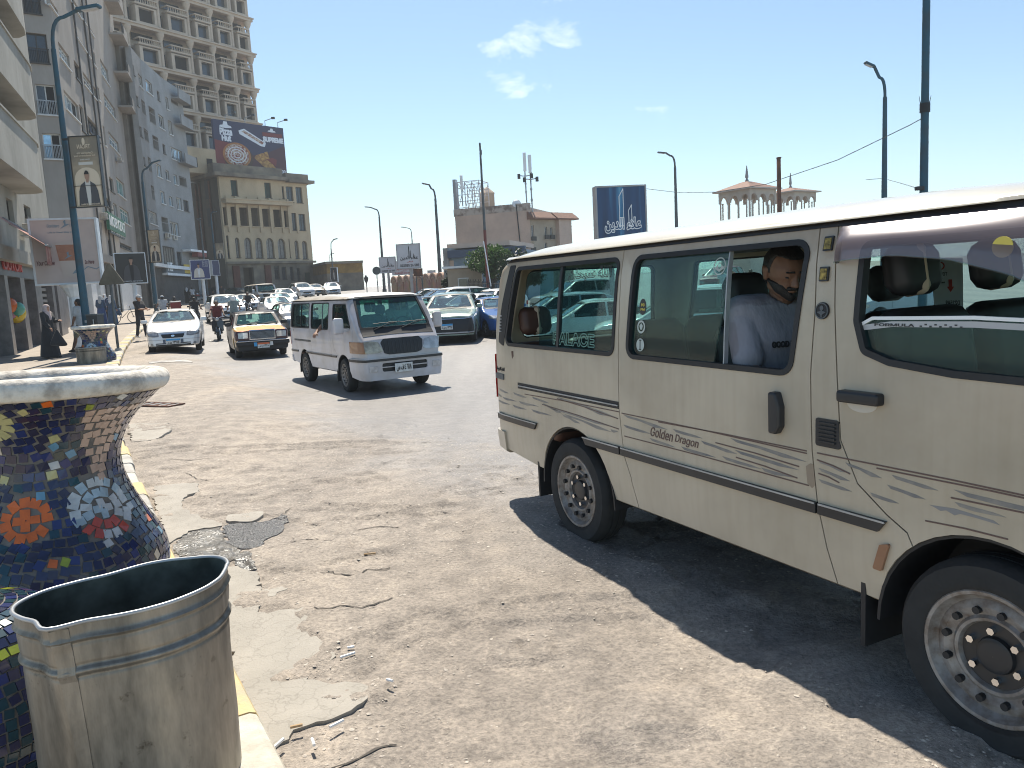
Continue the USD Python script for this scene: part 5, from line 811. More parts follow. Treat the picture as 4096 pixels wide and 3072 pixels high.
# ---- portrait pictures: plain invented figures
K['photo_skin'] = mat('photo_skin', (.33, .20, .14), .6); K['photo_coat'] = mat('photo_coat', (.06, .06, .065), .6); K['photo_shirt'] = mat('photo_shirt', (.52, .50, .46), .6); K['tanboard'] = mat('banner_tan', (.40, .32, .22), .6, col2=(.19, .16, .12), vscale=.8, lo=.4, hi=.6); K['lighttan'] = mat('banner_light', (.58, .48, .36), .6)
def figure(F, u, v, w, h, d, par, coat='photo_coat', shirt='photo_shirt', skin='photo_skin', z=.012):
    def pp(P, k, dd, nm): m = MB(); F.ext(m, affinity.translate(affinity.scale(P, w, h, origin=(0, 0)), u, v), dd, dd + z * .8); obj(nm, m, K[k], par)
    pp(Polygon([(-.5, 0), (-.44, .42), (-.34, .60), (-.12, .70), (.12, .70), (.34, .60), (.44, .42), (.5, 0)]), coat, d, 'picture_coat'); pp(Polygon([(-.12, .70), (.12, .70), (.10, .3), (.06, 0), (-.06, 0), (-.09, .3)]), shirt, d + z, 'picture_shirt')
    pp(Polygon([(-.06, .66), (.06, .66), (.06, .78), (-.06, .78)]), skin, d + 2 * z, 'picture_neck'); pp(affinity.scale(Point(0, .86).buffer(1, 16), .105, .13), skin, d + 3 * z, 'picture_face'); pp(affinity.scale(Point(0, .86).buffer(1, 16), .115, .15).intersection(sbox(-1, .90, 1, 2)), 'hair', d + 4 * z, 'picture_hair')
def board(name, label, cat, px, y, thick, face, side, legs=None, dd=0., k=k2):
    """A flat sign box from its four photographed corners (TL, TR, BR, BL) at depth y."""
    TL, TR, BR, BL = [k(*c) for c in px]; P0 = (atd(*BL, y) + atd(*TL, y)) / 2; P1 = (atd(*BR, y + dd) + atd(*TR, y + dd)) / 2; F = Face(P0[:2], P1[:2]); v0 = (zat(*BL, y) + zat(*BR, y + dd)) / 2; v1 = (zat(*TL, y) + zat(*TR, y + dd)) / 2
    t = thing(name, label, cat); mb = MB(); F.ext(mb, sbox(0, v0, F.L, v1), -thick, -.012); obj('casing', mb, side, t); e = min(F.L, v1 - v0) * .03; mb = MB(); F.ext(mb, sbox(0, v0, F.L, v1).difference(sbox(e, v0 + e, F.L - e, v1 - e)), -.011, .03); obj('frame', mb, side, t); mb = MB(); F.ext(mb, sbox(e, v0 + e, F.L - e, v1 - e), -.011, .004); obj('face', mb, face, t)
    if legs:
        for uq, r in legs: p = F.pt(F.L * uq, 0, -thick / 2); z0 = float(gz(*p[:2])); obj('post', MB().cyl(p + UP * (z0 + .0), p + UP * (v0 + .002), r, n=12), side if side is not K['plastic'] else K['greypost'], t)
    return t, F, v0, v1
def on(F, v0, v1, t): # picture in board fractions
    def q(P, m, d=.006, name='print'): mb = MB(); F.ext(mb, affinity.translate(affinity.scale(P, F.L, v1 - v0, origin=(0, 0)), 0, v0), d, d + .005); return obj(name, mb, m, t)
    return q
flip = lambda P: affinity.scale(P, -1, 1, origin='center')
# banners on lamp posts
def banner(label, px, y, k, big):
    t, F, v0, v1 = board('portrait_banner', label, 'banner', px, y, .10, K['tanboard'], K['plastic'], k=k); q = on(F, v0, v1, t)
    q(Polygon([(.08, .03)] + [(.5 + .42 * math.cos(a), .40 + .16 * math.sin(a)) for a in np.linspace(np.pi, 0, 11)] + [(.92, .03)]), K['lighttan'], name='picture_arch'); figure(F, F.L * .5, v0 + (v1 - v0) * .03, F.L * .72, (v1 - v0) * .48, .016, t, z=.006)
    if big:
        for tx, a in (('TRCAN', (.28, .82, .72, .88)), ('Corkscrew me', (.25, .745, .78, .775)), ('not available to buy', (.14, .705, .86, .735)), ('Open here', (.34, .655, .66, .68)), ('Moot Duckland Select', (.2, .035, .82, .058))): q(flip(fit_text(tx, *a)), K['lighttan' if a[1] != .655 else 'photo_shirt'], .022, 'lettering')
        q(Point(.5, .92).buffer(.05), K['lighttan'], name='emblem'); q(sbox(.26, .595, .74, .635), K['photo_shirt'], name='label_strip')
    mb = MB(); F.box(mb, -.25, v0 + .02, F.L, v0 + .07, -.2, -.12); F.box(mb, -.25, v1 - .07, F.L, v1 - .02, -.2, -.12); F.box(mb, .02, v0 + (v1 - v0) * .30, F.L, v0 + (v1 - v0) * .306, .03, .045); obj('bracket', mb, K['plastic'], t)
banner('large tan portrait banner hanging on the nearest blue street lamp', [(273, 546), (393, 539), (419, 825), (303, 834)], 24.2, lambda x, y: (x, y), True)
banner('middle tan portrait banner on the second blue street lamp', [(1272, 478), (1372, 470), (1400, 754), (1303, 763)], 57.5, k2, True)
banner('small pale portrait banner on the third blue street lamp before the ochre building', [(1858, 586), (1930, 581), (1938, 724), (1869, 728)], 87.5, k2, False)
# coffee billboard
K['coffeeface'] = mat('coffee_board_pink', (.47, .385, .355), .5, var=.08); K['boardwhite'] = mat('board_casing', (.62, .66, .70), .45, var=.15)
t, F, v0, v1 = board('coffee_billboard', 'large pinkish coffee billboard in a white casing behind the nearest blue street lamp', 'billboard', [(235, 385), (828, 358), (892, 928), (305, 966)], 25.6, .42, K['coffeeface'], K['boardwhite'], [(.52, .16)], dd=.6); q = on(F, v0, v1, t)
dkred = mat('board_dark_red', (.10, .02, .025), .5); kblue = mat('board_blue_grey', (.16, .22, .27), .5)
q(fit_text('Your Coffee', .06, .30, .32, .37, shear=.25), dkred, name='lettering'); q(fit_text('Is Here', .76, .30, .90, .36, shear=.25), dkred, name='lettering'); q(fit_text('Gonidero', .27, .86, .45, .91, shear=.2), kblue, name='lettering'); q(fit_text('COFFEE', .60, .87, .72, .90), kblue, name='lettering'); q(fit_text('Life is Great Stay Awake', .27, .77, .72, .80, shear=.2), kblue, name='lettering')
cup = lambda y: (.335 + .075 * (1 - y), .71 - .075 * (1 - y))
q(Polygon([(.36, .60), (.69, .60), (.66, .36), (.39, .36)]), mat('coffee_brown', (.27, .11, .06), .5, col2=(.36, .17, .11), vscale=2), .012, 'cup_coffee'); q(Polygon([(.39, .36), (.66, .36), (.62, .12), (.43, .12)]), mat('coffee_milk', (.46, .39, .35), .5), .012, 'cup_milk'); q(Polygon([(.35, .64), (.70, .64), (.69, .60), (.36, .60)]), mat('cup_lid', (.42, .35, .32), .4), .018, 'cup_lid')
bird = Polygon([(0, 0), (.06, .05), (.05, .10), (.08, .12), (.08, .06), (.13, .06), (.07, .03)]); q(affinity.translate(bird, .46, .38), kblue, .02, 'bird_mark'); q(affinity.translate(affinity.scale(bird, 1.1, 1.1, origin=(0, 0)), .46, .84), kblue, .02, 'bird_mark'); q(Polygon([(.56, .16), (.64, .25), (.62, .17)]), kblue, .02, 'leaf_mark')
q(LineString([(.74, .22), (.80, .26), (.86, .24), (.92, .22), (.97, .25)]).buffer(.006), kblue, .012, 'wave_line')
c = F.pt(F.L * .52, v0, -.21); obj('post_head', MB().rev([(.16, -.42), (.32, -.1), (.42, -.002)], 12, c), K['boardwhite'], t)
# dark portrait board, blue board and the one behind
t, F, v0, v1 = board('dark_portrait_board', 'black advertising board with a dim portrait left of the second banner', 'billboard', [(977, 680), (1250, 662), (1282, 930), (1008, 948)], 45, .35, mat('board_black', (.012, .010, .012), .3), K['boardwhite'], [(.55, .12)], dd=.8); figure(F, F.L * .52, v0 + .15, F.L * .55, (v1 - v0) * .78, .012, t, 'photo_coat', 'ink', 'photo_skin', .008); q = on(F, v0, v1, t); q(fit_text('a night to remember', .2, .06, .85, .10), K['boardwhite'], .04, 'lettering')
t, F, v0, v1 = board('blue_doctor_board', 'blue board picturing a figure in a pale coat on a white post', 'billboard', [(1636, 737), (1806, 727), (1821, 896), (1655, 908)], 77, .5, mat('board_royal_blue', (.015, .03, .14), .4), K['boardwhite'], [(.6, .16)], dd=.8); figure(F, F.L * .42, v0 + .2, F.L * .55, (v1 - v0) * .7, .012, t, 'photo_shirt', 'boardwhite'); q = on(F, v0, v1, t)
for yv in (.85, .75, .65): q(fit_text('the clinic', .62, yv, .92, yv + .05), K['boardwhite'], .03, 'lettering')
board('second_blue_board', 'narrow slice of a dark blue board with white edge behind the blue figure board', 'billboard', [(1825, 738), (1886, 733), (1905, 868), (1840, 872)], 83, .4, mat('board_navy', (.02, .03, .08), .5), K['boardwhite'], [(.6, .15)], dd=.8)
# white boards with the tall Arabic lettering
def arab(q, m, red, big=True, num=True, d=.008):
    q(fit_text(AR_NAME, .14, .34, .90, .52, 'arabic', 2), m, d, 'lettering'); q(Polygon([(.51, .42), (.51, .86), (.545, .93), (.545, .42)]), m, d, 'tall_stroke'); q(Polygon([(.57, .42), (.57, .68), (.60, .76), (.60, .42)]), m, d, 'tall_stroke'); q(Polygon([(.70, .42), (.70, .56), (.725, .62), (.725, .42)]), m, d, 'tall_stroke')
    if num: q(fit_text('015555 26 585', .13, .08, .92, .19, bold=4), m, d, 'lettering'); q(fit_text('\ufe8d\ufedf\ufead\ufe8d\ufed7\ufef2'[::-1], .42, .24, .68, .31, 'arabic', 2), red, d, 'red_lettering')
rr = mat('print_red', (.35, .05, .05), .5); K['sidegrey'] = mat('sign_side_grey', (.36, .34, .33), .6, var=.15); wf = mat('white_sign_face', (.52, .50, .52), .5, var=.08)
t, F, v0, v1 = board('white_name_board', 'front white advertising board with black Arabic name and telephone number', 'billboard', [(1690, 1243), (1897, 1241), (1911, 1451), (1706, 1464)], 50, .25, wf, K['sidegrey'], [(.55, .10)], k=k3); arab(on(F, v0, v1, t), K['ink'], rr)
t, F, v0, v1 = board('white_name_board', 'second white Arabic name board, left of the front one behind the dark lamp', 'billboard', [(1541, 1359), (1684, 1353), (1699, 1491), (1556, 1499)], 62, .25, wf, K['sidegrey'], [(.5, .10)], k=k3); arab(on(F, v0, v1, t), K['ink'], rr)
t, F, v0, v1 = board('white_name_board', 'lowest white advertising board with red script, mostly hidden behind the front one', 'billboard', [(1655, 1395), (1836, 1388), (1846, 1508), (1660, 1514)], 68, .25, wf, K['sidegrey'], [(.3, .08), (.8, .08)], k=k3); arab(on(F, v0, v1, t), rr, rr)
t, F, v0, v1 = board('small_white_board', 'small dark framed white board above the scalloped wall', 'sign', [(1964, 1472), (2032, 1470), (2036, 1502), (1966, 1505)], 70, .15, wf, K['plastic'], [(.5, .08)], k=k3)
t, F, v0, v1 = board('brown_sign_back', 'back of a dark brown sign on two thin legs before the scalloped wall', 'sign', [(155, 68), (325, 64), (341, 205), (165, 216)], 40, .06, K['rust'], K['plastic'], [(.25, .03), (.9, .03)], k=c2)
t, F, v0, v1 = board('distant_black_board', 'small distant black portrait board with pale frame by the yellow shed', 'sign', [(1124, 1450), (1184, 1443), (1190, 1568), (1132, 1575)], 98, .4, mat('board_black2', (.02, .02, .022), .5), K['boardwhite'], [(.5, .15)], k=k3); figure(F, F.L * .5, v0 + .3, F.L * .5, (v1 - v0) * .7, .02, t)
t, F, v0, v1 = board('blue_advertising_box', 'big blue illuminated style advertising box with white outlined Arabic name above the cream van', 'billboard', [(1614, 437), (2001, 452), (2012, 985), (1648, 985)], 36, .55, usdkit.material(stage, '/World/Looks/blue_streaks', {'t': ('texture_coordinate', {}), 'm': ('mapping', {'scale': (1.5, 1.5, .05)}), 'n': ('noise_texture', {'scale': 1.6, 'detail': 3.0}), 'r': ('rgb_ramp', {'ramp': [(.30, (.006, .018, .06)), (.52, (.012, .05, .13)), (.62, (.03, .16, .30)), (.72, (.16, .36, .48))]}), 'p': ('principled_bsdf', {'roughness': .25})}, [('t.object', 'm.vector'), ('m.vector', 'n.vector'), ('n.fac', 'r.fac'), ('r.color', 'p.base_color')], surface='p.BSDF'), K['sidegrey'], [(.3, .12), (.7, .12)], dd=.3, k=p3_)
q = on(F, v0, v1, t); Pn = fit_text(AR_NAME, .17, .36, .88, .56, 'arabic', 2); q(Pn.buffer(.010).difference(Pn.buffer(-.002)), K['white'], .008, 'outline_lettering')
for P in (Polygon([(.46, .45), (.46, .85), (.54, .95), (.54, .45)]), Polygon([(.64, .45), (.64, .66), (.70, .73), (.70, .45)])): q(P.buffer(.006).difference(P.buffer(-.006)), K['white'], .012, 'tower_outline')
# round sign seen from behind, triangular sign seen from behind, small lantern
p = atd(*k3(1525, 1475), 54); z0 = float(gz(p[0], 54)); t = thing('round_sign', 'round grey back of a traffic sign left of the white advertising boards', 'traffic sign', (p[0], 54, 0)); obj('disc', MB().cyl((0, -.02, p[2]), (0, .0, p[2]), .28, n=24), K['greypost'], t); obj('post', MB().cyl((.0, .03, z0), (.0, .03, p[2] + .2), .03), K['greypost'], t)
pb = g0(*c3(1690, 905), dz=.12); za = zat(*k2(922, 772), pb[1]); t = thing('triangle_sign', 'brown back of a triangular traffic sign on a grey pipe beside the kerb', 'traffic sign', (pb[0], pb[1], 0)); zs = zat(*k2(1000, 945), pb[1])
obj('post', MB().cyl((0, 0, pb[2] - .1), (0, 0, za + .02), .042, n=12), K['greypost'], t); u = np.array([math.cos(-.35), math.sin(-.35), 0]); obj('plate', MB().ext(Polygon([(-.42, zs), (.62, zs), (.60, zs + .06), (.12, za + .02), (.02, za + .02), (-.42, zs + .06)]), .02, (0, -.06, 0), u, UP), mat('sign_back', (.17, .15, .115), .7, var=.35), t)
obj('foot', MB().cyl((0, 0, pb[2] - .02), (0, 0, pb[2] + .09), .15, .08), K['greyconc'], t)
p = atd(1465, 1122, 84); z0 = float(gz(p[0], 84)); t = thing('lantern_post', 'small classic lantern post on the skyline above the white van', 'street lamp', (p[0], 84, 0)); obj('post', MB().cyl((0, 0, z0), (0, 0, p[2] - .3), .05), K['greypost'], t); obj('lantern', MB().rev([(.05, -.3), (.2, .0), (.24, .28), (.12, .42), (.02, .6)], 6, (0, 0, p[2])), K['plastic'], t)
# litter basket on the blue lamp
a, b = atd(*c3(1275, 385), 24.3), atd(*c3(1450, 570), 24.3); t = thing('litter_basket', 'dark square litter basket fixed to the foot of the nearest blue street lamp', 'litter basket'); cx, w = (a[0] + b[0]) / 2, b[0] - a[0]
obj('basket', MB().ext(sbox(-w / 2, -.2, w / 2, .2).difference(sbox(-w / 2 + .02, -.18, w / 2 - .02, .18)), a[2] - b[2], (cx, 24.3, b[2]), uy=(0, 1, 0)), K['plastic'], t); obj('bottom', MB().box((cx, 24.3, b[2] + .02), (w - .05, .35, .02)), K['plastic'], t); obj('rim', MB().ext(sbox(-w / 2 - .02, -.22, w / 2 + .02, .22).difference(sbox(-w / 2, -.2, w / 2, .2)), .04, (cx, 24.3, a[2] - .03), uy=(0, 1, 0)), K['greypost'], t); obj('bracket', MB().box((cx - w / 2 - .08, 24.35, (a[2] + b[2]) / 2), (.2, .06, .08)), K['galv'], t); obj('stay', MB().cyl((cx + w * .15, 24.08, b[2] - .12), (cx + w * .15, 24.08, a[2] - .15), .015), K['galv'], t)
# ---- mosaic planters
def planter_prof(s=1.): return np.array([(.47, 0), (.525, .04), (.535, .12), (.515, .22), (.46, .32), (.40, .43), (.355, .54), (.335, .64), (.345, .73), (.385, .82), (.445, .90), (.52, .97), (.56, 1.01)]) * s
def smoothprof(p, n=60):
    from scipy.interpolate import CubicSpline
    d = np.r_[0, np.cumsum(np.hypot(*np.diff(p, axis=0).T))]; return CubicSpline(d, p), d[-1]
K['grout'] = mat('mosaic_grout', (.17, .155, .14), .9, var=.3, vscale=20); K['rimconc'] = mat('whitewashed_rim', (.64, .60, .53), .8, col2=(.34, .31, .27), vscale=7, detail=9, lo=.36, hi=.52, bump=.006, bscale=40); K['soil'] = mat('planter_soil', (.20, .155, .11), .95, var=.4, vscale=6, bump=.02, bscale=25)
TC = dict(navy=(.018, .022, .06), navy2=(.03, .027, .05), blue=(.022, .033, .115), green=(.012, .042, .055), pink=(.46, .32, .25), white=(.50, .52, .52), ltblue=(.36, .46, .52), orange=(.62, .13, .02), red=(.5, .07, .035), yellow=(.46, .42, .20), lime=(.28, .33, .03), sky=(.14, .30, .42), cream=(.50, .43, .34))
for k_, c_ in TC.items(): K['tile_' + k_] = mat('tile_' + k_, c_, .18, coat=.3, var=.25, vscale=14)
def make_planter(label, loc, s, rz, parts_max, seed, tile=.047, cat='planter'):
    R = np.random.default_rng(seed); t = thing('mosaic_planter', label, cat, loc, rz, tilt=-2.6 if parts_max > 200 else None); pr = planter_prof(); sp, Ls = smoothprof(pr); ss = np.linspace(0, Ls, 50); body = sp(ss) * s
    obj('body', MB().rev([(0, 0)] + list(map(tuple, body)), 72), K['grout'], t, smooth=50)
    a = np.linspace(-.3 * np.pi, 1.25 * np.pi, 16); rim = [(.54 + .062 * math.cos(q - .1), 1.05 + .058 * math.sin(q)) for q in a]; obj('rim', MB().rev([(x * s, y * s) for x, y in [(.50, 1.0)] + rim + [(.47, 1.03), (.45, .93)]], 72), K['rimconc'], t, smooth=50); obj('soil', MB().rev([(0, .955 * s), (.25 * s, .945 * s), (.462 * s, .93 * s)], 40), K['soil'], t, smooth=True)
    # motifs in (arc at reference radius, height along the profile) space: local metres around angle th0
    def P(th, sv): # surface point and normal
        r, z = sp(sv); dr, dz = sp(sv, 1); c, sn = math.cos(th), math.sin(th); n = np.array([dz * c, dz * sn, -dr]); n /= np.linalg.norm(n); return np.array([r * c, r * sn, z]) * s, n
    tiles = []; Rm = lambda sv: sp(sv)[0]
    mot = []   # (th0, s0, radius, kind)
    def inmot(th, sv):
        for m_ in mot:
            d = (th - m_[0] + np.pi) % (2 * np.pi) - np.pi; x = d * Rm(sv); y = sv - m_[1]
            if m_[3] == 'wedge':
                if abs(x) < m_[2] * max(0, (y + .30) / .42) ** .8 and -.30 < y < .13: return m_
            elif m_[3] == 'band':
                if abs(x + .25 * (y) - .10 * math.sin(5 * y)) < m_[2]: 
                    if -.6 < y < .0: return m_
            elif x * x + y * y < m_[2] ** 2: return m_
        return None
    mot += [(.02, Ls - .24, .17, 'wedge'), (-.10, .50, .165, 'disc_white'), (-.95, .50, .115, 'disc_orange'), (-1.22, 1.02, .13, 'disc_yellow'), (-1.38, .34, .085, 'band'), (1.5, .5, .16, 'disc_white'), (2.4, .9, .14, 'disc_yellow'), (3.3, .5, .13, 'disc_orange'), (2.9, Ls - .2, .16, 'wedge')]
    nrow = int((Ls - .02) / tile)
    for i in range(nrow):
        sv = .02 + (i + .5) * (Ls - .03) / nrow; n = max(int(2 * np.pi * Rm(sv) / tile), 8); off = R.random()
        for j in range(n):
            th = 2 * np.pi * (j + off) / n - np.pi + R.normal(0, .08) * tile / Rm(sv); m_ = inmot(th, sv); y0 = sv + R.normal(0, .05) * tile
            if m_ is not None and m_[3].startswith('disc'): continue
            w_ = tile * R.uniform(.78, .93); h_ = tile * R.uniform(.76, .92); ang = R.normal(0, .12) + .35 * math.sin(th * 3 + sv * 4)
            if m_ is None:
                u = R.random(); c = 'navy' if u < .40 else 'navy2' if u < .60 else 'blue' if u < .78 else 'green' if u < .93 else ['orange', 'cream', 'lime', 'sky', 'yellow', 'white'][int(R.integers(6))]
            else: c = 'pink' if m_[3] == 'wedge' else 'cream'
            tiles.append((th, y0, w_, h_, ang, c))
    for m_ in mot:
        if not m_[3].startswith('disc'): continue
        nr = max(int(m_[2] / tile * 1.02), 2); col = m_[3][5:]
        for q in range(nr):
            rad = m_[2] * (q + .5) / nr; n = max(int(2 * np.pi * rad / tile), 4)
            for j in range(n):
                a = 2 * np.pi * j / n + R.normal(0, .05); x, y = rad * math.cos(a), rad * math.sin(a); c = {'white': ('white' if R.random() < .6 else 'ltblue') if y > -.06 else ('red' if R.random() < .6 else 'white'), 'orange': 'orange', 'yellow': 'yellow'}[col]
                sv = m_[1] + y; tiles.append((m_[0] + x / Rm(sv), sv, m_[2] / nr * R.uniform(.8, .9), 2 * np.pi * rad / n * R.uniform(.8, .9), a, c))
    polys = []
    for th, sv, w_, h_, ang, c in tiles:
        if not .012 < sv < Ls - .012: continue
        c_, s_ = math.cos(ang), math.sin(ang); hh = .004; top = []; bot = []
        for x, y in ((-.5, -.5), (.5, -.5), (.5, .5), (-.5, .5)):
            x = x * w_ * (1 + R.normal(0, .09)); y = y * h_ * (1 + R.normal(0, .09)); X_, Y_ = c_ * x - s_ * y, s_ * x + c_ * y; q = min(max(sv + Y_, .003), Ls - .003); p, n = P(th + X_ / Rm(q), q); bot.append(p - n * .003); top.append(p + n * hh * s)
        V = np.array(bot + top); Fq = np.array([[4, 5, 6, 7], [0, 1, 5, 4], [1, 2, 6, 5], [2, 3, 7, 6], [3, 0, 4, 7]]); p, n = P(th, sv); wl = np.array([math.cos(rz) * p[0] - math.sin(rz) * p[1], math.sin(rz) * p[0] + math.cos(rz) * p[1], p[2]]) + loc; nw = np.array([math.cos(rz) * n[0] - math.sin(rz) * n[1], math.sin(rz) * n[0] + math.cos(rz) * n[1], n[2]])
        vis = ((CAM - wl) / np.linalg.norm(CAM - wl)) @ nw; px = (wl - CAM) @ _rt / ((wl - CAM) @ _fw); infr = abs(px) < .66 and ((wl - CAM) @ _dn) / ((wl - CAM) @ _fw) < .5
        polys.append((vis * w_ * h_ * (1 if infr else .01), V, Fq, c))
    polys.sort(key=lambda q: -q[0])
    for _, V, Fq, c in polys[:parts_max]: obj('tile', (V, Fq), K['tile_' + c], t)
    by = {}
    for _, V, Fq, c in polys[parts_max:]: by.setdefault(c, MB()).add((V, Fq))
    for c, m_ in by.items(): obj('tiles', m_, K['tile_' + c], t, kind='stuff')
    return t
zp = float(gz(-2.6, 4.15)) + .10
make_planter('large mosaic planter with blue tiles and white rim at the left edge of the foreground', np.array([-2.55, 4.12, zp]), 1.06, math.radians(-20), 300, 11)
p2 = g0(*c3(1090, 1085), dz=.12); make_planter('small distant mosaic planter with a flared white rim standing beyond the near one', np.array([p2[0] + .35, p2[1] + .4, p2[2] - .01]), .90, math.radians(-75), 60, 12, .075)
def low_base(label, loc, rz, R0, h, seed, tile):  # a solid rounded mosaic base with a closed top, not a planting bowl
    R = np.random.default_rng(seed); t = thing('low_mosaic_base', label, 'planter', loc, rz); pr = np.array([(R0 * .86, 0), (R0 * .97, h * .2), (R0, h * .42), (R0 * .93, h * .68), (R0 * .74, h * .9), (R0 * .45, h * .985), (R0 * .12, h)]); sp, Ls = smoothprof(pr); ss = np.linspace(0, Ls, 30); b = sp(ss); obj('body', MB().rev([(0, 0)] + list(map(tuple, b)) + [(0, h)], 64), K['grout'], t, smooth=50); n_ = 0
    by = {}
    for i in range(int(Ls / tile)):
        sv = .01 + (i + .5) * (Ls - .02) / int(Ls / tile); r, z = sp(sv); dr, dz = sp(sv, 1); n = max(int(2 * np.pi * r / tile), 6)
        for j in range(n):
            th = 2 * np.pi * (j + R.random() * .1) / n; c, sn = math.cos(th), math.sin(th); N_ = np.array([dz * c, dz * sn, -dr]); N_ /= np.linalg.norm(N_); T_ = np.array([-sn, c, 0]); B_ = np.cross(N_, T_); p = np.array([r * c, r * sn, z]); d = (th - np.pi * 1.5 + np.pi) % (2 * np.pi) - np.pi; y = sv / Ls
            cn = 'cream' if abs(d * r + .06 - .25 * R0 * math.sin((y - .1) * 3.4)) < .085 else ('navy', 'green', 'green', 'blue')[int(R.integers(4))] if R.random() < .97 else 'lime'; a = R.normal(0, .1); w = tile * R.uniform(.38, .46); hh = tile * R.uniform(.38, .46); U = T_ * math.cos(a) + B_ * math.sin(a); W = B_ * math.cos(a) - T_ * math.sin(a)
            V = np.array([p + U * w * q + W * hh * e + N_ * k for k in (-.003, .004) for q, e in ((-1, -1), (1, -1), (1, 1), (-1, 1))]); Fq = np.array([[4, 5, 6, 7], [0, 1, 5, 4], [1, 2, 6, 5], [2, 3, 7, 6], [3, 0, 4, 7]])
            if abs(d) < 1.5 and n_ < 290: obj('tile', (V, Fq), K['tile_' + cn], t); n_ += 1
            else: by.setdefault(cn, MB()).add((V, Fq))
    for c, m_ in by.items(): obj('tiles', m_, K['tile_' + c], t, kind='stuff')
low_base('low rounded mosaic base with a white band at the bottom left corner', np.array([-1.93, 2.50, float(gz(-1.9, 2.5)) + .11]), math.radians(32), .40, .52, 31, .036)
# ---- metal bins
K['bin'] = usdkit.material(stage, '/World/Looks/stained_tin', {'t': ('texture_coordinate', {}), 'm': ('mapping', {'scale': (4, 4, .9)}), 'n': ('noise_texture', {'scale': 1.5, 'detail': 9.0, 'roughness': .68}), 'r': ('rgb_ramp', {'ramp': [(.26, (.085, .074, .06)), (.42, (.165, .148, .122)), (.56, (.26, .237, .20)), (.74, (.38, .352, .305))]}), 'n2': ('noise_texture', {'scale': 9.0, 'detail': 9.0, 'roughness': .75}), 'r2': ('rgb_ramp', {'ramp': [(.30, (.25, .22, .18)), (.40, (1, 1, 1))]}), 'x': ('mix_color', {'blend_type': 'multiply', 'fac': .9}),
    'rr': ('rgb_ramp', {'ramp': [(.3, (.68, .68, .68)), (.7, (.44, .44, .44))]}), 'nb': ('noise_texture', {'scale': 5.0, 'detail': 3.0}), 'b': ('bump', {'distance': .006}), 'p': ('principled_bsdf', {'metallic': .85})},
    [('t.object', 'm.vector'), ('m.vector', 'n.vector'), ('n.fac', 'r.fac'), ('t.object', 'n2.vector'), ('n2.fac', 'r2.fac'), ('r.color', 'x.a'), ('r2.color', 'x.b'), ('x.result', 'p.base_color'), ('n.fac', 'rr.fac'), ('rr.color', 'p.roughness'), ('t.object', 'nb.vector'), ('nb.fac', 'b.height'), ('b.normal', 'p.normal')], surface='p.BSDF')
K['binin'] = mat('bin_inside', (.09, .10, .085), .6, .3, col2=(.02, .025, .02), vscale=7, detail=9)
def make_bin(label, loc, rz, a, b, h, seed=0, dent=.0):
    t = thing('metal_bin', label, 'bin', loc, rz); n = 96; th = np.arange(n) * 2 * np.pi / n; seam = math.radians(238)
    def ringp(z, o=0.):
        f = z / h; k = .95 + .05 * f; q = .9 + .1 * f; d = dent * f ** 2 * (np.exp(-((th - math.radians(100)) / .35) ** 2) * .5 + np.exp(-((th - math.radians(232)) / .18) ** 2) * -1.0 + np.exp(-((th - math.radians(20)) / .3) ** 2) * -.4)
        A = a * (q * 1 + (1 - q) * 1.0) * k + o; Bv = (b * f + (a * .82) * (1 - f)) * k + o; return np.stack([(A - d) * np.cos(th), (Bv - d) * np.sin(th), np.full(n, z) + dent * .12 * f * np.sin(2 * th + 1)], 1) + (np.stack([np.cos(th), np.sin(th), 0 * th], 1) * (.012 * (meshkit.fbm(np.stack([3 * np.cos(th), 3 * np.sin(th), np.full(n, 5 * z)], 1), 2, 77) - .5))[:, None] if dent > .03 else 0)
    def skin(rows):
        V = np.vstack(rows); m = len(rows); f = [[i * n + j, i * n + (j + 1) % n, (i + 1) * n + (j + 1) % n, (i + 1) * n + j] for i in range(m - 1) for j in range(n)]; return V, np.array(f)
    rows = []; zz = np.concatenate([np.linspace(0, h * .72, 8), np.linspace(h * .73, h, 40)])
    for z in zz:
        f = z / h; rib = sum(.008 * math.exp(-((f - c) / .012) ** 2) for c in (.79, .93)) - sum(.004 * math.exp(-((f - c) / .008) ** 2) for c in (.765, .815, .915)); rows.append(ringp(z, rib))
    obj('shell', skin(rows), K['bin'], t, smooth=50); obj('inside', skin([ringp(z, -.004) for z in np.linspace(.02, h - .002, 14)][::-1]), K['binin'], t, smooth=50)
    obj('floor', MB().add((np.vstack([ringp(.03, -.004), [[0, 0, .03]]]), np.array([[j, (j + 1) % n, n] for j in range(n)]))), K['binin'], t)
    R_ = ringp(h, .002); pts = np.vstack([R_, R_[:1]]); obj('rolled_rim', MB().tube(pts, .0062, 8, False), K['galv'], t, smooth=True)
    j = int(seam / (2 * np.pi) * n); mb = MB(); S = [ringp(z, .0035 + sum(.008 * math.exp(-((z / h - c) / .012) ** 2) for c in (.79, .93))) for z in np.linspace(.01, h * .985, 30)]; S0 = [ringp(z, -.001) for z in np.linspace(.01, h * .985, 30)]
    V = np.vstack([np.stack([S[i][j - 1], S[i][j + 1], S0[i][j + 1], S0[i][j - 1]]) for i in range(30)]); f = [[i * 4 + q, i * 4 + (q + 1) % 4, (i + 1) * 4 + (q + 1) % 4, (i + 1) * 4 + q] for i in range(29) for q in range(4)]; obj('seam', (V, np.array(f)), K['bin'], t)
    return t
make_bin('dented stained tin bin standing in front of the large mosaic planter', (-1.185, 2.235, float(gz(-1.13, 2.28)) + .118), math.radians(31), .285, .205, .655, dent=.05)
pb2 = g0(*c3(1240, 1088), dz=.12); make_bin('distant stained tin bin at the foot of the small mosaic planter', (pb2[0], pb2[1] + .28, pb2[2]), .2, .37, .34, .42, dent=.01)
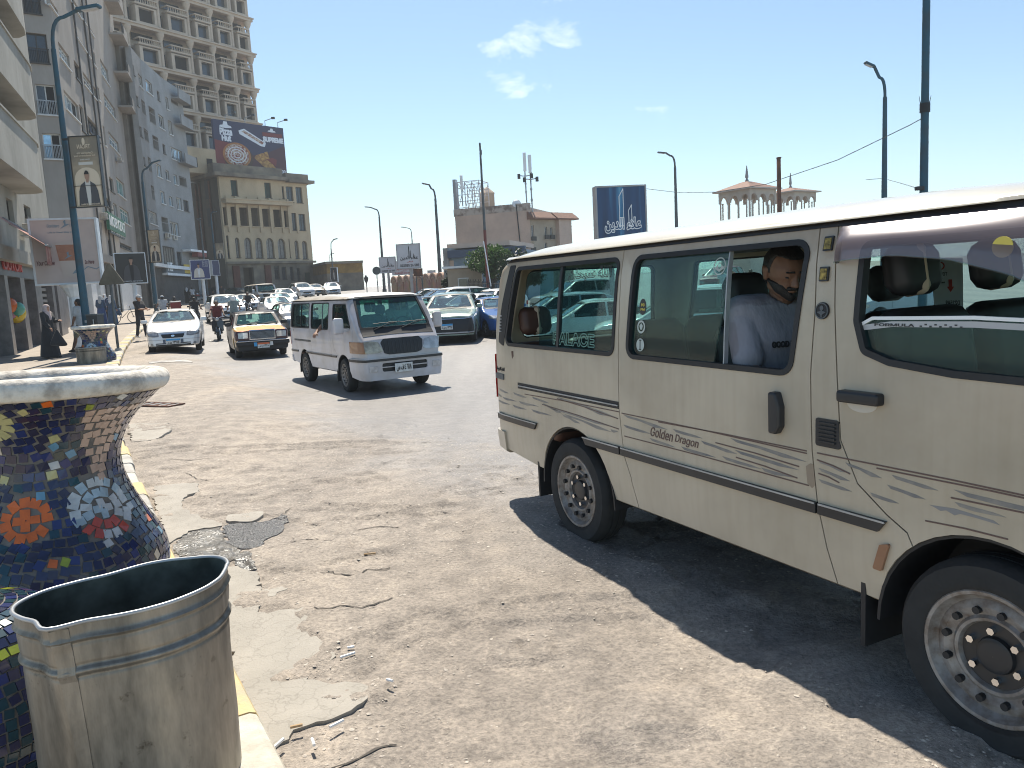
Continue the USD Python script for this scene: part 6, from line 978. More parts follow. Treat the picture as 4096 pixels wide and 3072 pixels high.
# ---- cooler, balloons
pc = g0(*c3(100, 862), dz=.12); t = thing('drinks_cooler', 'dark blue drinks cooler chest at the left edge below the balloons', 'cooler', (pc[0] - .45, pc[1] + .45, pc[2]), math.radians(-25)); K['coolblue'] = mat('cooler_blue', (.012, .03, .13), .35, var=.3)
obj('cabinet', MB().rbox((0, 0, .52), (1.5, .75, 1.0), .03), K['coolblue'], t); obj('lid', MB().rbox((0, 0, 1.06), (1.52, .77, .07), .02), K['white'], t); obj('corner_strip', MB().box((.755, -.3, .5), (.02, .14, .96)), K['white'], t); obj('logo', MB().ext(affinity.scale(Point(.30, .66).buffer(1, 16), .30, .13), .006, (0, -.376, 0)), mat('cooler_light_blue', (.10, .22, .40), .4), t)
t = thing('glass_top_freezer', 'pale blue glass fronted freezer behind the balloons at the left edge', 'freezer', (pc[0] - .9, pc[1] + 1.6, pc[2]), math.radians(-25)); obj('cabinet', MB().rbox((0, 0, .85), (1.3, .7, 1.7), .03), mat('freezer_pale', (.30, .38, .46), .4, var=.3), t); obj('header', MB().rbox((0, -.02, 1.82), (1.34, .74, .2), .03), K['white'], t); obj('door_glass', MB().box((0, -.36, .95), (1.1, .02, 1.2)), K['pane_sky'], t)
yb = pc[1] - 2.2
def balloon(label, x, y, r, c, dy=0., foil=False):
    p = atd(*c3(x, y), yb + dy); rr_ = r / 3.568 / FPX * yb; t = thing('balloon', label, 'balloon', p); m = usdkit.material(stage, f'/World/Looks/balloon_{abs(x)}', {'p': ('principled_bsdf', {'base_color': c, 'roughness': .12, 'coat_weight': .8}), 't': ('translucent_bsdf', {'color': c}), 'm': ('mix_closure', {'fac': .45})}, [('p.BSDF', 'm.closure1'), ('t.BSDF', 'm.closure2')], surface='m.closure')
    a = np.linspace(-np.pi / 2, np.pi / 2, 18); prof = [(max(rr_ * math.cos(q) * (1 + .0 * q), .002), rr_ * (math.sin(q) * (1.12 if q < 0 else 1.0))) for q in a]; obj('skin', MB().rev(prof, 24), m, t, smooth=True); obj('knot', MB().cyl((0, 0, -rr_ * 1.12), (0, 0, -rr_ * 1.12 - .04), .01, .025), m, t)
    obj('string', MB().tube([(0, 0, -rr_ * 1.15), (.05 - .2 * (x / 200), 0, -rr_ * 1.6), (-(x / 300) * .6 - .1, .2, -1.1)], .003, 4), K['white'], t); return p, rr_, t
p, r_, t = balloon('shiny orange balloon with a red printed mark, front of the bunch', 122, 250, 108, (.75, .17, .02)); obj('print', MB().add((trimesh.creation.icosphere(2).vertices * [r_ * .36, .02, r_ * .42], trimesh.creation.icosphere(2).faces), o=(-.02, -r_ * .96, .0)), mat('balloon_print', (.62, .05, .09), .3), t); obj('print_band', MB().box((.06, -r_ * .93, -r_ * .42), (r_ * .75, .05, .09), mrot([0, 1, 0], -.35)), mat('balloon_print2', (.15, .10, .03), .4), t)
balloon('large yellow balloon at the right back of the bunch', 218, 358, 138, (.78, .58, .02), .5); balloon('pale teal balloon in front of the yellow one', 250, 300, 95, (.14, .50, .42), .28); balloon('pinkish lilac balloon under the orange one', 150, 350, 95, (.48, .22, .38), .25); balloon('pink balloon cut by the left picture edge', -30, 190, 70, (.62, .22, .2), .1); balloon('crumpled green balloon low at the left picture edge', 20, 360, 85, (.06, .28, .16), -.1)
# ---------------------------------------------------------------- vehicles
RY = np.array([[1, 0, 0], [0, 0, 1], [0, -1, 0]], float)   # z axis of a revolve -> y axis
def wheel(par, c, side, r, w, rimr, style, detail=1, steer=0.):
    """side -1: outer face towards -y."""
    R0 = mrot([0, 0, 1], steer) @ RY; R = R0 @ (np.diag([1, -1, -1.]) if side < 0 else np.eye(3)); R = R if side > 0 else R0 @ mrot([1, 0, 0], 0)
    sgn = side   # local z of the revolve maps to -y
    s = lambda z: z * sgn; n = 48 if detail else 20
    prof = [(rimr * .97, s(-.5 * w)), (rimr * 1.04, s(-.5 * w)), (r * .93, s(-.48 * w)), (r * .985, s(-.36 * w)), (r, s(-.2 * w)), (r, s(.2 * w)), (r * .985, s(.36 * w)), (r * .93, s(.48 * w)), (rimr * 1.12, s(.5 * w)), (rimr * 1.03, s(.47 * w)), (rimr * .98, s(.40 * w))]
    if detail: prof[4:6] = [(r, s(-.25 * w)), (r, s(-.13 * w)), (r * .982, s(-.12 * w)), (r * .982, s(-.09 * w)), (r, s(-.08 * w)), (r, s(.08 * w)), (r * .982, s(.09 * w)), (r * .982, s(.12 * w)), (r, s(.13 * w)), (r, s(.25 * w))]
    t = obj('wheel', MB().rev(prof, n, c, R), K['tyre'], par, smooth=35)
    if style == 'steel':
        q = rimr; rp = [(q * 1.03, s(.44 * w)), (q * 1.0, s(.47 * w)), (q * .95, s(.46 * w)), (q * .90, s(.34 * w)), (q * .86, s(.30 * w)), (q * .82, s(.33 * w)), (q * .74, s(.36 * w)), (q * .62, s(.30 * w)), (q * .575, s(.345 * w)), (q * .53, s(.33 * w)), (q * .50, s(.24 * w)), (q * .28, s(.22 * w)), (q * .26, s(.30 * w)), (q * .20, s(.33 * w)), (0.001, s(.33 * w))]
        rim = obj('rim', MB().rev(rp, n, c, R), K['steel'], t, smooth=35)
        if detail:
            pass
            for i in range(12): a = 2 * np.pi * i / 12 + .2; p = np.array([q * .70 * math.cos(a), q * .70 * math.sin(a), s(.33 * w)]); obj('vent_hole', MB().add(trimesh.creation.cylinder(q * .058, .04, sections=10), R, R @ p + c), K['black'], rim)
            for i in range(6): a = 2 * np.pi * i / 6 + .4; p = np.array([q * .38 * math.cos(a), q * .38 * math.sin(a), s(.255 * w)]); obj('wheel_nut', MB().add(trimesh.creation.cylinder(.013, .035, sections=6), R, R @ p + c), K['chrome'], rim)
            obj('hub_dish', MB().rev([(q * .515, s(.246 * w)), (q * .285, s(.226 * w)), (q * .265, s(.305 * w)), (q * .20, s(.335 * w)), (.001, s(.335 * w))], n, c, R), K['plastic'], rim, smooth=35)
    else:
        q = rimr; rp = [(q * 1.03, s(.44 * w)), (q * 1.0, s(.47 * w)), (q * .93, s(.45 * w)), (q * .90, s(.2 * w)), (q * .2, s(.15 * w)), (0.001, s(.15 * w))]; rim = obj('rim', MB().rev(rp, n, c, R), K['cabin'], t, smooth=35); sp = MB(); ns = 5
        for i in range(ns):
            a = 2 * np.pi * i / ns; P = [(.12, -.10), (.92, -.16), (.92, .16), (.12, .10)]; ca, sa = math.cos(a), math.sin(a); V = np.array([[q * (x * ca - y * sa), q * (x * sa + y * ca), s(z * w)] for z in (.34, .44) for x, y in P]); sp.add((V @ R.T + c, np.array([[0, 1, 2, 3], [4, 7, 6, 5], [0, 4, 5, 1], [1, 5, 6, 2], [2, 6, 7, 3], [3, 7, 4, 0]])))
        sp.rev([(0.001, s(.46 * w)), (q * .16, s(.46 * w)), (q * .2, s(.36 * w))], 12, c, R); obj('spokes', sp, K['rimgrey'], rim)
    return t
class Body:
    def __init__(s, zt, zb, plan, hw, rc, ry=None, crown=.03, step=.12, ns=11):
        s.zt, s.zb, s.plan, s.hw, s.rc, s.ry, s.crown, s.ns = interp(zt), interp(zb), interp(plan), interp(hw), interp(rc), interp(ry or rc), crown, ns
        k = sorted({round(q[0], 4) for tab in (zt, zb, plan) for q in tab}); x0, x1 = k[0], k[-1]; xs = list(k)
        for a, b in zip(k[:-1], k[1:]): xs += list(np.linspace(a, b, max(int((b - a) / step), 1) + 1)[1:-1])
        s.xs = np.array(sorted(set(xs))); s.c = {}
    def L(s, o=0., zf=None):
        if (o, zf) in s.c: return s.c[o, zf]
        xs = s.xs; xc = (xs[0] + xs[-1]) / 2; h = (xs[-1] - xs[0]) / 2; rings = []
        for x in xs:
            zt = s.zt(x) + o; zb = (s.zb(x) - o) if zf is None else zf; zt = max(zt, zb + .06); r = min(s.rc(x), (zt - zb) * .45); ry = s.ry(x); zs = np.linspace(zb + .03, zt - s.crown - r, s.ns); y = np.maximum(s.hw(zs) * s.plan(x) + o, .05)
            pts = [(0, zb), (max(y[0] - .05, .02), zb)] + list(zip(y, zs)); a = np.linspace(0, np.pi / 2, 7)[1:]; ryq = min(ry, y[-1] * .7)
            pts += [(y[-1] - ryq * (1 - math.cos(q)), zs[-1] + r * math.sin(q)) for q in a]; yc, zc = pts[-1]
            pts += [(yc * q, zc + s.crown * (1 - q * q)) for q in (.75, .5, .25, 0)]; pts = np.array(pts); full = np.vstack([pts, (pts * [-1, 1])[-2:0:-1]])
            rings.append(np.c_[np.full(len(full), xc + (x - xc) * (h + o) / h), full])
        n = len(rings[0]); m = len(rings); V = np.vstack(rings + [[rings[0].mean(0)], [rings[-1].mean(0)]]); f = []
        for i in range(m - 1):
            for j in range(n): q = (j + 1) % n; f += [[i * n + j, i * n + q, (i + 1) * n + q], [i * n + j, (i + 1) * n + q, (i + 1) * n + j]]
        for j in range(n): q = (j + 1) % n; f += [[m * n, q, j], [m * n + 1, (m - 1) * n + j, (m - 1) * n + q]]
        M_ = Manifold(m3.Mesh(np.asarray(V, np.float32), np.asarray(f, np.uint32)[:, ::-1]))
        if M_.volume() < 0 or M_.is_empty(): M_ = Manifold(m3.Mesh(np.asarray(V, np.float32), np.asarray(f, np.uint32)))
        s.c[o, zf] = M_; return M_
    def piece(s, prism, o0, o1): return (s.L(o1) ^ prism) - s.L(o0)
def cyl_y(x, z, r, y0, y1, n=40): return Manifold.extrude(CrossSection.circle(r, n), y1 - y0).transform(np.array([[1, 0, 0, x], [0, 0, -1, y1], [0, 1, 0, z]], float))
def cyl_x(y, z, r, x0, x1, n=20): return Manifold.extrude(CrossSection.circle(r, n), x1 - x0).transform(np.array([[0, 0, 1, x0], [1, 0, 0, y], [0, 1, 0, z]], float))
def mbox(x0, y0, z0, x1, y1, z1): return Manifold.cube([x1 - x0, y1 - y0, z1 - z0]).translate([x0, y0, z0])
def put(name, man, mat_, par, smooth=32, label=None):
    if man.is_empty(): return None
    return obj(name, tri(man), mat_, par, smooth=smooth, label=label)
def seat(par, x, y, z, w, face, hb=.62, head=True, m='seat', stripe=None):
    """A bucket seat facing +x: cushion, backrest, headrest."""
    c = obj('seat', MB().rbox((x + .24, y, z + .06), (.50, w, .14), .05), K[m], par, smooth=40); R = mrot([0, 1, 0], -.16)
    obj('backrest', MB().rbox((x - .06, y, z + .10 + hb / 2), (.15, w, hb), .06, R), K[m], c, smooth=40)
    if head:
        hd = obj('headrest', MB().rbox((x - .14, y, z + hb + .24), (.12, w * .55, .20), .05, R), K[m], c, smooth=40)
        if stripe: obj('headrest_stripe', MB().rbox((x - .14, y, z + hb + .24), (.126, w * .13, .206), .03, R), K[stripe], hd, smooth=40)
def plate_text(par, x, y0, z0, w, h, digits, facing=1, top='plateblue', letters=None):
    b = obj('number_plate', MB().rbox((x, y0, z0), (.012, w, h), .005), K['plate'], par); e = x + facing * .0075
    if top: obj('plate_band', MB().box((e, y0, z0 + h * .33), (.004, w * .98, h * .32)), K[top], b)
    t = fit_text(digits, -w * .42, -h * .42, w * .42, h * (.12 if top else .38), 'arabic', 3); m = MB().ext(t, .003, (e, y0, z0), (0, facing, 0), UP, (facing, 0, 0)); obj('plate_digits', m, K['ink'], b)
VAN = Body([(-1.16, .62), (-1.15, .95), (-1.135, 1.12), (-1.095, 1.45), (-1.04, 1.75), (-1.0, 1.82), (-.9, 1.865), (-.6, 1.89), (0, 1.90), (1.6, 1.905), (2.3, 1.90), (2.68, 1.88), (2.84, 1.835), (3.05, 1.565), (3.32, 1.19), (3.38, 1.13), (3.5, 1.02), (3.545, .88), (3.57, .70), (3.575, .55)],
    [(-1.16, .42), (-.5, .36), (.4, .335), (2.1, .345), (3.0, .33), (3.4, .27), (3.575, .27)], [(-1.16, .93), (-1.10, .97), (-.95, .993), (-.7, 1), (2.7, 1), (3.1, .985), (3.35, .955), (3.48, .915), (3.545, .875), (3.575, .82)],
    [(.25, .79), (.36, .822), (.5, .842), (.75, .846), (1.0, .845), (1.2, .84), (1.45, .824), (1.73, .795), (1.80, .768), (2.0, .74)], [(-1.16, .08), (-1.02, .10), (-.9, .105), (2.6, .105), (2.84, .08), (3.3, .05), (3.575, .06)], [(-1.16, .10), (-.9, .28), (2.6, .28), (2.84, .12), (3.3, .06), (3.575, .08)], crown=.02)
PET = [(-1.063, .867, -.882, .853), (-1.094, .826, -1.015, .812), (-.995, .814, -.755, .808), (-.799, .866, -.599, .851), (-1.1, .779, -.861, .772), (-.714, .813, -.425, .81), (-.513, .865, -.282, .849), (-.821, .775, -.604, .768), (-.532, .777, -.257, .77), (-.362, .837, -.126, .803), (-.118, .794, .091, .767), (-.171, .90, .50, .853), (-.333, .826, .50, .795), (-.099, .801, .431, .764), (.425, .777, .50, .774), (.554, .879, .941, .851), (.554, .821, .804, .808), (.989, .859, 1.209, .847), (.79, .783, .999, .769), (1.049, .779, 1.3, .77), (1.198, .832, 1.442, .811), (1.345, .782, 1.59, .77), (1.40, .876, 1.84, .848), (1.43, .826, 1.80, .806), (1.59, .774, 1.79, .77), (1.896, .865, 2.051, .843), (2.03, .878, 2.19, .851), (1.903, .832, 2.05, .811), (1.902, .787, 2.06, .772), (2.232, .869, 2.41, .852), (2.213, .829, 2.363, .811), (2.142, .784, 2.261, .772), (2.47, .824, 2.638, .815), (2.467, .865, 2.9, .855)]
LINES = [(-.62, .874, .512, .89), (.54, .886, 1.84, .883), (-.174, .891, .50, .85), (-.373, .831, .505, .792), (.87, .881, 1.84, .893), (1.302, .841, 1.80, .821), (1.437, .795, 1.79, .771), (1.896, .894, 3.0, .896), (2.17, .884, 3.0, .888), (1.896, .866, 2.05, .84), (1.903, .812, 2.0, .795), (2.458, .838, 3.0, .842), (2.366, .735, 2.644, .746), (.56, .76, 1.85, .752)]
def make_van(name, label, loc, rz, pm, rm, near, steer=0., tilt=None, front_text=True):
    t = thing(name, label, 'minibus', loc, rz, tilt=tilt); B = VAN
    RW = rpoly([(-.905, 1.205), (-.745, 1.73), (.49, 1.73), (.463, 1.207)], .05); SW = rpoly([(.598, 1.205), (.64, 1.73), (1.815, 1.73), (1.752, 1.20)], .06); FW_ = rpoly([(2.07, 1.70), (2.062, 1.42), (2.10, 1.31), (2.21, 1.275), (2.45, 1.252), (3.06, 1.24), (2.80, 1.70)], .03)
    WS = rpoly([(-.70, 1.235), (-.63, 1.80), (.63, 1.80), (.70, 1.235)], .05); BW = rpoly([(-.62, 1.22), (-.58, 1.72), (.58, 1.72), (.62, 1.22)], .06)
    side = [prism_y(w, a, b) for w in (RW, SW, FW_) for a, b in ((-1.2, -.3), (.3, 1.2))]; wsp = prism_x(WS, 2.5, 3.5); bwp = prism_x(BW, -1.4, -.9)
    cuts = Manifold.batch_boolean(side + [wsp, bwp], m3.OpType.Add); arches = Manifold.batch_boolean([cyl_y(x, .305, .425, a, b) for x in (0, 2.59) for a, b in ((-1.2, -.50), (.50, 1.2))], m3.OpType.Add)
    shell = (B.L(0) - B.L(-.045, .72)) - cuts - arches
    GU = sbox(1.16, .5, 1.2, .52)
    g1 = [(.519, 1.80), (.515, .906), (.547, .646), (.604, .532), (.657, .30)]; g2 = [(1.995, .30), (1.942, .502), (1.895, .685), (1.869, .898), (1.857, 1.203), (1.866, 1.465), (1.850, 1.80)]
    SD = Polygon(g1 + g2); FD_ = Polygon([(1.938, 1.80), (1.960, 1.465), (1.985, 1.214), (2.007, .963), (2.085, .809), (2.211, .718), (2.294, .672), (2.33, .60), (2.9, .60), (3.08, .66), (3.16, 1.18), (2.87, 1.80)])
    top = mbox(-2, -2, 1.797, 4, 2, 3); fa = (-1.2, -.3); sl, fd = prism_y(SD.buffer(-.003), *fa), prism_y(FD_.buffer(-.003), *fa); both = prism_y(unary_union([SD.buffer(.003), FD_.buffer(.003)]), *fa); low = shell - top
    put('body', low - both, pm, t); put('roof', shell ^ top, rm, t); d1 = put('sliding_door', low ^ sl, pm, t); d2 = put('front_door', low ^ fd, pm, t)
    put('gap_seal', B.piece(prism_y(unary_union([LineString(g1).buffer(.011), LineString(g2).buffer(.011), LineString(list(FD_.exterior.coords)[:7]).buffer(.006)]), *fa), -.03, -.012) - cuts - arches, K['black'], t)
    # gutter, seals, glass
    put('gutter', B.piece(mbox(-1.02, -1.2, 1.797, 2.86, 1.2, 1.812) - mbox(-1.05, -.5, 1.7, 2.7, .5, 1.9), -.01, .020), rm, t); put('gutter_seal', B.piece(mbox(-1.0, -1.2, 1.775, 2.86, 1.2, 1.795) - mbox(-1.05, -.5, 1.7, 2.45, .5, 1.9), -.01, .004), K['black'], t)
    for nm, w, par in (('rear_window', RW, t), ('sliding_window', SW, d1), ('front_window', FW_, d2)):
        for s_, (a, b) in (('near', fa), ('far', (.3, 1.2))):
            pr = t if s_ == 'far' else par; fr = put('window_seal', B.piece(prism_y(w.buffer(.012, quad_segs=6).difference(w.buffer(-.012)), a, b), -.03, .005), K['black'], pr)
            wp = w.buffer(-.003)
            if s_ == 'near' and near:
                if nm == 'rear_window': wp = wp.intersection(sbox(-.42, 1, 2, 2).union(sbox(-2, 1, -.42, 1))); 
                if nm == 'sliding_window': wp = wp.intersection(Polygon([(.5, 1.1), (.5, 1.8), (1.34, 1.8), (1.335, 1.5), (1.29, 1.30), (1.25, 1.1)]))
                if nm == 'front_window': wp = wp.intersection(Polygon([(1.9, 1.1), (1.9, 1.405), (2.12, 1.43), (2.5, 1.437), (3.2, 1.42), (3.2, 1.1)]))
            gl = put('glass', B.piece(prism_y(wp, a, b), -.022, -.014), K['tint'], fr)
            if s_ == 'near' and near and nm == 'front_window': put('glass_edge', B.piece(prism_y(LineString([(2.07, 1.405), (2.12, 1.43), (2.5, 1.437), (3.0, 1.42)]).buffer(.006), a, b), -.024, -.010), K['white'], fr)
            if s_ == 'near' and nm != 'front_window':
                x = -.155 if nm == 'rear_window' else 1.0; put('window_bar', B.piece(prism_y(Polygon([(x - .03, 1.2), (x - .005, 1.73), (x + .022, 1.73), (x - .003, 1.2)]) if nm == 'rear_window' else sbox(1.345, 1.2, 1.352, 1.73), a, b), -.03, -.006), K['plastic' if nm == 'rear_window' else 'galv'], fr)
    sw = put('windscreen_seal', B.piece(prism_x(WS.buffer(.03).difference(WS.buffer(-.012)), 2.5, 3.5), -.03, .004), K['black'], t); put('windscreen', B.piece(prism_x(WS.buffer(-.003), 2.5, 3.5), -.022, -.014), K['screen'], sw); put('windscreen_band', B.piece(prism_x(WS.buffer(-.01).intersection(sbox(-1, 1.68, 1, 2)), 2.5, 3.5), -.012, -.008), K['tintband'], sw)
    bs = put('rear_window_seal', B.piece(prism_x(BW.buffer(.03).difference(BW.buffer(-.012)), -1.4, -.9), -.03, .004), K['black'], t); put('rear_glass', B.piece(prism_x(BW.buffer(-.003), -1.4, -.9), -.022, -.014), K['tint'], bs)
    put('quarter_panel', B.piece(prism_y(rpoly([(-1.03, 1.215), (-.995, 1.40), (-.85, 1.755), (-.765, 1.755), (-.93, 1.19)], .012), *fa), -.01, .004), K['black'], t)
    q = MB()
    for i in range(6): put('quarter_slat', B.piece(prism_y(sbox(-1.005 + i * .002, 1.29 + i * .022, -.965 + i * .002, 1.297 + i * .022), *fa), -.005, .010), K['galv'], t)
    # mouldings, rail, decals on the near side
    for a, b in ((-1.09, -.455), (.125, .515), (.528, 1.895), (1.905, 2.215)):
        sk = .035 if a in (.125,) else 0; m_ = put('side_moulding', B.piece(prism_y(Polygon([(a + sk, .648), (a, .692), (b, .694), (b - (.035 if b in (-.455, 2.215) else 0), .648)]), *fa), -.004, .014), K['plastic'], t); put('moulding_bright_line', B.piece(prism_y(sbox(a + .005, .686, b - .004, .693), *fa), .01, .0165), K['galv'], m_)
    rl = put('sliding_rail', B.piece(prism_y(sbox(-.716, .906, .512, .946), *fa), -.01, .003), K['black'], t); put('rail_lip', B.piece(prism_y(sbox(-.70, .922, .51, .929), *fa), .0, .010), K['galv'], rl)
    for s_ in (-1, 1):
        for x in (-.50, 2.10): obj('mud_flap', MB().box((x, s_ * .70, .33 if x < 0 else .315), (.02, .26, .30)), K['black'], t)
    if near:
        dk = mat('decal_grey', (.12, .12, .125), .45, col2=(.235, .215, .185), vscale=7); dl = mat('decal_line', (.10, .06, .05), .5)
        for x0, z0, x1, z1 in PET:
            L_ = x1 - x0; th = .013 + .004 * min(L_ / .4, 1.5); P = Polygon([(x0, z0 + .002), (x0 + L_ * .35, z0 + (z1 - z0) * .2 + .001), (x0 + L_ * .75, z1 + (z0 - z1) * .32 + .003), (x1, z1), (x1 - L_ * .28, z1 - .004), (x0 + L_ * .4, z0 - th), (x0 + L_ * .1, z0 - th * .7)]); put('decal', B.piece(prism_y(P, *fa), -.001, .0012) - arches, dk, t)
        for x0, z0, x1, z1 in LINES: put('decal_line', B.piece(prism_y(LineString([(x0, z0), ((x0 + x1) / 2, (z0 + z1) / 2 + .004), (x1, z1)]).buffer(.0028), *fa), -.001, .0014) - arches, dl, t)
        put('lettering', B.piece(prism_y(affinity.rotate(fit_text('Golden', .80, .795, .985, .846, bold=1, shear=.28), -1.5), *fa), -.001, .0022), dl, t); put('lettering', B.piece(prism_y(affinity.rotate(fit_text('Dragon', 1.0, .785, 1.18, .836, bold=1, shear=.28), -1.5), *fa), -.001, .0022), dl, t)
        put('lettering', B.piece(prism_y(fit_text('\ufe94\ufed4\ufef3\ufea0\ufee7\ufef4\ufed4\ufedf\ufe8d \ufe93\ufeae\ufeeb\ufe8e\ufed8\ufedf\ufe8d', -1.10, 1.0, -.93, 1.035, 'arabic', 2), *fa), -.001, .002), K['ink'], t); put('model_badge', B.piece(prism_y(sbox(-1.105, .945, -.945, .985), *fa), -.002, .008), K['greypost'], t)
        hnd = put('door_handle', Manifold.batch_hull([Manifold.sphere(.012, 12).translate([x, -.868 + dy, z]) for x in (2.022, 2.182) for z in (1.128, 1.150) for dy in (.03, 0)]), K['plastic'], d2, 40); put('handle_bowl', B.piece(prism_y(affinity.scale(Point(2.10, 1.112).buffer(1, 14), .065, .03), *fa), -.002, .0015), mat('handle_bowl_shade', (.50, .46, .40), .45), d2)
        put('door_handle', Manifold.batch_hull([Manifold.sphere(.012, 12).translate([x, -.868 + dy, z]) for x, z in ((1.672, 1.108), (1.672, .955), (1.695, 1.108), (1.712, 1.06), (1.712, .98), (1.695, .955)) for dy in (.03, 0)]), K['plastic'], d1, 40)
        vt = put('side_vent', B.piece(prism_y(rpoly([(1.888, .925), (1.888, 1.037), (2.0, 1.037), (2.002, .96), (2.016, .925)], .012), *fa) - prism_y(LineString([(1.99, 1.2), (2.007, .963), (2.085, .80)]).buffer(.004), *fa), -.006, .003), K['plastic'], t)
        for i in range(6): put('vent_slat', B.piece(prism_y(sbox(1.905, .942 + i * .015, 1.985, .949 + i * .015), *fa), .0, .009), K['plastic'], vt)
        for x, z in ((1.907, 1.714), (1.903, 1.598)): bd = put('gold_badge', B.piece(prism_y(rpoly([(x - .022, z - .028), (x - .02, z + .028), (x + .022, z + .028), (x + .02, z - .028)], .004), *fa), -.002, .009), K['plastic'], t); put('badge_centre', B.piece(prism_y(sbox(x - .016, z - .021, x + .016, z + .021), *fa), .004, .0115), K['gold'], bd)
        em = put('round_emblem', B.piece(prism_y(Point(1.904, 1.457).buffer(.033, 24), *fa), -.002, .007), K['black'], t); put('emblem_relief', B.piece(prism_y(unary_union([Point(1.904, 1.457).buffer(.031, 24).difference(Point(1.904, 1.457).buffer(.027, 24)), Point(1.904, 1.468).buffer(.009), Polygon([(1.882, 1.452), (1.904, 1.440), (1.926, 1.452), (1.904, 1.458)]), sbox(1.901, 1.432, 1.907, 1.462)]), *fa), .004, .0095), K['greypost'], em)
        put('side_indicator', B.piece(prism_y(rpoly([(2.158, .50), (2.188, .60), (2.23, .615), (2.195, .50)], .006), *fa), -.002, .012), K['amber'], t)
        put('bare_filler_spot', B.piece(prism_y(Polygon([(1.838, .83), (1.86, .845), (1.875, .845), (1.885, .76), (1.868, .745), (1.845, .76)]), *fa), -.001, .0012) - arches, mat('brown_filler', (.27, .21, .15), .9), t)
        put('scuff', B.piece(prism_y(Polygon([(2.38, .795), (2.47, .803), (2.60, .795), (2.62, .785), (2.55, .789), (2.49, .79), (2.47, .78), (2.44, .79), (2.42, .783), (2.40, .79)]), *fa), -.001, .001), mat('scuff_grey', (.22, .21, .20), .8), t)
        far_ = lambda P, o, m_, nm, par: put(nm, B.piece(prism_y(P, .3, 1.2), o - .001, o), m_, par)
        fl_ = lambda P: affinity.scale(P, -1, 1, origin='center'); np_ = far_(Polygon([(1.215, 1.645), (1.405, 1.635), (1.395, 1.28), (1.235, 1.295)]), -.026, mat('notice_paper', (.62, .66, .66), .7), 'paper_notice', t); ri_ = mat('notice_red', (.50, .05, .03), .6)
        for tx_, bx_, m_ in (('TOYOTA', (1.235, 1.545, 1.315, 1.565), K['ink']), ('see dealer', (1.235, 1.505, 1.30, 1.515), K['ink']), ('D215A9', (1.30, 1.385, 1.38, 1.41), K['ink']), ('3AE', (1.32, 1.345, 1.37, 1.365), K['ink'])): far_(fl_(fit_text(tx_, *bx_)), -.0275, m_, 'notice_lettering', np_)
        far_(affinity.scale(Point(1.27, 1.60).buffer(.024, 16).difference(Point(1.27, 1.60).buffer(.019, 16)), 1.35, 1), -.0275, ri_, 'notice_mark', np_); far_(affinity.scale(Point(1.27, 1.603).buffer(.017, 16).difference(Point(1.27, 1.603).buffer(.013, 16)), .5, 1.1), -.0275, ri_, 'notice_mark', np_); far_(Polygon([(1.32, 1.525), (1.34, 1.525), (1.34, 1.485), (1.35, 1.485), (1.33, 1.455), (1.31, 1.485), (1.32, 1.485)]), -.0275, ri_, 'notice_arrow', np_)
        # visor over the front door window
        vp = Polygon([(1.965, 1.775), (1.985, 1.635), (2.08, 1.648), (2.25, 1.651), (2.45, 1.628), (2.65, 1.575), (2.85, 1.50), (2.95, 1.40), (2.60, 1.775)]); vx = np.linspace(1.965, 2.93, 26); V = []
        lo = interp([(1.965, 1.636), (2.05, 1.646), (2.25, 1.652), (2.45, 1.628), (2.65, 1.573), (2.93, 1.44)]); hi = interp([(1.965, 1.775), (2.80, 1.775), (2.93, 1.68)])
        for x in vx:
            for q in np.linspace(0, 1, 9): z = hi(x) + (lo(x) - hi(x)) * q; y = float(VAN.hw(z)) * float(VAN.plan(x)) + .012 + .062 * math.sin(min(q * 1.35, 1) * np.pi / 2) * min(1, (x - 1.955) / .05); V.append([x, -y, z])
        n = 9; f = [[i * n + j, (i + 1) * n + j, (i + 1) * n + j + 1, i * n + j + 1] for i in range(25) for j in range(8)]; vs = obj('window_visor', (np.array(V), np.array(f)), K['visor'], d2, smooth=True); V = np.array(V); obj('visor_edge', MB().tube(V[8::9], .0035, 6), K['glass'], vs); obj('visor_end', (np.vstack([V[:9], V[:9] * [1, 0, 1] + [0, -.785, 0]]), np.array([[j, j + 1, 10 + j, 9 + j] for j in range(8)])), K['dark_glass'], vs)
        yl = mat('sticker_yellow', (.55, .45, .08), .5); st = obj('round_sticker', MB().cyl((2.62, -.868, 1.655), (2.62, -.872, 1.655), .032, n=20), yl, vs)
        # stickers and outlined words on the glass
        gp = lambda P, m_, nm='sticker', o=-.0125, par=d1: put(nm, B.piece(prism_y(P, *fa), o - .0008, o), m_, par)
        paleg = mat('sticker_pale', (.40, .45, .42), .5); dkst = mat('sticker_dark', (.03, .03, .03), .5)
        gp(Point(.70, 1.27).buffer(.034, 20), paleg); gp(unary_union([sbox(.697, 1.245, .703, 1.295), sbox(.690, 1.243, .710, 1.248), sbox(.690, 1.292, .710, 1.297)]), dkst, 'sticker_mark', -.011); gp(Point(.705, 1.365).buffer(.034, 20).difference(Point(.705, 1.365).buffer(.024, 20)), paleg); gp(Polygon([(.70, 1.35), (.69, 1.37), (.705, 1.385), (.72, 1.37), (.71, 1.35)]), paleg)
        gp(affinity.scale(Point(.715, 1.47).buffer(1, 20), .030, .042), dkst); gp(fit_text('90', .70, 1.472, .73, 1.488, bold=3), yl, 'sticker_mark', -.011); gp(fit_text('FM', .698, 1.45, .732, 1.463, bold=3), yl, 'sticker_mark', -.011)
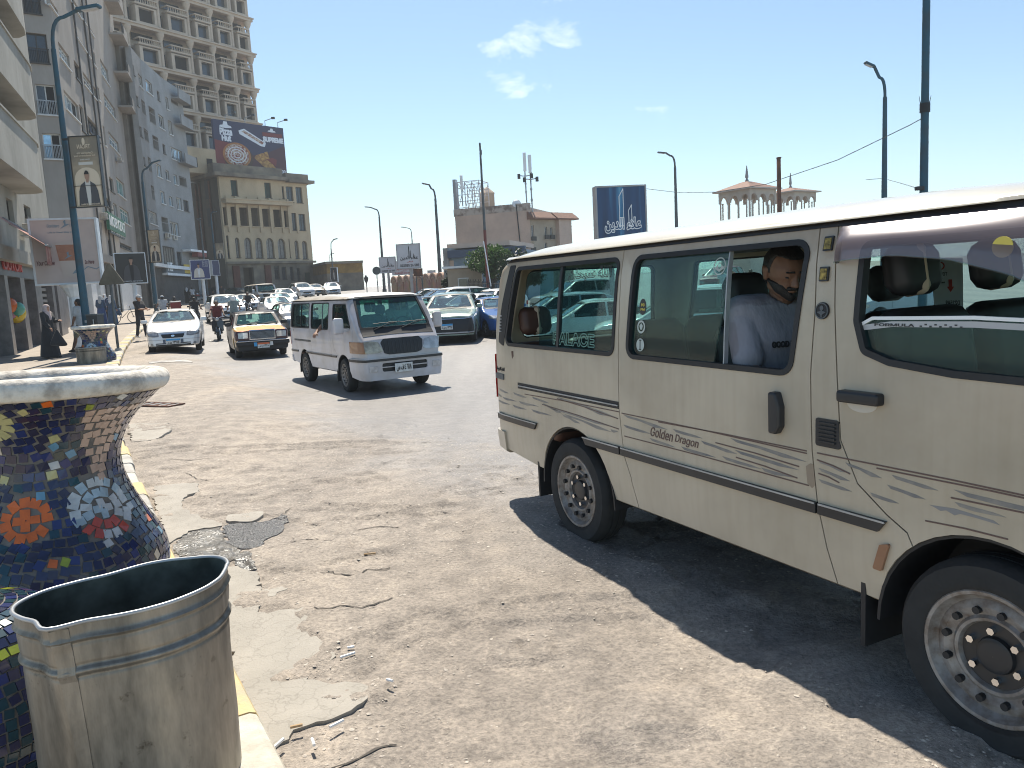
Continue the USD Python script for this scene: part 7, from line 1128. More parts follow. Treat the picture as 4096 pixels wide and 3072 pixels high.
        gp(Point(1.285, 1.655).buffer(.040, 24).difference(Point(1.285, 1.655).buffer(.035, 24)), paleg); gp(Polygon([(1.252, 1.645), (1.27, 1.66), (1.285, 1.675), (1.30, 1.66), (1.318, 1.645), (1.285, 1.63)]).difference(Point(1.285, 1.655).buffer(.012)), paleg)
        gp(fit_text('PALACE', -.23, 1.235, .25, 1.31, bold=3).buffer(.004).difference(fit_text('PALACE', -.23, 1.235, .25, 1.31, bold=3).buffer(-.002)), mat('sticker_green', (.10, .22, .18), .5), 'glass_lettering', par=t)
        AT = '\ufee5\ufe8e\ufea4\ufe92\ufeb3 \ufe94\ufee0\ufedf\ufe8d'; Pt = fit_text(AT, -.06, 1.62, .40, 1.70, 'arabic', 1); gp(Pt.buffer(.003).difference(Pt.buffer(-.001)), dkst, 'glass_lettering', par=t)
        gp(LineString([(2.08, 1.395), (2.2, 1.41), (2.5, 1.415), (3.0, 1.40)]).buffer(.010), mat('strip_grey', (.40, .40, .40), .5), 'window_strip', par=d2); gp(fit_text('FORMULA', 2.13, 1.402, 2.29, 1.413, bold=4), dkst, 'glass_lettering', -.011, d2)
        for i in range(9): gp(sbox(2.31 + i * .018, 1.403 + .006 * (i % 2), 2.319 + i * .018, 1.408 + .006 * (i % 2)), dkst, 'chequer', -.011, d2)
    # wheels
    for x in (0, 2.59):
        for s_ in (-1, 1): wheel(t, np.array([x, s_ * .755, .325]), s_, .328, .19, .222, 'steel', 1, steer if x > 1 else 0)
    for x in (0, 2.59):
        for a, b in ((-.835, -.50), (.50, .835)): put('wheel_housing', ((cyl_y(x, .305, .4245, a, b) - cyl_y(x, .305, .412, a - .1, b + .1)) + cyl_y(x, .305, .42, *((b - .006, b) if a < 0 else (a, a + .006)))) ^ mbox(-9, -2, .30, 9, 2, 2), K['black'], t)
    # front end
    hl = rpoly([(.40, .80), (.47, .97), (.60, 1.0), (.9, .99), (.9, .775), (.50, .775)], .03)
    for s_ in (-1, 1):
        P = affinity.scale(hl, s_, 1, origin=(0, 0)); h_ = put('headlight', B.piece(prism_x(P, 3.0, 4), -.005, .012), K['lampyellow' if s_ < 0 else 'lamp'], t); put('indicator', B.piece(prism_x(P.intersection(sbox(*(sorted((s_ * .76, s_ * .95))[0], .7, sorted((s_ * .76, s_ * .95))[1], 1.1))), 3.0, 4), .010, .016), K['amber'] if s_ < 0 else K['lamp'], h_)
        put('fog_lamp', B.piece(prism_x(sbox(*sorted((s_ * .56, s_ * .72))[:1], .43, sorted((s_ * .56, s_ * .72))[1], .54), 3.0, 4), .03, .058), K['lamp'], t)
        mi = put('mirror', rbox((.10, .20, .30), .04).translate([2.98, s_ * 1.03, 1.30]), pm, t, 40); obj('mirror_glass', MB().box((2.928, s_ * 1.03, 1.30), (.004, .16, .24)), K['mirrorglass'], mi); obj('mirror_arm', MB().box((2.99, s_ * .88, 1.22), (.06, .14, .06)), pm, mi)
        put('tail_light', B.piece(prism_x(sbox(*sorted((s_ * .68, s_ * .86))[:1], .80, sorted((s_ * .68, s_ * .86))[1], 1.12), -1.4, -1.12), -.005, .010), K['redlens'], t)
    gr = put('grille', B.piece(prism_x(rpoly([(-.38, .76), (-.43, .96), (-.36, 1.03), (.36, 1.03), (.43, .96), (.38, .76), (.28, .73), (-.28, .73)], .03), 3.0, 4), -.02, .008), K['black'], t)
    for i in range(10): put('grille_bar', B.piece(prism_x(sbox(-.36 + i * .075, .76, -.345 + i * .075, .985), 3.0, 4), .004, .013), K['plastic'], gr)
    bp_ = B.piece(mbox(3.0, -1.2, .27, 4, 1.2, .68) - cyl_y(2.59, .305, .43, -1.2, 1.2), -.01, .045); bu = put('front_bumper', bp_ - prism_x(rpoly([(-.46, .42), (-.46, .58), (.46, .58), (.46, .42)], .04), 3.0, 4), pm, t)
    put('bumper_strip', B.piece(mbox(3.0, -1.2, .62, 4, 1.2, .665) - cyl_y(2.59, .305, .5, -1.2, 1.2), .04, .058), K['plastic'], bu); put('lower_grille', B.piece(prism_x(sbox(-.46, .42, .46, .58), 3.0, 4), -.01, .012), K['black'], bu); put('grille_bar', B.piece(prism_x(sbox(-.46, .493, .46, .512), 3.0, 4), .01, .04), pm, bu)
    put('rear_bumper', B.piece(mbox(-2, -1.2, .40, -.97, 1.2, .56), -.01, .014), pm, t)
    if front_text: plate_text(t, 3.665, -.05, .475, .36, .17, '\ufeb1 \ufed1 \u0664 \u0666\u0661\u0661\u0668', 1, None)
    for y0, a in ((.10, -.30), (-.45, -.30)):
        zc = lambda x: float(VAN.zt(x)); p0 = np.array([3.33, y0, zc(3.33) + .02]); p1 = np.array([3.24, y0 + .52, zc(3.24) + .02]); w_ = obj('wiper', MB().tube([p0, (p0 + p1) / 2 + [0, 0, .02], p1], .009, 6), K['black'], t); obj('wiper_blade', MB().tube([p0 * .1 + p1 * .9 + [0, -.46, .0], p1 + [0, .03, 0]], .008, 5), K['black'], w_)
    put('cowl', B.piece(mbox(3.22, -.72, 1.0, 3.42, .72, 1.24), -.004, .004), K['black'], t)
    # cabin
    obj('floor', MB().box((1.0, 0, .745), (4.1, 1.56, .02)), K['cabin'], t); obj('dashboard', MB().rbox((2.95, 0, 1.06), (.42, 1.44, .30), .06), K['cabin'], t); obj('underbody', MB().box((1.2, 0, .335), (4.2, 1.3, .03)), K['black'], t)
    put('head_lining', (B.L(-.046, .72) - B.L(-.055, .72)) ^ mbox(-.9, -1, 1.76, 2.4, 1, 2.2), K['lining'], t)
    sw_ = obj('steering_wheel', MB().tube([np.array([2.62 + .08 * math.sin(a) * .4, .42 + .19 * math.cos(a), 1.22 + .17 * math.sin(a)]) for a in np.linspace(0, 2 * np.pi, 25)], .013, 6), K['black'], t); obj('steering_column', MB().cyl((2.63, .42, 1.22), (2.85, .42, 1.10), .025), K['black'], sw_)
    st_ = 'seatbeige'
    for x, ys_ in ((-.70, (-.62, -.18, .24, .64)), (.45, (-.50, .0, .56)), (1.25, (-.47, .0, .56)), (2.22, (-.545, -.03, .5))):
        for y in ys_: seat(t, x, y, .84 if x > 2 else .60 if x < 0 else .76, .44, 1, .52, x > 1 or y == -.62, 'seatbrown' if x < 0 else 'seat', st_ if x > 2 or x < 0 else None)
    return t
th_ = math.radians(-26.2906); dv = np.array([-math.sin(th_), -math.cos(th_)]); nvn = np.array([dv[1], -dv[0]]); vp0 = np.array([.35893, 4.72361])
vc = vp0 - nvn * .845
van1 = make_van('cream_minibus', 'large cream minibus with grey swoosh decals and open side window filling the right foreground', (vc[0], vc[1], 0), math.atan2(dv[1], dv[0]), K['cream'], K['creamroof_sunlit'], True, steer=math.radians(2))
a_, b_ = g0(1250, 1528), g0(1377, 1562); d_ = (b_ - a_)[:2]; d_ /= np.linalg.norm(d_); mid = (a_ + b_)[:2] / 2; nn_ = np.array([d_[1], -d_[0]]); cc = mid - d_ * 1.295 - nn_ * .80; CVZ = float(gz(*mid)); CVR = math.atan2(d_[1], d_[0])
van2 = make_van('white_minibus', 'dusty white minibus with green tinted windscreen driving in the middle of the road', (cc[0], cc[1], CVZ), CVR, K['vanwhite'], K['vanroof'], False, steer=math.radians(-3))
# hanging sun strip and toy on the windscreen are left to the glass band; paper notice behind the far window of the cream van
# ---- cars
def car_spec(kind):
    if kind == 'sedan': return dict(L0=-2.18, L1=2.06, W=1.67, wb=(-1.22, 1.22), r=.295, zt=[(-2.18, .50), (-2.16, .80), (-2.08, .92), (-1.6, .98), (-1.42, 1.01), (-.9, 1.31), (-.55, 1.385), (0, 1.41), (.3, 1.385), (.5, 1.31), (1.14, .955), (1.25, .92), (1.75, .80), (1.95, .70), (2.04, .58), (2.06, .42)], g=(1.12, .50, -.75, -1.42, .96, 1.40), rc=.12)
    if kind == 'lada': return dict(L0=-2.05, L1=2.04, W=1.62, wb=(-1.21, 1.21), r=.295, zt=[(-2.05, .45), (-2.04, .90), (-1.97, .95), (-1.4, .985), (-1.28, 1.01), (-.98, 1.37), (-.75, 1.43), (-.1, 1.445), (.22, 1.43), (.40, 1.385), (.86, 1.0), (.95, .965), (1.85, .90), (1.96, .875), (2.02, .80), (2.04, .5)], g=(.86, .40, -.90, -1.28, .985, 1.43), rc=.06, flat=True)
    if kind == 'suv': return dict(L0=-2.25, L1=2.20, W=1.88, wb=(-1.38, 1.38), r=.35, zt=[(-2.25, .55), (-2.22, .95), (-2.15, 1.15), (-2.0, 1.40), (-1.8, 1.58), (-1.3, 1.66), (-.4, 1.69), (.15, 1.65), (.4, 1.57), (1.1, 1.12), (1.25, 1.08), (1.9, .98), (2.08, .90), (2.17, .70), (2.20, .5)], g=(1.1, .40, -1.75, -2.08, 1.10, 1.66), rc=.12)
    if kind == 'hatch': return dict(L0=-1.95, L1=1.98, W=1.75, wb=(-1.25, 1.25), r=.31, zt=[(-1.95, .55), (-1.93, .9), (-1.85, 1.1), (-1.65, 1.38), (-1.4, 1.46), (-.6, 1.51), (.1, 1.48), (.35, 1.40), (1.0, 1.02), (1.12, .98), (1.7, .86), (1.88, .74), (1.96, .6), (1.98, .45)], g=(1.0, .36, -1.45, -1.80, 1.0, 1.48), rc=.12)
def make_car(kind, name, label, loc, rz, pm, glassm='tint', front='plain', plate='\ufea9 \ufead \u0661\u0662\u0663', pband='plateblue', roofm=None, detail=True, group=None, cat='car', driver=False, tilt=None, full=True):
    S = car_spec(kind); W = S['W'] / 2; xA, xB, xC, xD, zb_, zr_ = S['g']; r = S['r']; key = 'B_' + kind
    if key not in K:
        hwt = [(.18, .92), (.35, .98), (.55, 1.0), (zb_ - .12, .995), (zb_, .96), (zr_ - .08, .74 if kind != 'lada' else .80), (zr_, .70 if kind != 'lada' else .77), (zr_ + .1, .68)]
        K[key] = Body(S['zt'], [(S['L0'], .30), (S['wb'][0] - .45, .24), (0, .20), (S['wb'][1] + .5, .22), (S['L1'], .26)], [(S['L0'], .80 if kind != 'lada' else .93), (S['L0'] + .15, .92 if kind != 'lada' else .975), (S['L0'] + .6, .985), (-.6, 1), (S['wb'][1] - .2, 1), (S['L1'] - .35, .95 if kind != 'lada' else .985), (S['L1'] - .12, .87 if kind != 'lada' else .965), (S['L1'], .72 if kind != 'lada' else .93)], [(z, k * W) for z, k in hwt], [(S['L0'], .05), (xD, .07), (xC, S['rc']), (xB, S['rc']), (xA, .06), (S['L1'], .05)], None, .035 if kind != 'lada' else .02, .16, 9)
    B = K[key]; t = thing(name, label, cat, loc, rz, group, tilt); fa, fb = (-1.4, -.35), (.35, 1.4)
    side = rpoly([(xA - .30, zb_ + .03), (xB - .10, zr_ - .09), (xC + .05, zr_ - .09), (xD + .22, zb_ + .03)], .03); pil = (xB + xC) / 2 - .02; sf, sr_ = side.intersection(sbox(pil + .045, 0, 5, 3)), side.intersection(sbox(-5, 0, pil - .045, 3))
    wt = W * (.70 if kind != 'lada' else .77) - .10; wbm = W * .96 - .12; WS = rpoly([(-wbm, zb_ + .05), (-wt, zr_ - .07), (wt, zr_ - .07), (wbm, zb_ + .05)], .04)
    wsp, bwp = prism_x(WS, xB - .12, xA + .2), prism_x(WS, xD - .35, xC + .12)
    sd = [prism_y(w, a, b) for w in (sf, sr_) for a, b in (fa, fb)]; cuts = Manifold.batch_boolean(sd + [wsp, bwp], m3.OpType.Add); arch_ = Manifold.batch_boolean([cyl_y(x, r, r + .055, a, b, 28) for x in S['wb'] for a, b in ((-1.4, -W + .30), (W - .30, 1.4))], m3.OpType.Add)
    shell = B.L(0) - (B.L(-.05, zb_ - .25) ^ mbox(xD - .05, -2, 0, xA, 2, 3)) - cuts - arch_
    doors = [Polygon([(xA - .18, .30), (xA - .20, zb_ + .02), (xA - .25, zb_ + .05), (xB - .02, zr_ - .04), (pil, zr_ - .04), (pil, .30)]), Polygon([(pil, .30), (pil, zr_ - .04), (xC, zr_ - .04), (xD + .15, zb_), (S['wb'][0] + r + .05, .62), (S['wb'][0] + r + .12, .30)])]
    lines = unary_union([LineString(list(d.exterior.coords)).buffer(.006) for d in doors]); groove = B.L(.01) ^ prism_y(lines, -1.4, 1.4); groove = groove - B.L(-.012) - mbox(-3, -.3, 0, 3, .3, 3)
    hood = mbox(xA - .02, -2, .62, 3, 2, 2) - mbox(xA - .1, -2, 0, S['L1'] - .04, 2, .70)
    if kind == 'lada':
        hd_ = B.L(.1) ^ mbox(xA + .04, -W + .10, .70, S['L1'] - .02, W - .10, 2); fend = mbox(xA - .15, -2, .1, S['L1'] - .03, -W + .10, .93); fend2 = fend.mirror([0, 1, 0]); body = shell - groove
        put('body', body - hd_ - fend, pm, t, 30); put('bonnet', body ^ hd_, K['taxiorange'], t, 30); put('front_wing', body ^ fend, mat('taxi_cream_wing', (.55, .40, .22), .35, col2=(.50, .25, .06), vscale=1.5, coat=.5), t, 30); put('front_wing', body ^ fend2 ^ mbox(-9, -9, -9, -8, -8, -8), pm, t, 30)
    else: put('body', shell - groove, pm, t, 30)
    put('roof', B.piece(mbox(xC + .02, -wt + .02, zr_ - .05, xB - .12, wt - .02, 3), -.003, .004), roofm or pm, t)
    for w, nm in ((sf, 'side_window'), (sr_, 'side_window')):
        for a, b in (fa, fb): put(nm, B.piece(prism_y(w.buffer(-.002), a, b), -.02, -.012), K[glassm], t); put('window_trim', B.piece(prism_y(w.buffer(.018).difference(w.buffer(-.008)), a, b), -.02, .003), K['black'], t)
    w_ = put('windscreen_seal', B.piece(prism_x(WS.buffer(.025).difference(WS.buffer(-.01)), xB - .12, xA + .2), -.02, .003), K['black'], t); put('windscreen', B.piece(prism_x(WS.buffer(-.002), xB - .12, xA + .2), -.02, -.012), K['screen' if kind == 'lada' else 'screenblue'], w_); put('rear_window', B.piece(prism_x(WS.buffer(-.002), xD - .35, xC + .12), -.02, -.012), K[glassm], t)
    for x in S['wb']:
        for s_ in (-1, 1): wheel(t, np.array([x, s_ * (W - .125), r]), s_, r, .19, r * .62, 'steel' if kind == 'lada' else 'alloy', 0)
    obj('underbody', MB().box((0, 0, .215), (S['L1'] - S['L0'] - .9, S['W'] - .5, .03)), K['black'], t); obj('cabin_floor', MB().box(((xA + xD) / 2, 0, zb_ - .24), (xA - xD - .1, S['W'] - .2, .02)), K['cabin'], t)
    for y in (-W * .46, W * .46): seat(t, .05, y, zb_ - .48, .46, 1, .52)
    for y in (-W * .46, W * .46): seat(t, -.80, y, zb_ - .48, .56, 1, .48, False)
    obj('dashboard', MB().rbox((xA - .28, 0, zb_ - .03), (.30, S['W'] - .24, .16), .05), K['cabin'], t); obj('steering_wheel', MB().tube([np.array([xA - .52, W * .46 + .17 * math.cos(a), zb_ + .02 + .16 * math.sin(a)]) for a in np.linspace(0, 2 * np.pi, 19)], .012, 5), K['black'], t)
    for s_ in (-1, 1):
        mm = put('mirror', rbox((.10, .20, .13), .035).translate([xA - .30, s_ * (W + .08), zb_ + .07]), pm if kind != 'lada' else K['black'], t, 40); obj('mirror_glass', MB().box((xA - .352, s_ * (W + .08), zb_ + .07), (.004, .16, .09)), K['mirrorglass'], mm)
        put('door_handle', rbox((.16, .03, .025), .01).translate([pil + .10, s_ * (W + .005), zb_ - .13]), K['black'] if kind == 'lada' else pm, t)
    xf = S['L1'] - .5; F = lambda P, a, b, m_, nm, par=t: put(nm, B.piece(prism_x(P, xf, S['L1'] + .5), a, b), m_, par)
    Bk = lambda P, a, b, m_, nm, par=t: put(nm, B.piece(prism_x(P, S['L0'] - .3, S['L0'] + .3), a, b), m_, par)
    mir = lambda P: affinity.scale(P, -1, 1, origin=(0, 0))
    for P in (sbox(W * .55, .70, W * .95, .88),): Bk(P, -.004, .01, K['redlens'], 'tail_light'); Bk(mir(P), -.004, .01, K['redlens'], 'tail_light')
    if front == 'verna':
        h = rpoly([(.40, .56), (.44, .69), (.60, .735), (.80, .70), (.80, .585), (.55, .545)], .03)
        for P in (h, mir(h)): F(P, -.004, .010, mat('smoky_lens', (.20, .20, .21), .1, coat=1.) if 'sl' not in K else K['sl'], 'headlight'); F(P.buffer(-.04), .004, .013, K['lamp'], 'headlight_inner')
        g_ = F(rpoly([(-.30, .50), (-.36, .63), (.36, .63), (.30, .50)], .03), -.01, .006, K['black'], 'grille'); F(Polygon([(-.33, .625), (-.38, .655), (.38, .655), (.33, .625)]), -.004, .012, K['chrome'], 'grille_chrome', g_); F(affinity.scale(Point(0, .57).buffer(.04), 1.3, .8), .0, .012, K['chrome'], 'emblem', g_)
        F(rpoly([(-.52, .26), (-.52, .345), (.52, .345), (.52, .26)], .02), -.012, .003, K['black'], 'lower_grille'); F(sbox(-.52, .298, .52, .312), .0, .012, pm, 'grille_bar')
        for s_ in (-1, 1): F(Point(s_ * .64, .31).buffer(.045), -.004, .006, K['lamp'], 'fog_lamp'); F(sbox(*sorted((s_ * .23, s_ * .30))[:1], .33, sorted((s_ * .23, s_ * .30))[1], .46), .004, .02, mat('plate_side_blue', (.06, .08, .12), .5), 'plate_end')
        plate_text(t, S['L1'] + .02, 0, .385, .42, .17, plate, 1, pband); F(sbox(-.80, .445, .80, .46), -.004, .010, K['vanwhite'], 'bumper_line')
    elif front == 'lada':
        gq = F(sbox(-.80, .58, .80, .86), -.006, .004, K['maroon'], 'front_panel'); g_ = F(sbox(-.37, .60, .37, .87), .002, .022, K['black'], 'grille', gq); F(sbox(-.39, .58, .39, .885).difference(sbox(-.365, .61, .365, .86)), .002, .030, K['chrome'], 'grille_surround', gq)
        for i in range(7): F(sbox(-.36, .625 + i * .034, .36, .634 + i * .034), .02, .027, K['galv'], 'grille_slat', g_)
        for s_ in (-1, 1): hq = F(rpoly([(s_ * .44, .635), (s_ * .44, .82), (s_ * .72, .82), (s_ * .72, .635)], .02), .0, .018, K['lamp'], 'headlight', gq); F(sbox(*sorted((s_ * .43, s_ * .58))[:1], .64, sorted((s_ * .43, s_ * .58))[1], .81), .0, .022, K['chrome'], 'reflector', hq)
        obj('bumper', MB().rbox((S['L1'] + .05, 0, .47), (.14, 1.60, .12), .03), K['black'], t); obj('bumper_trim', MB().rbox((S['L1'] + .10, 0, .545), (.08, 1.58, .03), .012), K['chrome'], t); plate_text(t, S['L1'] + .13, 0, .40, .36, .17, plate, 1, 'platered'); F(sbox(-.78, .26, .78, .42), -.004, .01, K['black'], 'lower_valance')
        for s_ in (-1, 1): obj('plate_end', MB().box((S['L1'] + .125, s_ * .24, .44), (.01, .09, .12)), K['plateblue'] if s_ < 0 else K['plate'], t)
        for y0 in (.15, -.42): p0 = np.array([xA + .03, y0, zb_ + .03]); obj('wiper', MB().tube([p0, p0 + [-.05, .25, .06], p0 + [-.10, .5, .07]], .008, 5), K['black'], t)
    elif front == 'kia':
        g_ = F(rpoly([(-.86, .30), (-.90, .84), (.90, .84), (.86, .30)], .05), -.006, .006, K['black'], 'front_mask'); F(Polygon([(-.62, .80), (-.62, .825), (.62, .825), (.62, .80)]), .004, .014, K['chrome'], 'light_bar', g_)
        for s_ in (-1, 1): F(Polygon([(s_ * .60, .80), (s_ * .60, .84), (s_ * .88, .90), (s_ * .90, .62), (s_ * .86, .60), (s_ * .84, .83)]), .004, .015, K['lamp'], 'headlight', g_)
        F(fit_text('KIA', -.12, .865, .12, .90, bold=4), .0, .008, K['white'], 'lettering', g_); F(rpoly([(-.88, .33), (-.88, .37), (.88, .37), (.88, .33)], .01), .004, .03, K['galv'], 'skid_trim', g_); plate_text(t, S['L1'] + .03, .0, .56, .40, .19, plate, 1, pband)
    else:
        h = rpoly([(W * .45, .62), (W * .50, .74), (W * .95, .78), (W * .95, .66), (W * .62, .60)], .02)
        for P in (h, mir(h)): F(P, -.004, .010, K['lamp'], 'headlight')
        F(rpoly([(-W * .42, .50), (-W * .46, .66), (W * .46, .66), (W * .42, .50)], .03), -.01, .006, K['black'], 'grille'); F(rpoly([(-W * .6, .28), (-W * .6, .38), (W * .6, .38), (W * .6, .28)], .03), -.01, .004, K['black'], 'lower_grille'); plate_text(t, S['L1'] + .015, 0, .43, .36, .15, plate, 1, pband)
    if front in ('verna', 'plain', 'kia'):
        p0 = np.array([xA + .0, -.35, zb_ + .04]); obj('wiper', MB().tube([p0, p0 + [-.06, .5, .055]], .008, 5), K['black'], t); obj('wiper', MB().tube([p0 + [0, .5, 0], p0 + [-.06, .95, .05]], .008, 5), K['black'], t)
    return t
def face_to(p, q): return math.atan2(q[1] - p[1], q[0] - p[0])
pv = g0(701, 1410); hv = math.atan2(-.945, .33); c_ = pv[:2] - 1.75 * np.array([math.cos(hv), math.sin(hv)]); make_car('sedan', 'white_sedan', 'white four door sedan with black roof rails and blue plate driving nearest the left kerb', (c_[0], c_[1], float(gz(*c_))), hv, K['carwhite'], front='verna', plate='\ufeab \ufebc \u0666\u0663\u0661\u0667\u0664')
S_ = None
for s_ in (-1, 1): obj('roof_rail', MB().tube([(-.75, s_ * .50, 1.385), (-.72, s_ * .50, 1.44), (.25, s_ * .50, 1.43), (.30, s_ * .50, 1.37)], .018, 6), K['plastic'], stage.GetPrimAtPath('/World/white_sedan'))
pt_ = g0(1050, 1428); ht = math.atan2(-.915, .40); c_ = pt_[:2] - 1.50 * np.array([math.cos(ht), math.sin(ht)]); taxi = make_car('lada', 'orange_taxi', 'boxy black taxi with orange bonnet between the white sedan and the white minibus', (c_[0], c_[1], float(gz(*c_))), ht, K['taxiblack'], front='lada', glassm='glass', plate='\ufeb1 \ufee1 \u0661\u0663\u0662\u0665', cat='taxi'); TX = (c_, float(gz(*c_)), ht)
pk_ = g0(1800, 1372); hk = math.radians(-92); c_ = pk_[:2] - 1.6 * np.array([math.cos(hk), math.sin(hk)]); make_car('suv', 'sage_suv', 'modern sage green sport utility car with black front mask right behind the white minibus', (c_[0], c_[1], float(gz(*c_))), hk, K['sage'], front='kia', plate='\ufeab \ufeb1 \ufead \u0667\u0663\u0666\u0667')
pb_ = atd(1955, 1345, 27.6); hb_ = math.radians(-68); c_ = np.array([pb_[0], 29.4]); make_car('sedan', 'blue_sedan', 'bright blue sedan parked between the sage green car and the cream minibus', (c_[0] + .15, c_[1], float(gz(*c_)) - .0), hb_, K['carblue'])
# more traffic and parked cars: kind, column and row of the roof middle in the photograph, depth, heading in degrees, paint, label
def by_roof(kind, px, py, hd, pm, name, label, y=None, **kw):
    """Place a car so that its roof stands at the pixel: the depth follows from the roof height."""
    H_ = {'sedan': 1.41, 'suv': 1.69, 'hatch': 1.51, 'lada': 1.44}[kind]
    if y is None:
        ys_ = np.linspace(18, 110, 1500); e = [abs(zat(px, py, q) - gz(atd(px, py, q)[0], q) - H_) for q in ys_]; y = ys_[int(np.argmin(e))]
    p = atd(px, py, y); z = zat(px, py, y) - H_ if kw.pop('exact', False) else float(gz(p[0], y)); return make_car(kind, name, label, (p[0], y, z), math.radians(hd), pm, **kw)
far = [('suv', 835 + 60, 1190, -62, 'carwhite', 'white_suv', 'white sport utility car following behind the scooter rider in the burgundy shirt', 47), ('sedan', 975, 1174, -62, 'silver', 'silver_sedan', 'small silver sedan in front of the distant grey van', 58), ('sedan', 1098, 1183, -64, 'carwhite', 'pale_sedan', 'shiny pale sedan with glaring windscreen left of the white minibus', 47), ('sedan', 1112, 1168, -63, 'carwhite', 'white_sedan', 'white sedan directly behind the shiny pale sedan', 56), ('hatch', 1130, 1157, -63, 'carwhite', 'white_hatchback', 'white hatchback farthest back in the lane left of the white minibus', 66),
       ('sedan', 1165, 1210, -63, 'graphite', 'dark_grey_sedan', 'dark grey sedan hidden behind the rear of the white minibus', 36), ('suv', 1203, 1135, -60, 'carwhite', 'white_suv', 'distant white sport utility car on the crest by the ochre building', 84), ('hatch', 1322, 1137, -70, 'silver', 'silver_hatchback', 'distant silver hatchback on the crest above the white minibus roof', 86), ('sedan', 945, 1128, -20, 'graphite', 'black_sedan', 'black sedan parked across the foot of the ochre building', 92), ('hatch', 870, 1140, -25, 'navycar', 'black_hatchback', 'dark hatchback parked at the left foot of the ochre building', 95), ('sedan', 1255, 1140, -62, 'champagne', 'beige_sedan', 'distant beige sedan on the crest right of the white sport utility car', 88)]
far += [('sedan', 1711, 1134, 198, 'silver', 'silver_sedan', 'silver sedan seen from the side before the scalloped wall', 46), ('hatch', 1745, 1152, 205, 'navycar', 'dark_blue_hatchback', 'dark blue hatchback in the second row behind the sage green car', 41), ('suv', 1795, 1156, 212, 'carwhite', 'white_estate', 'white car with dark side windows behind the sage green car', 36), ('sedan', 1892, 1157, 232, 'carwhite', 'white_saloon', 'white saloon right behind the blue sedan', 34), ('hatch', 1960, 1156, 232, 'carwhite', 'white_hatchback', 'white hatchback cut off by the rear of the cream minibus', 36), ('sedan', 1690, 1168, 215, 'graphite', 'grey_sedan', 'dark grey car roof peeping above the sage green car', 34)]
far += [('hatch', 2230, 1130, 190, 'greyblue', 'grey_blue_car', 'grey blue car seen through the rear side window of the cream minibus', 26), ('sedan', 2380, 1140, 185, 'carwhite', 'white_sedan', 'white sedan seen through the rear side window of the cream minibus', 21), ('suv', 2300, 1085, 200, 'silver', 'silver_suv', 'silver car farther back in the rear side window of the cream minibus', 38), ('suv', 2760, 1120, 172, 'carwhite', 'white_wagon', 'white car seen through the sliding window of the cream minibus', 17), ('sedan', 3100, 1092, 240, 'redcar', 'maroon_sedan', 'maroon car seen beside the head of the man in the cream minibus', 40), ('suv', 3160, 1062, 240, 'carwhite', 'white_suv', 'white car at the back seen past the man in the cream minibus', 46), ('hatch', 3560, 1075, 200, 'greyblue', 'blue_hatchback', 'blue grey hatchback seen through the front door window of the cream minibus', 24), ('suv', 2890, 1050, 235, 'redcar', 'red_van', 'dark red van far back in the sliding window of the cream minibus', 52)]
for kd, px, py, hd, pm_, nm, lb, y in far: by_roof(kd, px, py, hd, K[pm_], nm, lb, y, exact=False)
pg = atd(1028, 1175, 69); van3 = make_van('grey_minibus', 'distant grey white minibus with dark bumper coming over the rise before the ochre building', (pg[0], pg[1], float(gz(pg[0], pg[1]))), math.radians(-58), K['greyblue'], K['vanroof'], False, front_text=False)
# ---------------------------------------------------------------- people and motorcycles
def hull(pts): return Manifold.batch_hull([Manifold.sphere(r, 14).translate(list(map(float, p))) for p, r in pts])
def chain(pts): return [hull([pts[i], pts[i + 1]]) for i in range(len(pts) - 1)]
def ik(a, b, l1, l2, pole):
    a, b, pole = map(lambda q: np.asarray(q, float), (a, b, pole)); d = b - a; L = np.linalg.norm(d); L2 = min(L, (l1 + l2) * .999); u = d / L; b = a + u * L2; x = (l1 * l1 - l2 * l2 + L2 * L2) / (2 * L2); h = math.sqrt(max(l1 * l1 - x * x, 0)); p = pole - u * (pole @ u); p /= max(np.linalg.norm(p), 1e-9); return a + u * x + p * h, b
def soft(mans, edge=.03, it=6, lam=.5):
    m = Manifold.batch_boolean([x for x in mans if not x.is_empty()], m3.OpType.Add) if len(mans) > 1 else mans[0]; m = m.refine_to_length(edge); v, f = tri(m); t = trimesh.Trimesh(v, f, process=True); trimesh.smoothing.filter_taubin(t, lamb=lam, nu=lam + .03, iterations=it); return np.asarray(t.vertices), np.asarray(t.faces)
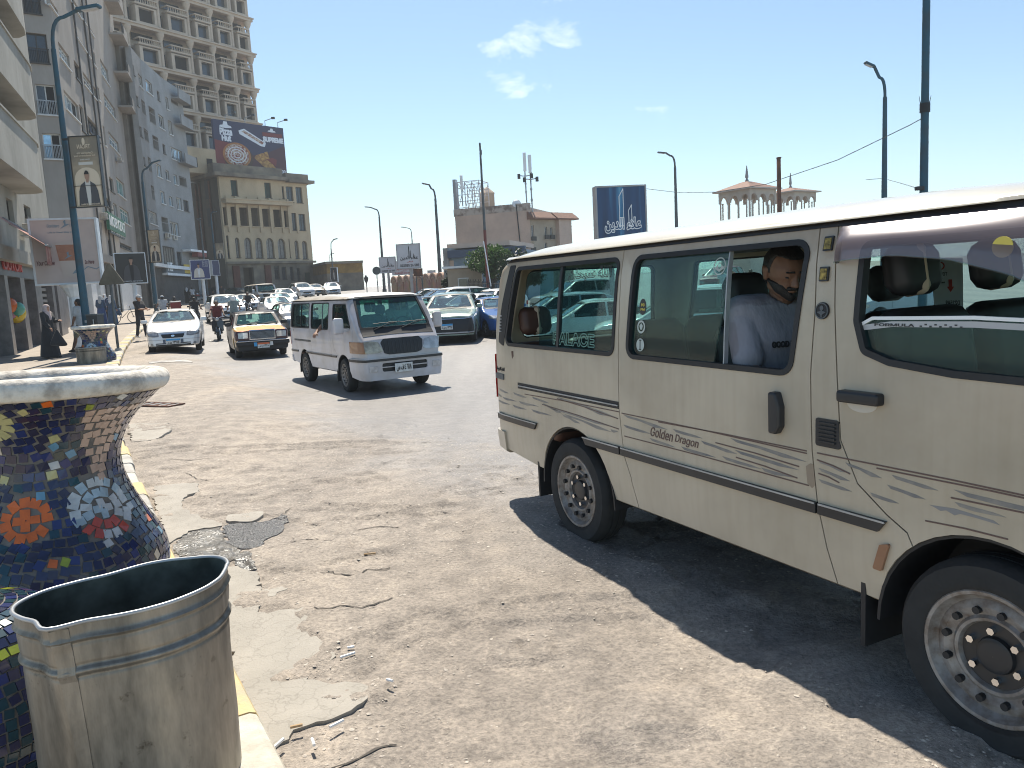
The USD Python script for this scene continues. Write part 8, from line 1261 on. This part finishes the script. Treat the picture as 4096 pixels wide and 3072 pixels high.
def person(label, loc, rz, h=1.72, hip=None, lean=0., twist=0., hands=None, feet=None, head=(0, 0), top='white_tee', sleeve=.55, bottom='dark_trousers', legs=1.0, shoes='shoe', hair='hair', hat=None, skin='skin', dress=None, scarf=None, beard=False, detail=0, group=None, kneepole=(1, 0, .1), elbow=None, tilt=None, shirt_text=None, female=False):
    """Faces +x, left is +y; all joint targets in metres for a 1.72 m figure."""
    t = thing('person', label, 'person', loc, rz, group, tilt); s = h / 1.72; V = lambda *a: np.array(a, float)
    hp = V(*(hip or (0, 0, .93))); Rl = mrot([0, 1, 0], lean) @ np.eye(3); Rt = Rl @ mrot([0, 0, 1], twist)
    T = lambda x, y, z: hp + Rt @ V(x, y, z); sw = .165 if female else .185
    sh = {1: T(-.01, sw, .485), -1: T(-.01, -sw, .485)}; nk = T(-.01, 0, .53); hz, hy = head; Rh = Rt @ mrot([0, 0, 1], hz) @ mrot([0, 1, 0], hy); HC = nk + Rl @ V(.025, 0, .075); Hd = lambda x, y, z: HC + Rh @ V(x, y, z)
    hands = hands or {1: (.06, .26, .80), -1: (.06, -.26, .80)}; feet = feet or {1: (.02, .10, .07), -1: (-.02, -.10, .07)}; J = {}
    for q in (1, -1):
        el, wr = ik(sh[q], hands[q], .28, .25, Rt @ V(-.8, q * .5, -.4) if elbow is None else elbow); hj = hp + mrot([0, 0, 1], 0) @ V(0, q * .092, -.02); kn, an = ik(hj, feet[q], .43, .42, V(*kneepole) + V(0, q * .15, 0)); J[q] = (sh[q], el, wr, hj, kn, an)
    def hand(wr, el, q):
        d = (wr - el) / np.linalg.norm(wr - el); side = np.cross(d, V(0, 0, 1)) if abs(d[2]) < .9 else V(1, 0, 0); side /= np.linalg.norm(side); dn = np.cross(side, d); dn = dn if dn[2] < 0 else -dn; out = [hull([(wr, .026), (wr + d * .075 + side * .028, .013), (wr + d * .075 - side * .028, .013), (wr + d * .03 + side * .022, .016), (wr + d * .03 - side * .022, .016)])]
        for i, (o, l) in enumerate(((-.030, .060), (-.010, .072), (.010, .068), (.030, .052))): b = wr + d * .078 + side * o; k = b + d * l * .5 + dn * l * .18; e = k + d * l * .34 + dn * l * .38; out += [hull([(b, .0095), (k, .0088)]), hull([(k, .0088), (e, .0075)])]
        th0 = wr + d * .022 + side * .028 * q; k = th0 + side * .022 * q + d * .030 + dn * .008; out += [hull([(th0, .013), (k, .0105)]), hull([(k, .0105), (k + d * .028 + dn * .014, .009)])]; return out
    body = [hull([(T(0, .075, 0), .105), (T(0, -.075, 0), .105), (T(0, .065, .18), .095), (T(0, -.065, .18), .095)]), hull([(T(0, .065, .18), .095), (T(0, -.065, .18), .095), (T(0.015, .09, .36), .10), (T(0.015, -.09, .36), .10)]), hull([(T(0.015, .09, .36), .10), (T(0.015, -.09, .36), .10), (sh[1], .062), (sh[-1], .062), (nk - Rt @ V(0, 0, .03), .06)]), hull([(nk - Rt @ V(0, 0, .05), .062), (HC - V(0, 0, .01), .052)])]
    headm = [hull([(Hd(-.012, 0, .085), .088), (Hd(.02, 0, .075), .080), (Hd(-.03, 0, .06), .080)]), hull([(Hd(.02, 0, .07), .072), (Hd(.05, .022, -.005), .035), (Hd(.05, -.022, -.005), .035), (Hd(.078, 0, -.028), .020), (Hd(0, .035, .0), .035), (Hd(0, -.035, 0), .035)]), hull([(Hd(.090, 0, .075), .010), (Hd(.112, 0, .040), .012), (Hd(.100, .012, .036), .009), (Hd(.100, -.012, .036), .009)]), hull([(Hd(.082, .03, .092), .012), (Hd(.082, -.03, .092), .012)]), hull([(Hd(.088, .016, .004), .008), (Hd(.088, -.016, .004), .008), (Hd(.094, 0, .006), .009)])]
    for q in (1, -1): headm.append(hull([(Hd(-.01, q * .083, .07), .017), (Hd(-.008, q * .080, .035), .013), (Hd(-.022, q * .090, .075), .010)]))
    limbs = []
    for q in (1, -1):
        a, el, wr, hj, kn, an = J[q]; limbs += [hull([(a, .058), (a * .5 + el * .5, .048)]), hull([(a * .5 + el * .5, .048), (el, .040)]), hull([(el, .040), (el * .7 + wr * .3, .041)]), hull([(el * .7 + wr * .3, .041), (wr, .026)])] + hand(wr, el, q) + [hull([(hj, .088), (hj * .4 + kn * .6, .070)]), hull([(hj * .4 + kn * .6, .070), (kn, .054)]), hull([(kn, .052), (kn * .65 + an * .35 - V(.015, 0, 0), .056)]), hull([(kn * .65 + an * .35 - V(.015, 0, 0), .056), (an, .036)]), hull([(an, .036), (an + V(-.03, 0, -.035), .03), (an + V(.11, 0, -.045), .026)])]
    Sc = lambda vf: (vf[0] * s, vf[1]); e1 = .012 if detail else .03
    b_ = obj('body', Sc(soft(body + headm + limbs, e1 if detail else .028, 4 if detail else 3)), K[skin], t, smooth=True)
    for q in (1, -1): obj('eye', Sc(MB().ball(Hd(.083, q * .031, .068), (.010, .014, .006), 1, Rh).out()), K['ink'], b_); obj('eyebrow', Sc(tri(hull([(Hd(.093, q * .014, .093), .005), (Hd(.088, q * .045, .092), .004)]))), K['hair'], b_)
    if hair and not scarf: 
        cap = hull([(Hd(-.016, 0, .092), .093), (Hd(.012, 0, .088), .086), (Hd(-.035, 0, .05), .082), (Hd(-.05, 0, .02), .06)]) - Manifold.batch_hull([Manifold.cube([.2, .3, .2], True).translate([.115, 0, .022])]).transform(np.c_[Rh, Hd(0, 0, .02)]) - Manifold.cube([.12, .3, .1], True).transform(np.c_[Rh, Hd(.03, 0, .01)]); obj('hair', Sc(soft([cap], .014, 3)), K[hair], t, smooth=True)
    if beard: bd = hull([(Hd(.050, .032, .008), .034), (Hd(.050, -.032, .008), .034), (Hd(.084, 0, -.020), .024), (Hd(.0, .064, .045), .024), (Hd(.0, -.064, .045), .024)]) - hull([(Hd(.115, 0, .004), .020), (Hd(.115, .015, .004), .016), (Hd(.115, -.015, .004), .016)]) - Manifold.cube([.3, .3, .1], True).transform(np.c_[Rh, Hd(0.05, 0, .082)]); ms = hull([(Hd(.094, .022, .018), .009), (Hd(.103, 0, .024), .009), (Hd(.094, -.022, .018), .009)]); obj('beard', Sc(soft([bd, ms], .012, 2)), K['hair'], t, smooth=True)
    if hat == 'cap': cp = hull([(Hd(-.016, 0, .10), .096), (Hd(.015, 0, .097), .090)]) - Manifold.cube([.5, .5, .2], True).transform(np.c_[Rh, Hd(0, 0, -.01)]); obj('cap', Sc(tri(cp)), K['palegrey'], t, smooth=40); obj('cap_visor', Sc(tri(hull([(Hd(.08, .05, .10), .008), (Hd(.08, -.05, .10), .008), (Hd(.165, .03, .09), .006), (Hd(.165, -.03, .09), .006)]))), K['palegrey'], t, smooth=40)
    if hat in ('helmet', 'white_helmet'): hm = hull([(Hd(-.01, 0, .085), .125), (Hd(.0, 0, .03), .12)]) - Manifold.cube([.2, .16, .12], True).transform(np.c_[Rh, Hd(.13, 0, .05)]) - Manifold.cube([.4, .4, .2], True).transform(np.c_[Rh, Hd(0, 0, -.15)]); obj('helmet', Sc(tri(hm)), K['white'] if hat == 'white_helmet' else K['plastic'], t, smooth=40); obj('helmet_visor', Sc(MB().ball(Hd(.03, 0, .05), (.10, .10, .06), 2, Rh).out()), K['dark_glass'], t, smooth=True)
    o = .020
    if top:
        sm = [hull([(T(0, .075, -.02 if not dress else 0), .112 + .01), (T(0, -.075, -.02 if not dress else 0), .112 + .01), (T(0, .07, .18), .10 + o), (T(0, -.07, .18), .10 + o)]), hull([(T(0, .07, .18), .10 + o), (T(0, -.07, .18), .10 + o), (T(0.015, .09, .36), .10 + o), (T(0.015, -.09, .36), .10 + o)]), hull([(T(0.015, .09, .36), .10 + o), (T(0.015, -.09, .36), .10 + o), (sh[1], .062 + o), (sh[-1], .062 + o)]), hull([(sh[1], .06 + o), (sh[-1], .06 + o), (nk - Rt @ V(0, 0, .035), .072)])]
        for q in (1, -1):
            a, el, wr = J[q][:3]
            if sleeve <= 1: e = a + (el - a) * max(sleeve, .2); sm += [hull([(a, .058 + o * .7), (e, .050 + o)])]
            else: sm += [hull([(a, .060 + o), (el, .045 + o)]), hull([(el, .045 + o), (wr - (wr - el) * .08, .032 + o)])]
        m_ = Manifold.batch_boolean(sm, m3.OpType.Add) - hull([(nk + Rt @ V(.01, 0, .06), .066), (nk + Rt @ V(.015, 0, -.012), .060)])
        obj('shirt', Sc(soft([m_], .022 if detail else .035, 4)), K[top], t, smooth=True)
    if dress:
        hem = feet[1][2] * 0 + .03; fx = (feet[1][0] + feet[-1][0]) / 2; sk = [hull([(T(0, .08, .10), .115), (T(0, -.08, .10), .115), (hp + V(0, .09, -.1), .14), (hp + V(0, -.09, -.1), .14)]), Manifold.batch_hull([Manifold.sphere(.14, 12).translate(list(hp + V(0, y, -.1))) for y in (.09, -.09)] + [Manifold.sphere(.05, 8).translate([fx + .25 * math.cos(a) * (1.1 if math.cos(a) < 0 else .9), .24 * math.sin(a), hem + .05]) for a in np.linspace(0, 6.28, 11)])]
        obj('skirt', Sc(soft(sk, .05, 3)), K[dress], t, smooth=True)
    else:
        pm_ = [hull([(T(0, .075, .03), .112), (T(0, -.075, .03), .112), (J[1][3], .10), (J[-1][3], .10)])]
        for q in (1, -1):
            hj, kn, an = J[q][3:]
            if legs >= 1: pm_ += [hull([(hj, .102), (kn, .072)]), hull([(kn, .070), (an + (kn - an) * .08, .056)])]
            else: pm_ += [hull([(hj, .104), (hj + (kn - hj) * legs * 1.6, .085)])]
        obj('trousers', Sc(soft(pm_, .04, 3)), K[bottom], t, smooth=True)
    if shoes:
        for q in (1, -1): an = J[q][5]; obj('shoe', Sc(tri(hull([(an + V(-.035, 0, -.025), .042), (an + V(.05, 0, -.035), .040), (an + V(.12, 0, -.045), .030)]))), K[shoes], t, smooth=50)
    if scarf:
        sc = hull([(Hd(-.015, 0, .088), .105), (Hd(.01, 0, .07), .098), (nk + Rt @ V(0, 0, -.02), .10)]); sc2 = hull([(nk + Rt @ V(0, 0, .03), .09), (sh[1] + Rt @ V(.01, -.03, .0), .075), (sh[-1] + Rt @ V(.01, .03, .0), .075), (T(.08, 0, .34), .08), (T(-.06, 0, .36), .08)]); sc = (sc - hull([(Hd(.115, 0, .095), .045), (Hd(.125, 0, -.02), .042), (Hd(.115, .02, .04), .042), (Hd(.115, -.02, .04), .042)])); obj('headscarf', Sc(soft([sc, sc2], .03, 3)), K[scarf], t, smooth=True)
    if shirt_text: m = MB(); c = T(.135, -.02, .34); m.ext(fit_text(shirt_text, -.10, 0, .10, .028, bold=6), .004, c, Rt @ V(0, 1, 0), Rt @ V(-.12, 0, 1), Rt @ V(1, 0, 0)); obj('shirt_lettering', Sc(m.out()), K['ink'], t)
    return t
# man in the cream minibus, seated and looking down
vrz = math.atan2(dv[1], dv[0])
def in_van(x, y, z, c=vc, rz=vrz, z0=0): return (c[0] + x * math.cos(rz) - y * math.sin(rz), c[1] + x * math.sin(rz) + y * math.cos(rz), z0 + z)
person('bearded man in a white tee shirt looking down in the cream minibus window', in_van(1.335, -.49, 0), vrz - math.radians(13), 1.80, hip=(0, 0, .885), lean=.05, head=(-.05, .36), hands={1: (.38, .12, 1.06), -1: (.36, -.14, 1.04)}, feet={1: (.50, .14, .60), -1: (.50, -.12, .60)}, top='shaded_tee', sleeve=.75, bottom='navy', beard=True, detail=1, skin='skindark', shirt_text='GOOD THINGS', kneepole=(0, 0, 1))
# people in the white minibus
for x, y, lab, tp in ((2.22, .5, 'driver of the white minibus behind the green tinted windscreen', 'greygreen'), (2.22, -.545, 'front passenger of the white minibus behind the green tinted windscreen', 'black_shirt')):
    person(lab, in_van(x, y, 0, cc, CVR, CVZ), CVR, 1.68, hip=(0, 0, 1.02), head=(0, .1), hands={1: (.42, .18, 1.22), -1: (.42, -.16, 1.20)} if y > 0 else {1: (.3, .1, 1.06), -1: (.3, -.1, 1.06)}, feet={1: (.5, .12, .70), -1: (.5, -.12, .70)}, top=tp, bottom='navy', skin='skindark', kneepole=(0, 0, 1))
person('passenger resting a hand on the sliding window sill of the white minibus', in_van(1.35, -.45, 0, cc, CVR, CVZ), CVR - .3, 1.68, hip=(0, 0, .98), hands={1: (.3, .1, 1.04), -1: (.18, -.50, 1.16)}, feet={1: (.5, .12, .62), -1: (.5, -.12, .62)}, top='black_shirt', bottom='navy', skin='skin', kneepole=(0, 0, 1))
def in_car(c, rz, z0, x, y, z=0): return (c[0] + x * math.cos(rz) - y * math.sin(rz), c[1] + x * math.sin(rz) + y * math.cos(rz), z0 + z)
person('driver of the black and orange taxi behind the wheel', in_car(TX[0], TX[2], TX[1], .05, .36), TX[2], 1.68, hip=(0, 0, .60), lean=-.1, hands={1: (.36, .12, .98), -1: (.36, -.08, .98)}, feet={1: (.7, .12, .30), -1: (.7, -.12, .30)}, top='navy', bottom='navy', skin='skindark', kneepole=(0, 0, 1))
# pavement people
pw = g0(*c3(735, 1005), dz=.12); wz = math.radians(-8)
person('woman in black abaya and patterned headscarf walking right with a dark bag', pw, wz, 1.62, female=True, hands={1: (.30, .16, 1.18), -1: (.26, -.24, .98)}, feet={1: (.16, .08, .07), -1: (-.14, -.08, .08)}, top='abaya', sleeve=2, dress='abaya', scarf='scarf', head=(-.3, 0), lean=.04)
hb2 = pw + np.array([.36, -.22, .40]); t = thing('carrier_bag', 'dark plastic carrier bag held by the woman in the black abaya', 'bag', hb2); obj('bag', MB().add(soft([hull([((-.17, 0, .03), .05), ((.24, 0, .0), .05), ((.02, .04, .30), .06), ((.10, -.03, .05), .10), ((.03, 0, .42), .03)])], .04, 2)), K['abaya'], t, smooth=True); obj('handle', MB().tube([(.0, 0, .42), (-.03, .03, .50), (-.05, .0, .52), (.03, -.02, .43)], .010, 5), K['abaya'], t)
pm_ = g0(*c3(1020, 955), dz=.12); pm_[1] += .25
person('man in a pale tee shirt striding behind the small mosaic planter', (pm_[0] + .25, pm_[1] + .1, pm_[2]), math.radians(175), 1.74, hands={1: (.15, .26, .86), -1: (.05, -.30, .84)}, feet={1: (.35, .10, .07), -1: (-.62, -.08, .12)}, top='palegrey', sleeve=.7, bottom='khaki', legs=.55, skin='skindark', lean=.05)
pc_ = g0(*c3(2030, 712), dz=.12); person('man in a pale cap and black clothes standing at the kerb beside the white sedan', pc_, math.radians(-15), 1.72, hat='cap', hands={1: (.34, .10, 1.14), -1: (.33, -.08, 1.12)}, feet={1: (.10, .13, .07), -1: (-.14, -.10, .07)}, top='black_shirt', sleeve=.9, bottom='dark_trousers', shoes='whiteshoe', head=(0, .25))
for x, y, fr, kw in ((1470, 535, 95, dict(label='woman in a long bright blue dress walking away, left of the pavement group', top='denim', dress='bluedress', scarf='palegrey')), (1620, 530, 80, dict(label='woman in a grey blue dress and white headscarf in the middle of the pavement group', top='denim', dress='denim', scarf='white_tee')), (1530, 470, 260, dict(label='woman in dark clothes and white headscarf at the back of the pavement group', top='navy', dress='dark_trousers', scarf='white_tee'))):
    p = g0(*c3(x, y), dz=.12); person(kw.pop('label'), p, math.radians(fr), 1.62, female=True, sleeve=2, feet={1: (.14, .09, .07), -1: (-.10, -.09, .07)}, hands={1: (.14, .20, .95), -1: (.10, -.24, .90)}, **kw)
t = thing('carrier_bag', 'pale blue bag beside the woman in the grey blue dress', 'bag', g0(*c3(1700, 500), dz=.12) + np.array([0, 0, .45])); obj('bag', MB().add(soft([hull([((-.14, 0, .03), .06), ((.16, 0, .03), .06), ((.02, 0, .32), .05)])], .05, 2)), K['denim'], t, smooth=True); obj('handle', MB().tube([(-.02, 0, .34), (0, 0, .45), (.05, 0, .34)], .01, 5), K['denim'], t)
p = g0(*c3(1115, 420), dz=.12); person('dark figure standing in the shade between the billboard post and the nearest blue lamp', (p[0], p[1] + 4, p[2] + .1), math.radians(-60), 1.7, top='black_shirt', sleeve=2, bottom='dark_trousers', skin='skindark')
for x, y, fr, kw in ((597, 428, 100, dict(label='distant woman in black with a white headscarf beyond the red delivery box', top='abaya', dress='abaya', scarf='white_tee', sleeve=2)), (671, 360, 110, dict(label='distant man in a white shirt and dark shorts walking away past the shops', top='white_tee', bottom='dark_trousers', legs=.55)), (1078, 362, -80, dict(label='distant dark clothed person by the third blue street lamp', top='black_shirt', bottom='dark_trousers')), (960, 375, -120, dict(label='distant person seated low on the pavement beside the white board post', top='black_shirt', bottom='navy', hip=(0, 0, .42), feet={1: (.35, .12, .07), -1: (.35, -.12, .07)}, kneepole=(0, 0, 1), hands={1: (.3, .1, .55), -1: (.3, -.1, .55)}))):
    p = g0(*c1(x, y), dz=.12); y_ = min(p[1], 84); p = base(c1(x, y)[0], y_); person(kw.pop('label'), p + [0, 0, .11], math.radians(fr), 1.68, skin='skindark', **kw)
# people beyond the cream minibus seen through its windows
for px, y, fr, kw in ((2930, 37, -80, dict(label='man in pale clothes walking towards the camera seen through the sliding window', top='white_tee', bottom='palegrey')), (3004, 38, 95, dict(label='man in blue grey shirt and dark shorts seen beyond the seated man', top='denim', bottom='dark_trousers', legs=.55)), (2890, 41, -70, dict(label='man in a white shirt half hidden behind the sliding glass of the cream minibus', top='white_tee', bottom='navy'))):
    person(kw.pop('label'), base(px, y), math.radians(fr), 1.74, feet={1: (.16, .10, .07), -1: (-.18, -.10, .07)}, **kw)
# ---- motorcycles
def motorbike(name, label, loc, rz, kind, col, box=None, tilt=None):
    t = thing(name, label, 'motorcycle', loc, rz, tilt=tilt); sc = kind == 'scooter'; wr = .24 if sc else .30; xf, xr = (.62, -.60) if sc else (.68, -.62)
    for x in (xf, xr): c = np.array([x, 0, wr]); w = obj('wheel', MB().rev([(wr * .74, -.045), (wr * .92, -.055), (wr, -.03), (wr, .03), (wr * .92, .055), (wr * .74, .045)], 26, c, RY, closed=True), K['tyre'], t, smooth=40); obj('rim', MB().rev([(wr * .76, -.03), (wr * .70, .0), (wr * .76, .03)], 20, c, RY).cyl(c + [0, -.05, 0], c + [0, .05, 0], .05).box(c, (wr * 1.4, .02, .04)).box(c, (.04, .021, wr * 1.4)), K['rimgrey'], w)
    fk = obj('fork', MB(), K['galv'], t) if 0 else None; m = MB()
    for s_ in (-1, 1): m.tube([(xf, s_ * .07, wr), (xf - .14, s_ * .07, .62), (xf - .22, s_ * .06, .86)], .022, 7)
    obj('fork', m, K['chrome'], t); a = np.linspace(.5, 2.6, 9); obj('front_fender', MB().add(tri(Manifold.batch_boolean([hull([((xf + (wr + .03) * math.cos(a[i]), y, wr + (wr + .03) * math.sin(a[i])), .012) for i in (q, q + 1) for y in (-.07, .07)]) for q in range(8)], m3.OpType.Add))), col, t)
    hb = obj('handlebar', MB().tube([(xf - .36, .36, 1.0), (xf - .25, .22, 1.02), (xf - .22, 0, .92), (xf - .25, -.22, 1.02), (xf - .36, -.36, 1.0)], .014, 7), K['chrome'], t)
    for s_ in (-1, 1): obj('grip', MB().cyl((xf - .31, s_ * .30, 1.01), (xf - .37, s_ * .38, 1.0), .02), K['black'], hb); obj('mirror', MB().tube([(xf - .27, s_ * .24, 1.02), (xf - .25, s_ * .34, 1.16)], .008, 5).rbox((xf - .26, s_ * .36, 1.19), (.03, .14, .09), .012), K['plastic'], hb)
    hl_ = obj('headlight', MB().add(tri(hull([((xf - .12, 0, .90), .09), ((xf - .20, 0, .90), .07)]))), K['chrome'] if not sc else col, t, smooth=40); obj('headlight_lens', MB().ball((xf - .065, 0, .90), (.04, .078, .078), 2), K['lamp'], hl_, smooth=True)
    if sc:
        obj('leg_shield', MB().add(tri(hull([((xf - .20, .20, .42), .03), ((xf - .20, -.20, .42), .03), ((xf - .24, .22, .80), .03), ((xf - .24, -.22, .80), .03), ((xf - .12, 0, .62), .06), ((xf - .16, 0, .84), .05)]))), col, t, smooth=40); obj('floorboard', MB().rbox((.12, 0, .30), (.55, .34, .06), .02), K['plastic'], t); obj('tail_body', MB().add(tri(hull([((-.18, .14, .42), .08), ((-.18, -.14, .42), .08), ((-.66, .12, .58), .07), ((-.66, -.12, .58), .07), ((-.30, 0, .68), .09)]))), col, t, smooth=40)
    else:
        obj('tank', MB().add(tri(hull([((.28, .07, .80), .09), ((.28, -.07, .80), .09), ((-.02, .06, .78), .07), ((-.02, -.06, .78), .07)]))), col, t, smooth=40); obj('engine', MB().rbox((.06, 0, .42), (.36, .26, .30), .05), K['galv'], t)
        for i in range(5): obj('cooling_fin', MB().box((.12, 0, .56 + i * .025), (.22, .24, .010)), K['greypost'], t)
        obj('frame', MB().tube([(xf - .24, 0, .82), (.2, 0, .30), (-.2, 0, .28), (-.30, 0, .62), (xr + .02, 0, .66)], .022, 7), K['black'], t)
        for s_ in (-1, 1): obj('swing_arm', MB().tube([(-.18, s_ * .09, .36), (xr, s_ * .09, wr)], .02, 6), K['black'], t); obj('shock', MB().tube([(-.42, s_ * .12, .66), (xr + .05, s_ * .12, wr + .05)], .025, 7), K['chrome'], t); obj('indicator', MB().ball((xr - .05, s_ * .16, .70), (.04, .03, .03), 1), K['amber'], t)
    obj('exhaust', MB().tube([(.15, -.12, .35), (-.1, -.16, .26), (-.70, -.17, .34)], [.02, .03, .04], 8), K['chrome'], t); obj('seat', MB().add(tri(hull([((-.02, .06, .80), .055), ((-.02, -.06, .80), .055), ((-.58, .08, .84), .055), ((-.58, -.08, .84), .055)]))), K['black'], t, smooth=40); obj('tail_light', MB().rbox((xr - .12, 0, .70), (.05, .16, .07), .015), K['redlens'], t); obj('rear_fender', MB().rbox((xr - .06, 0, .55), (.20, .14, .05), .02, mrot([0, 1, 0], .5)), col, t); obj('number_plate', MB().box((xr - .17, 0, .55), (.01, .2, .13)), K['plate'], t)
    if box: obj(*box[:1], MB().rbox(box[1], box[2], .03), box[3], t); obj('box_lid', MB().rbox((box[1][0], box[1][1], box[1][2] + box[2][2] / 2 + .02), (box[2][0] * 1.04, box[2][1] * 1.04, .06), .02), box[4], t)
    return t
def rider(label, loc, rz, **kw):
    sc = kw.pop('scooter', False); d = dict(hip=(-.28, 0, .93), lean=.10, hands={1: (.34, .33, 1.0), -1: (.34, -.33, 1.0)}, feet={1: (.15, .18, .36), -1: (.15, -.18, .36)} if not sc else {1: (.18, .13, .40), -1: (.18, -.13, .40)}, kneepole=(1, 0, .4), skin='skindark'); d.update(kw); return person(label, loc, rz, 1.70, **d)
def bike_at(px, kind, hd, col, name, label, rlab, y=None, box=None, dz=0., **kw):
    p = g0(*px, dz=dz) if y is None else base(px[0], y) + [0, 0, dz]; r = math.radians(hd); motorbike(name, label, p, r, kind, col, box); rider(rlab, p, r, scooter=kind == 'scooter', **kw)
K['bikeblue'] = mat('scooter_dark', (.02, .025, .03), .25, coat=.6); K['bikewhite'] = mat('bike_white', (.55, .55, .56), .3, coat=.6); K['bikered'] = mat('bike_red', (.25, .02, .02), .3, coat=.6); K['wicker'] = mat('crate_yellow', (.42, .32, .17), .8, var=.3, vscale=10); K['boxred'] = mat('delivery_red', (.22, .018, .02), .45, var=.2)
bike_at(c1(1030, 965), 'scooter', -72, K['bikeblue'], 'dark_scooter', 'dark scooter with a round chrome headlight ridden towards the camera beside the taxi', 'rider in a burgundy shirt on the dark scooter beside the taxi', top='burgundy', bottom='dark_trousers', head=(0, 0))
bike_at(c1(720, 670), 'bike', 108, K['bikered'], 'crate_motorcycle', 'dark motorcycle seen from behind with a yellow crate on its left side', 'rider in a black tee shirt seen from behind on the motorcycle with the yellow crate', y=43, box=('crate', (-.50, .38, .78), (.36, .36, .34), K['wicker'], K['wicker']), top='black_shirt', bottom='dark_trousers')
bike_at(c1(1255, 640), 'bike', 110, K['bikewhite'], 'grey_motorcycle', 'motorcycle seen from behind with wide mirrors just beyond the taxi roof', 'rider with a white helmet and grey green shirt seen from behind beyond the taxi roof', y=40, hat='white_helmet', top='greygreen', hair=None, bottom='dark_trousers')
bike_at(c1(1450, 545), 'bike', -66, K['bikeblue'], 'black_motorcycle', 'black motorcycle with a white front coming towards the camera left of the pale sedan', 'rider in black on the motorcycle coming down between the cars', y=50, top='black_shirt', bottom='dark_trousers', sleeve=.7)
bike_at(c1(270, 585), 'scooter', 120, K['bikewhite'], 'white_scooter', 'white scooter standing at the kerb behind the white sedan', 'rider in a pale shirt and white cap on the white scooter at the kerb', y=45, dz=.0, hat='cap', top='palegrey', bottom='dark_trousers')
bike_at(c1(440, 585), 'scooter', 118, K['bikered'], 'delivery_scooter', 'scooter with a big red delivery box and white lid at the kerb', 'rider with dark hair behind the red delivery box', y=44, box=('delivery_box', (-.62, 0, 1.14), (.50, .52, .50), K['boxred'], K['white']), top='black_shirt', bottom='denim')
bike_at(c1(2085, 280), 'bike', -70, K['bikeblue'], 'far_motorcycle', 'tiny distant motorcycle in front of the far white sport utility car', 'tiny distant rider in a pale shirt on the rise', y=74, top='palegrey')
for i, (x, y) in enumerate([(760, 310), (800, 300)]): p = base(c1(x, y)[0], 84 + i); motorbike('parked_motorcycle', ('red parked motorcycle on the far pavement left of the white board post', 'dark parked motorcycle on the far pavement behind the white board post')[i], p + [0, 0, .11], math.radians(200 + 30 * i), 'bike', K['bikered' if i == 0 else 'bikeblue'])
# bicycle-like rack against the white shop wall
p = base(*[500], 44); t = thing('bicycle', 'dark bicycle leaning by the white shop wall on the pavement', 'bicycle', p + [0, 0, .11], math.radians(20))
for x in (-.5, .5): obj('wheel', MB().tube([(x + .32 * math.cos(a), 0, .33 + .32 * math.sin(a)) for a in np.linspace(0, 2 * np.pi, 25)], .018, 6, False), K['black'], t)
obj('frame', MB().tube([(-.5, 0, .33), (-.1, 0, .32), (.36, 0, .78), (-.18, 0, .80), (-.1, 0, .32)], .018, 6).tube([(.5, 0, .33), (.36, 0, .78), (.33, 0, .98)], .016, 6), K['greypost'], t); obj('handlebar', MB().tube([(.25, .25, 1.0), (.33, 0, .98), (.25, -.25, 1.0)], .012, 6), K['chrome'], t); obj('saddle', MB().rbox((-.2, 0, .92), (.25, .13, .06), .02), K['black'], t); obj('seat_post', MB().cyl((-.18, 0, .78), (-.2, 0, .92), .014), K['chrome'], t)
# ---------------------------------------------------------------- air
K['haze'] = usdkit.material(stage, '/World/Looks/air', {'v': ('principled_volume', {'color': (.88, .94, 1.0), 'density': .0005, 'anisotropy': .35})}, [], volume='v.volume')
obj('haze', MB().box((0, 1100, 33), (1900, 2850, 76)), K['haze'], kind='stuff')
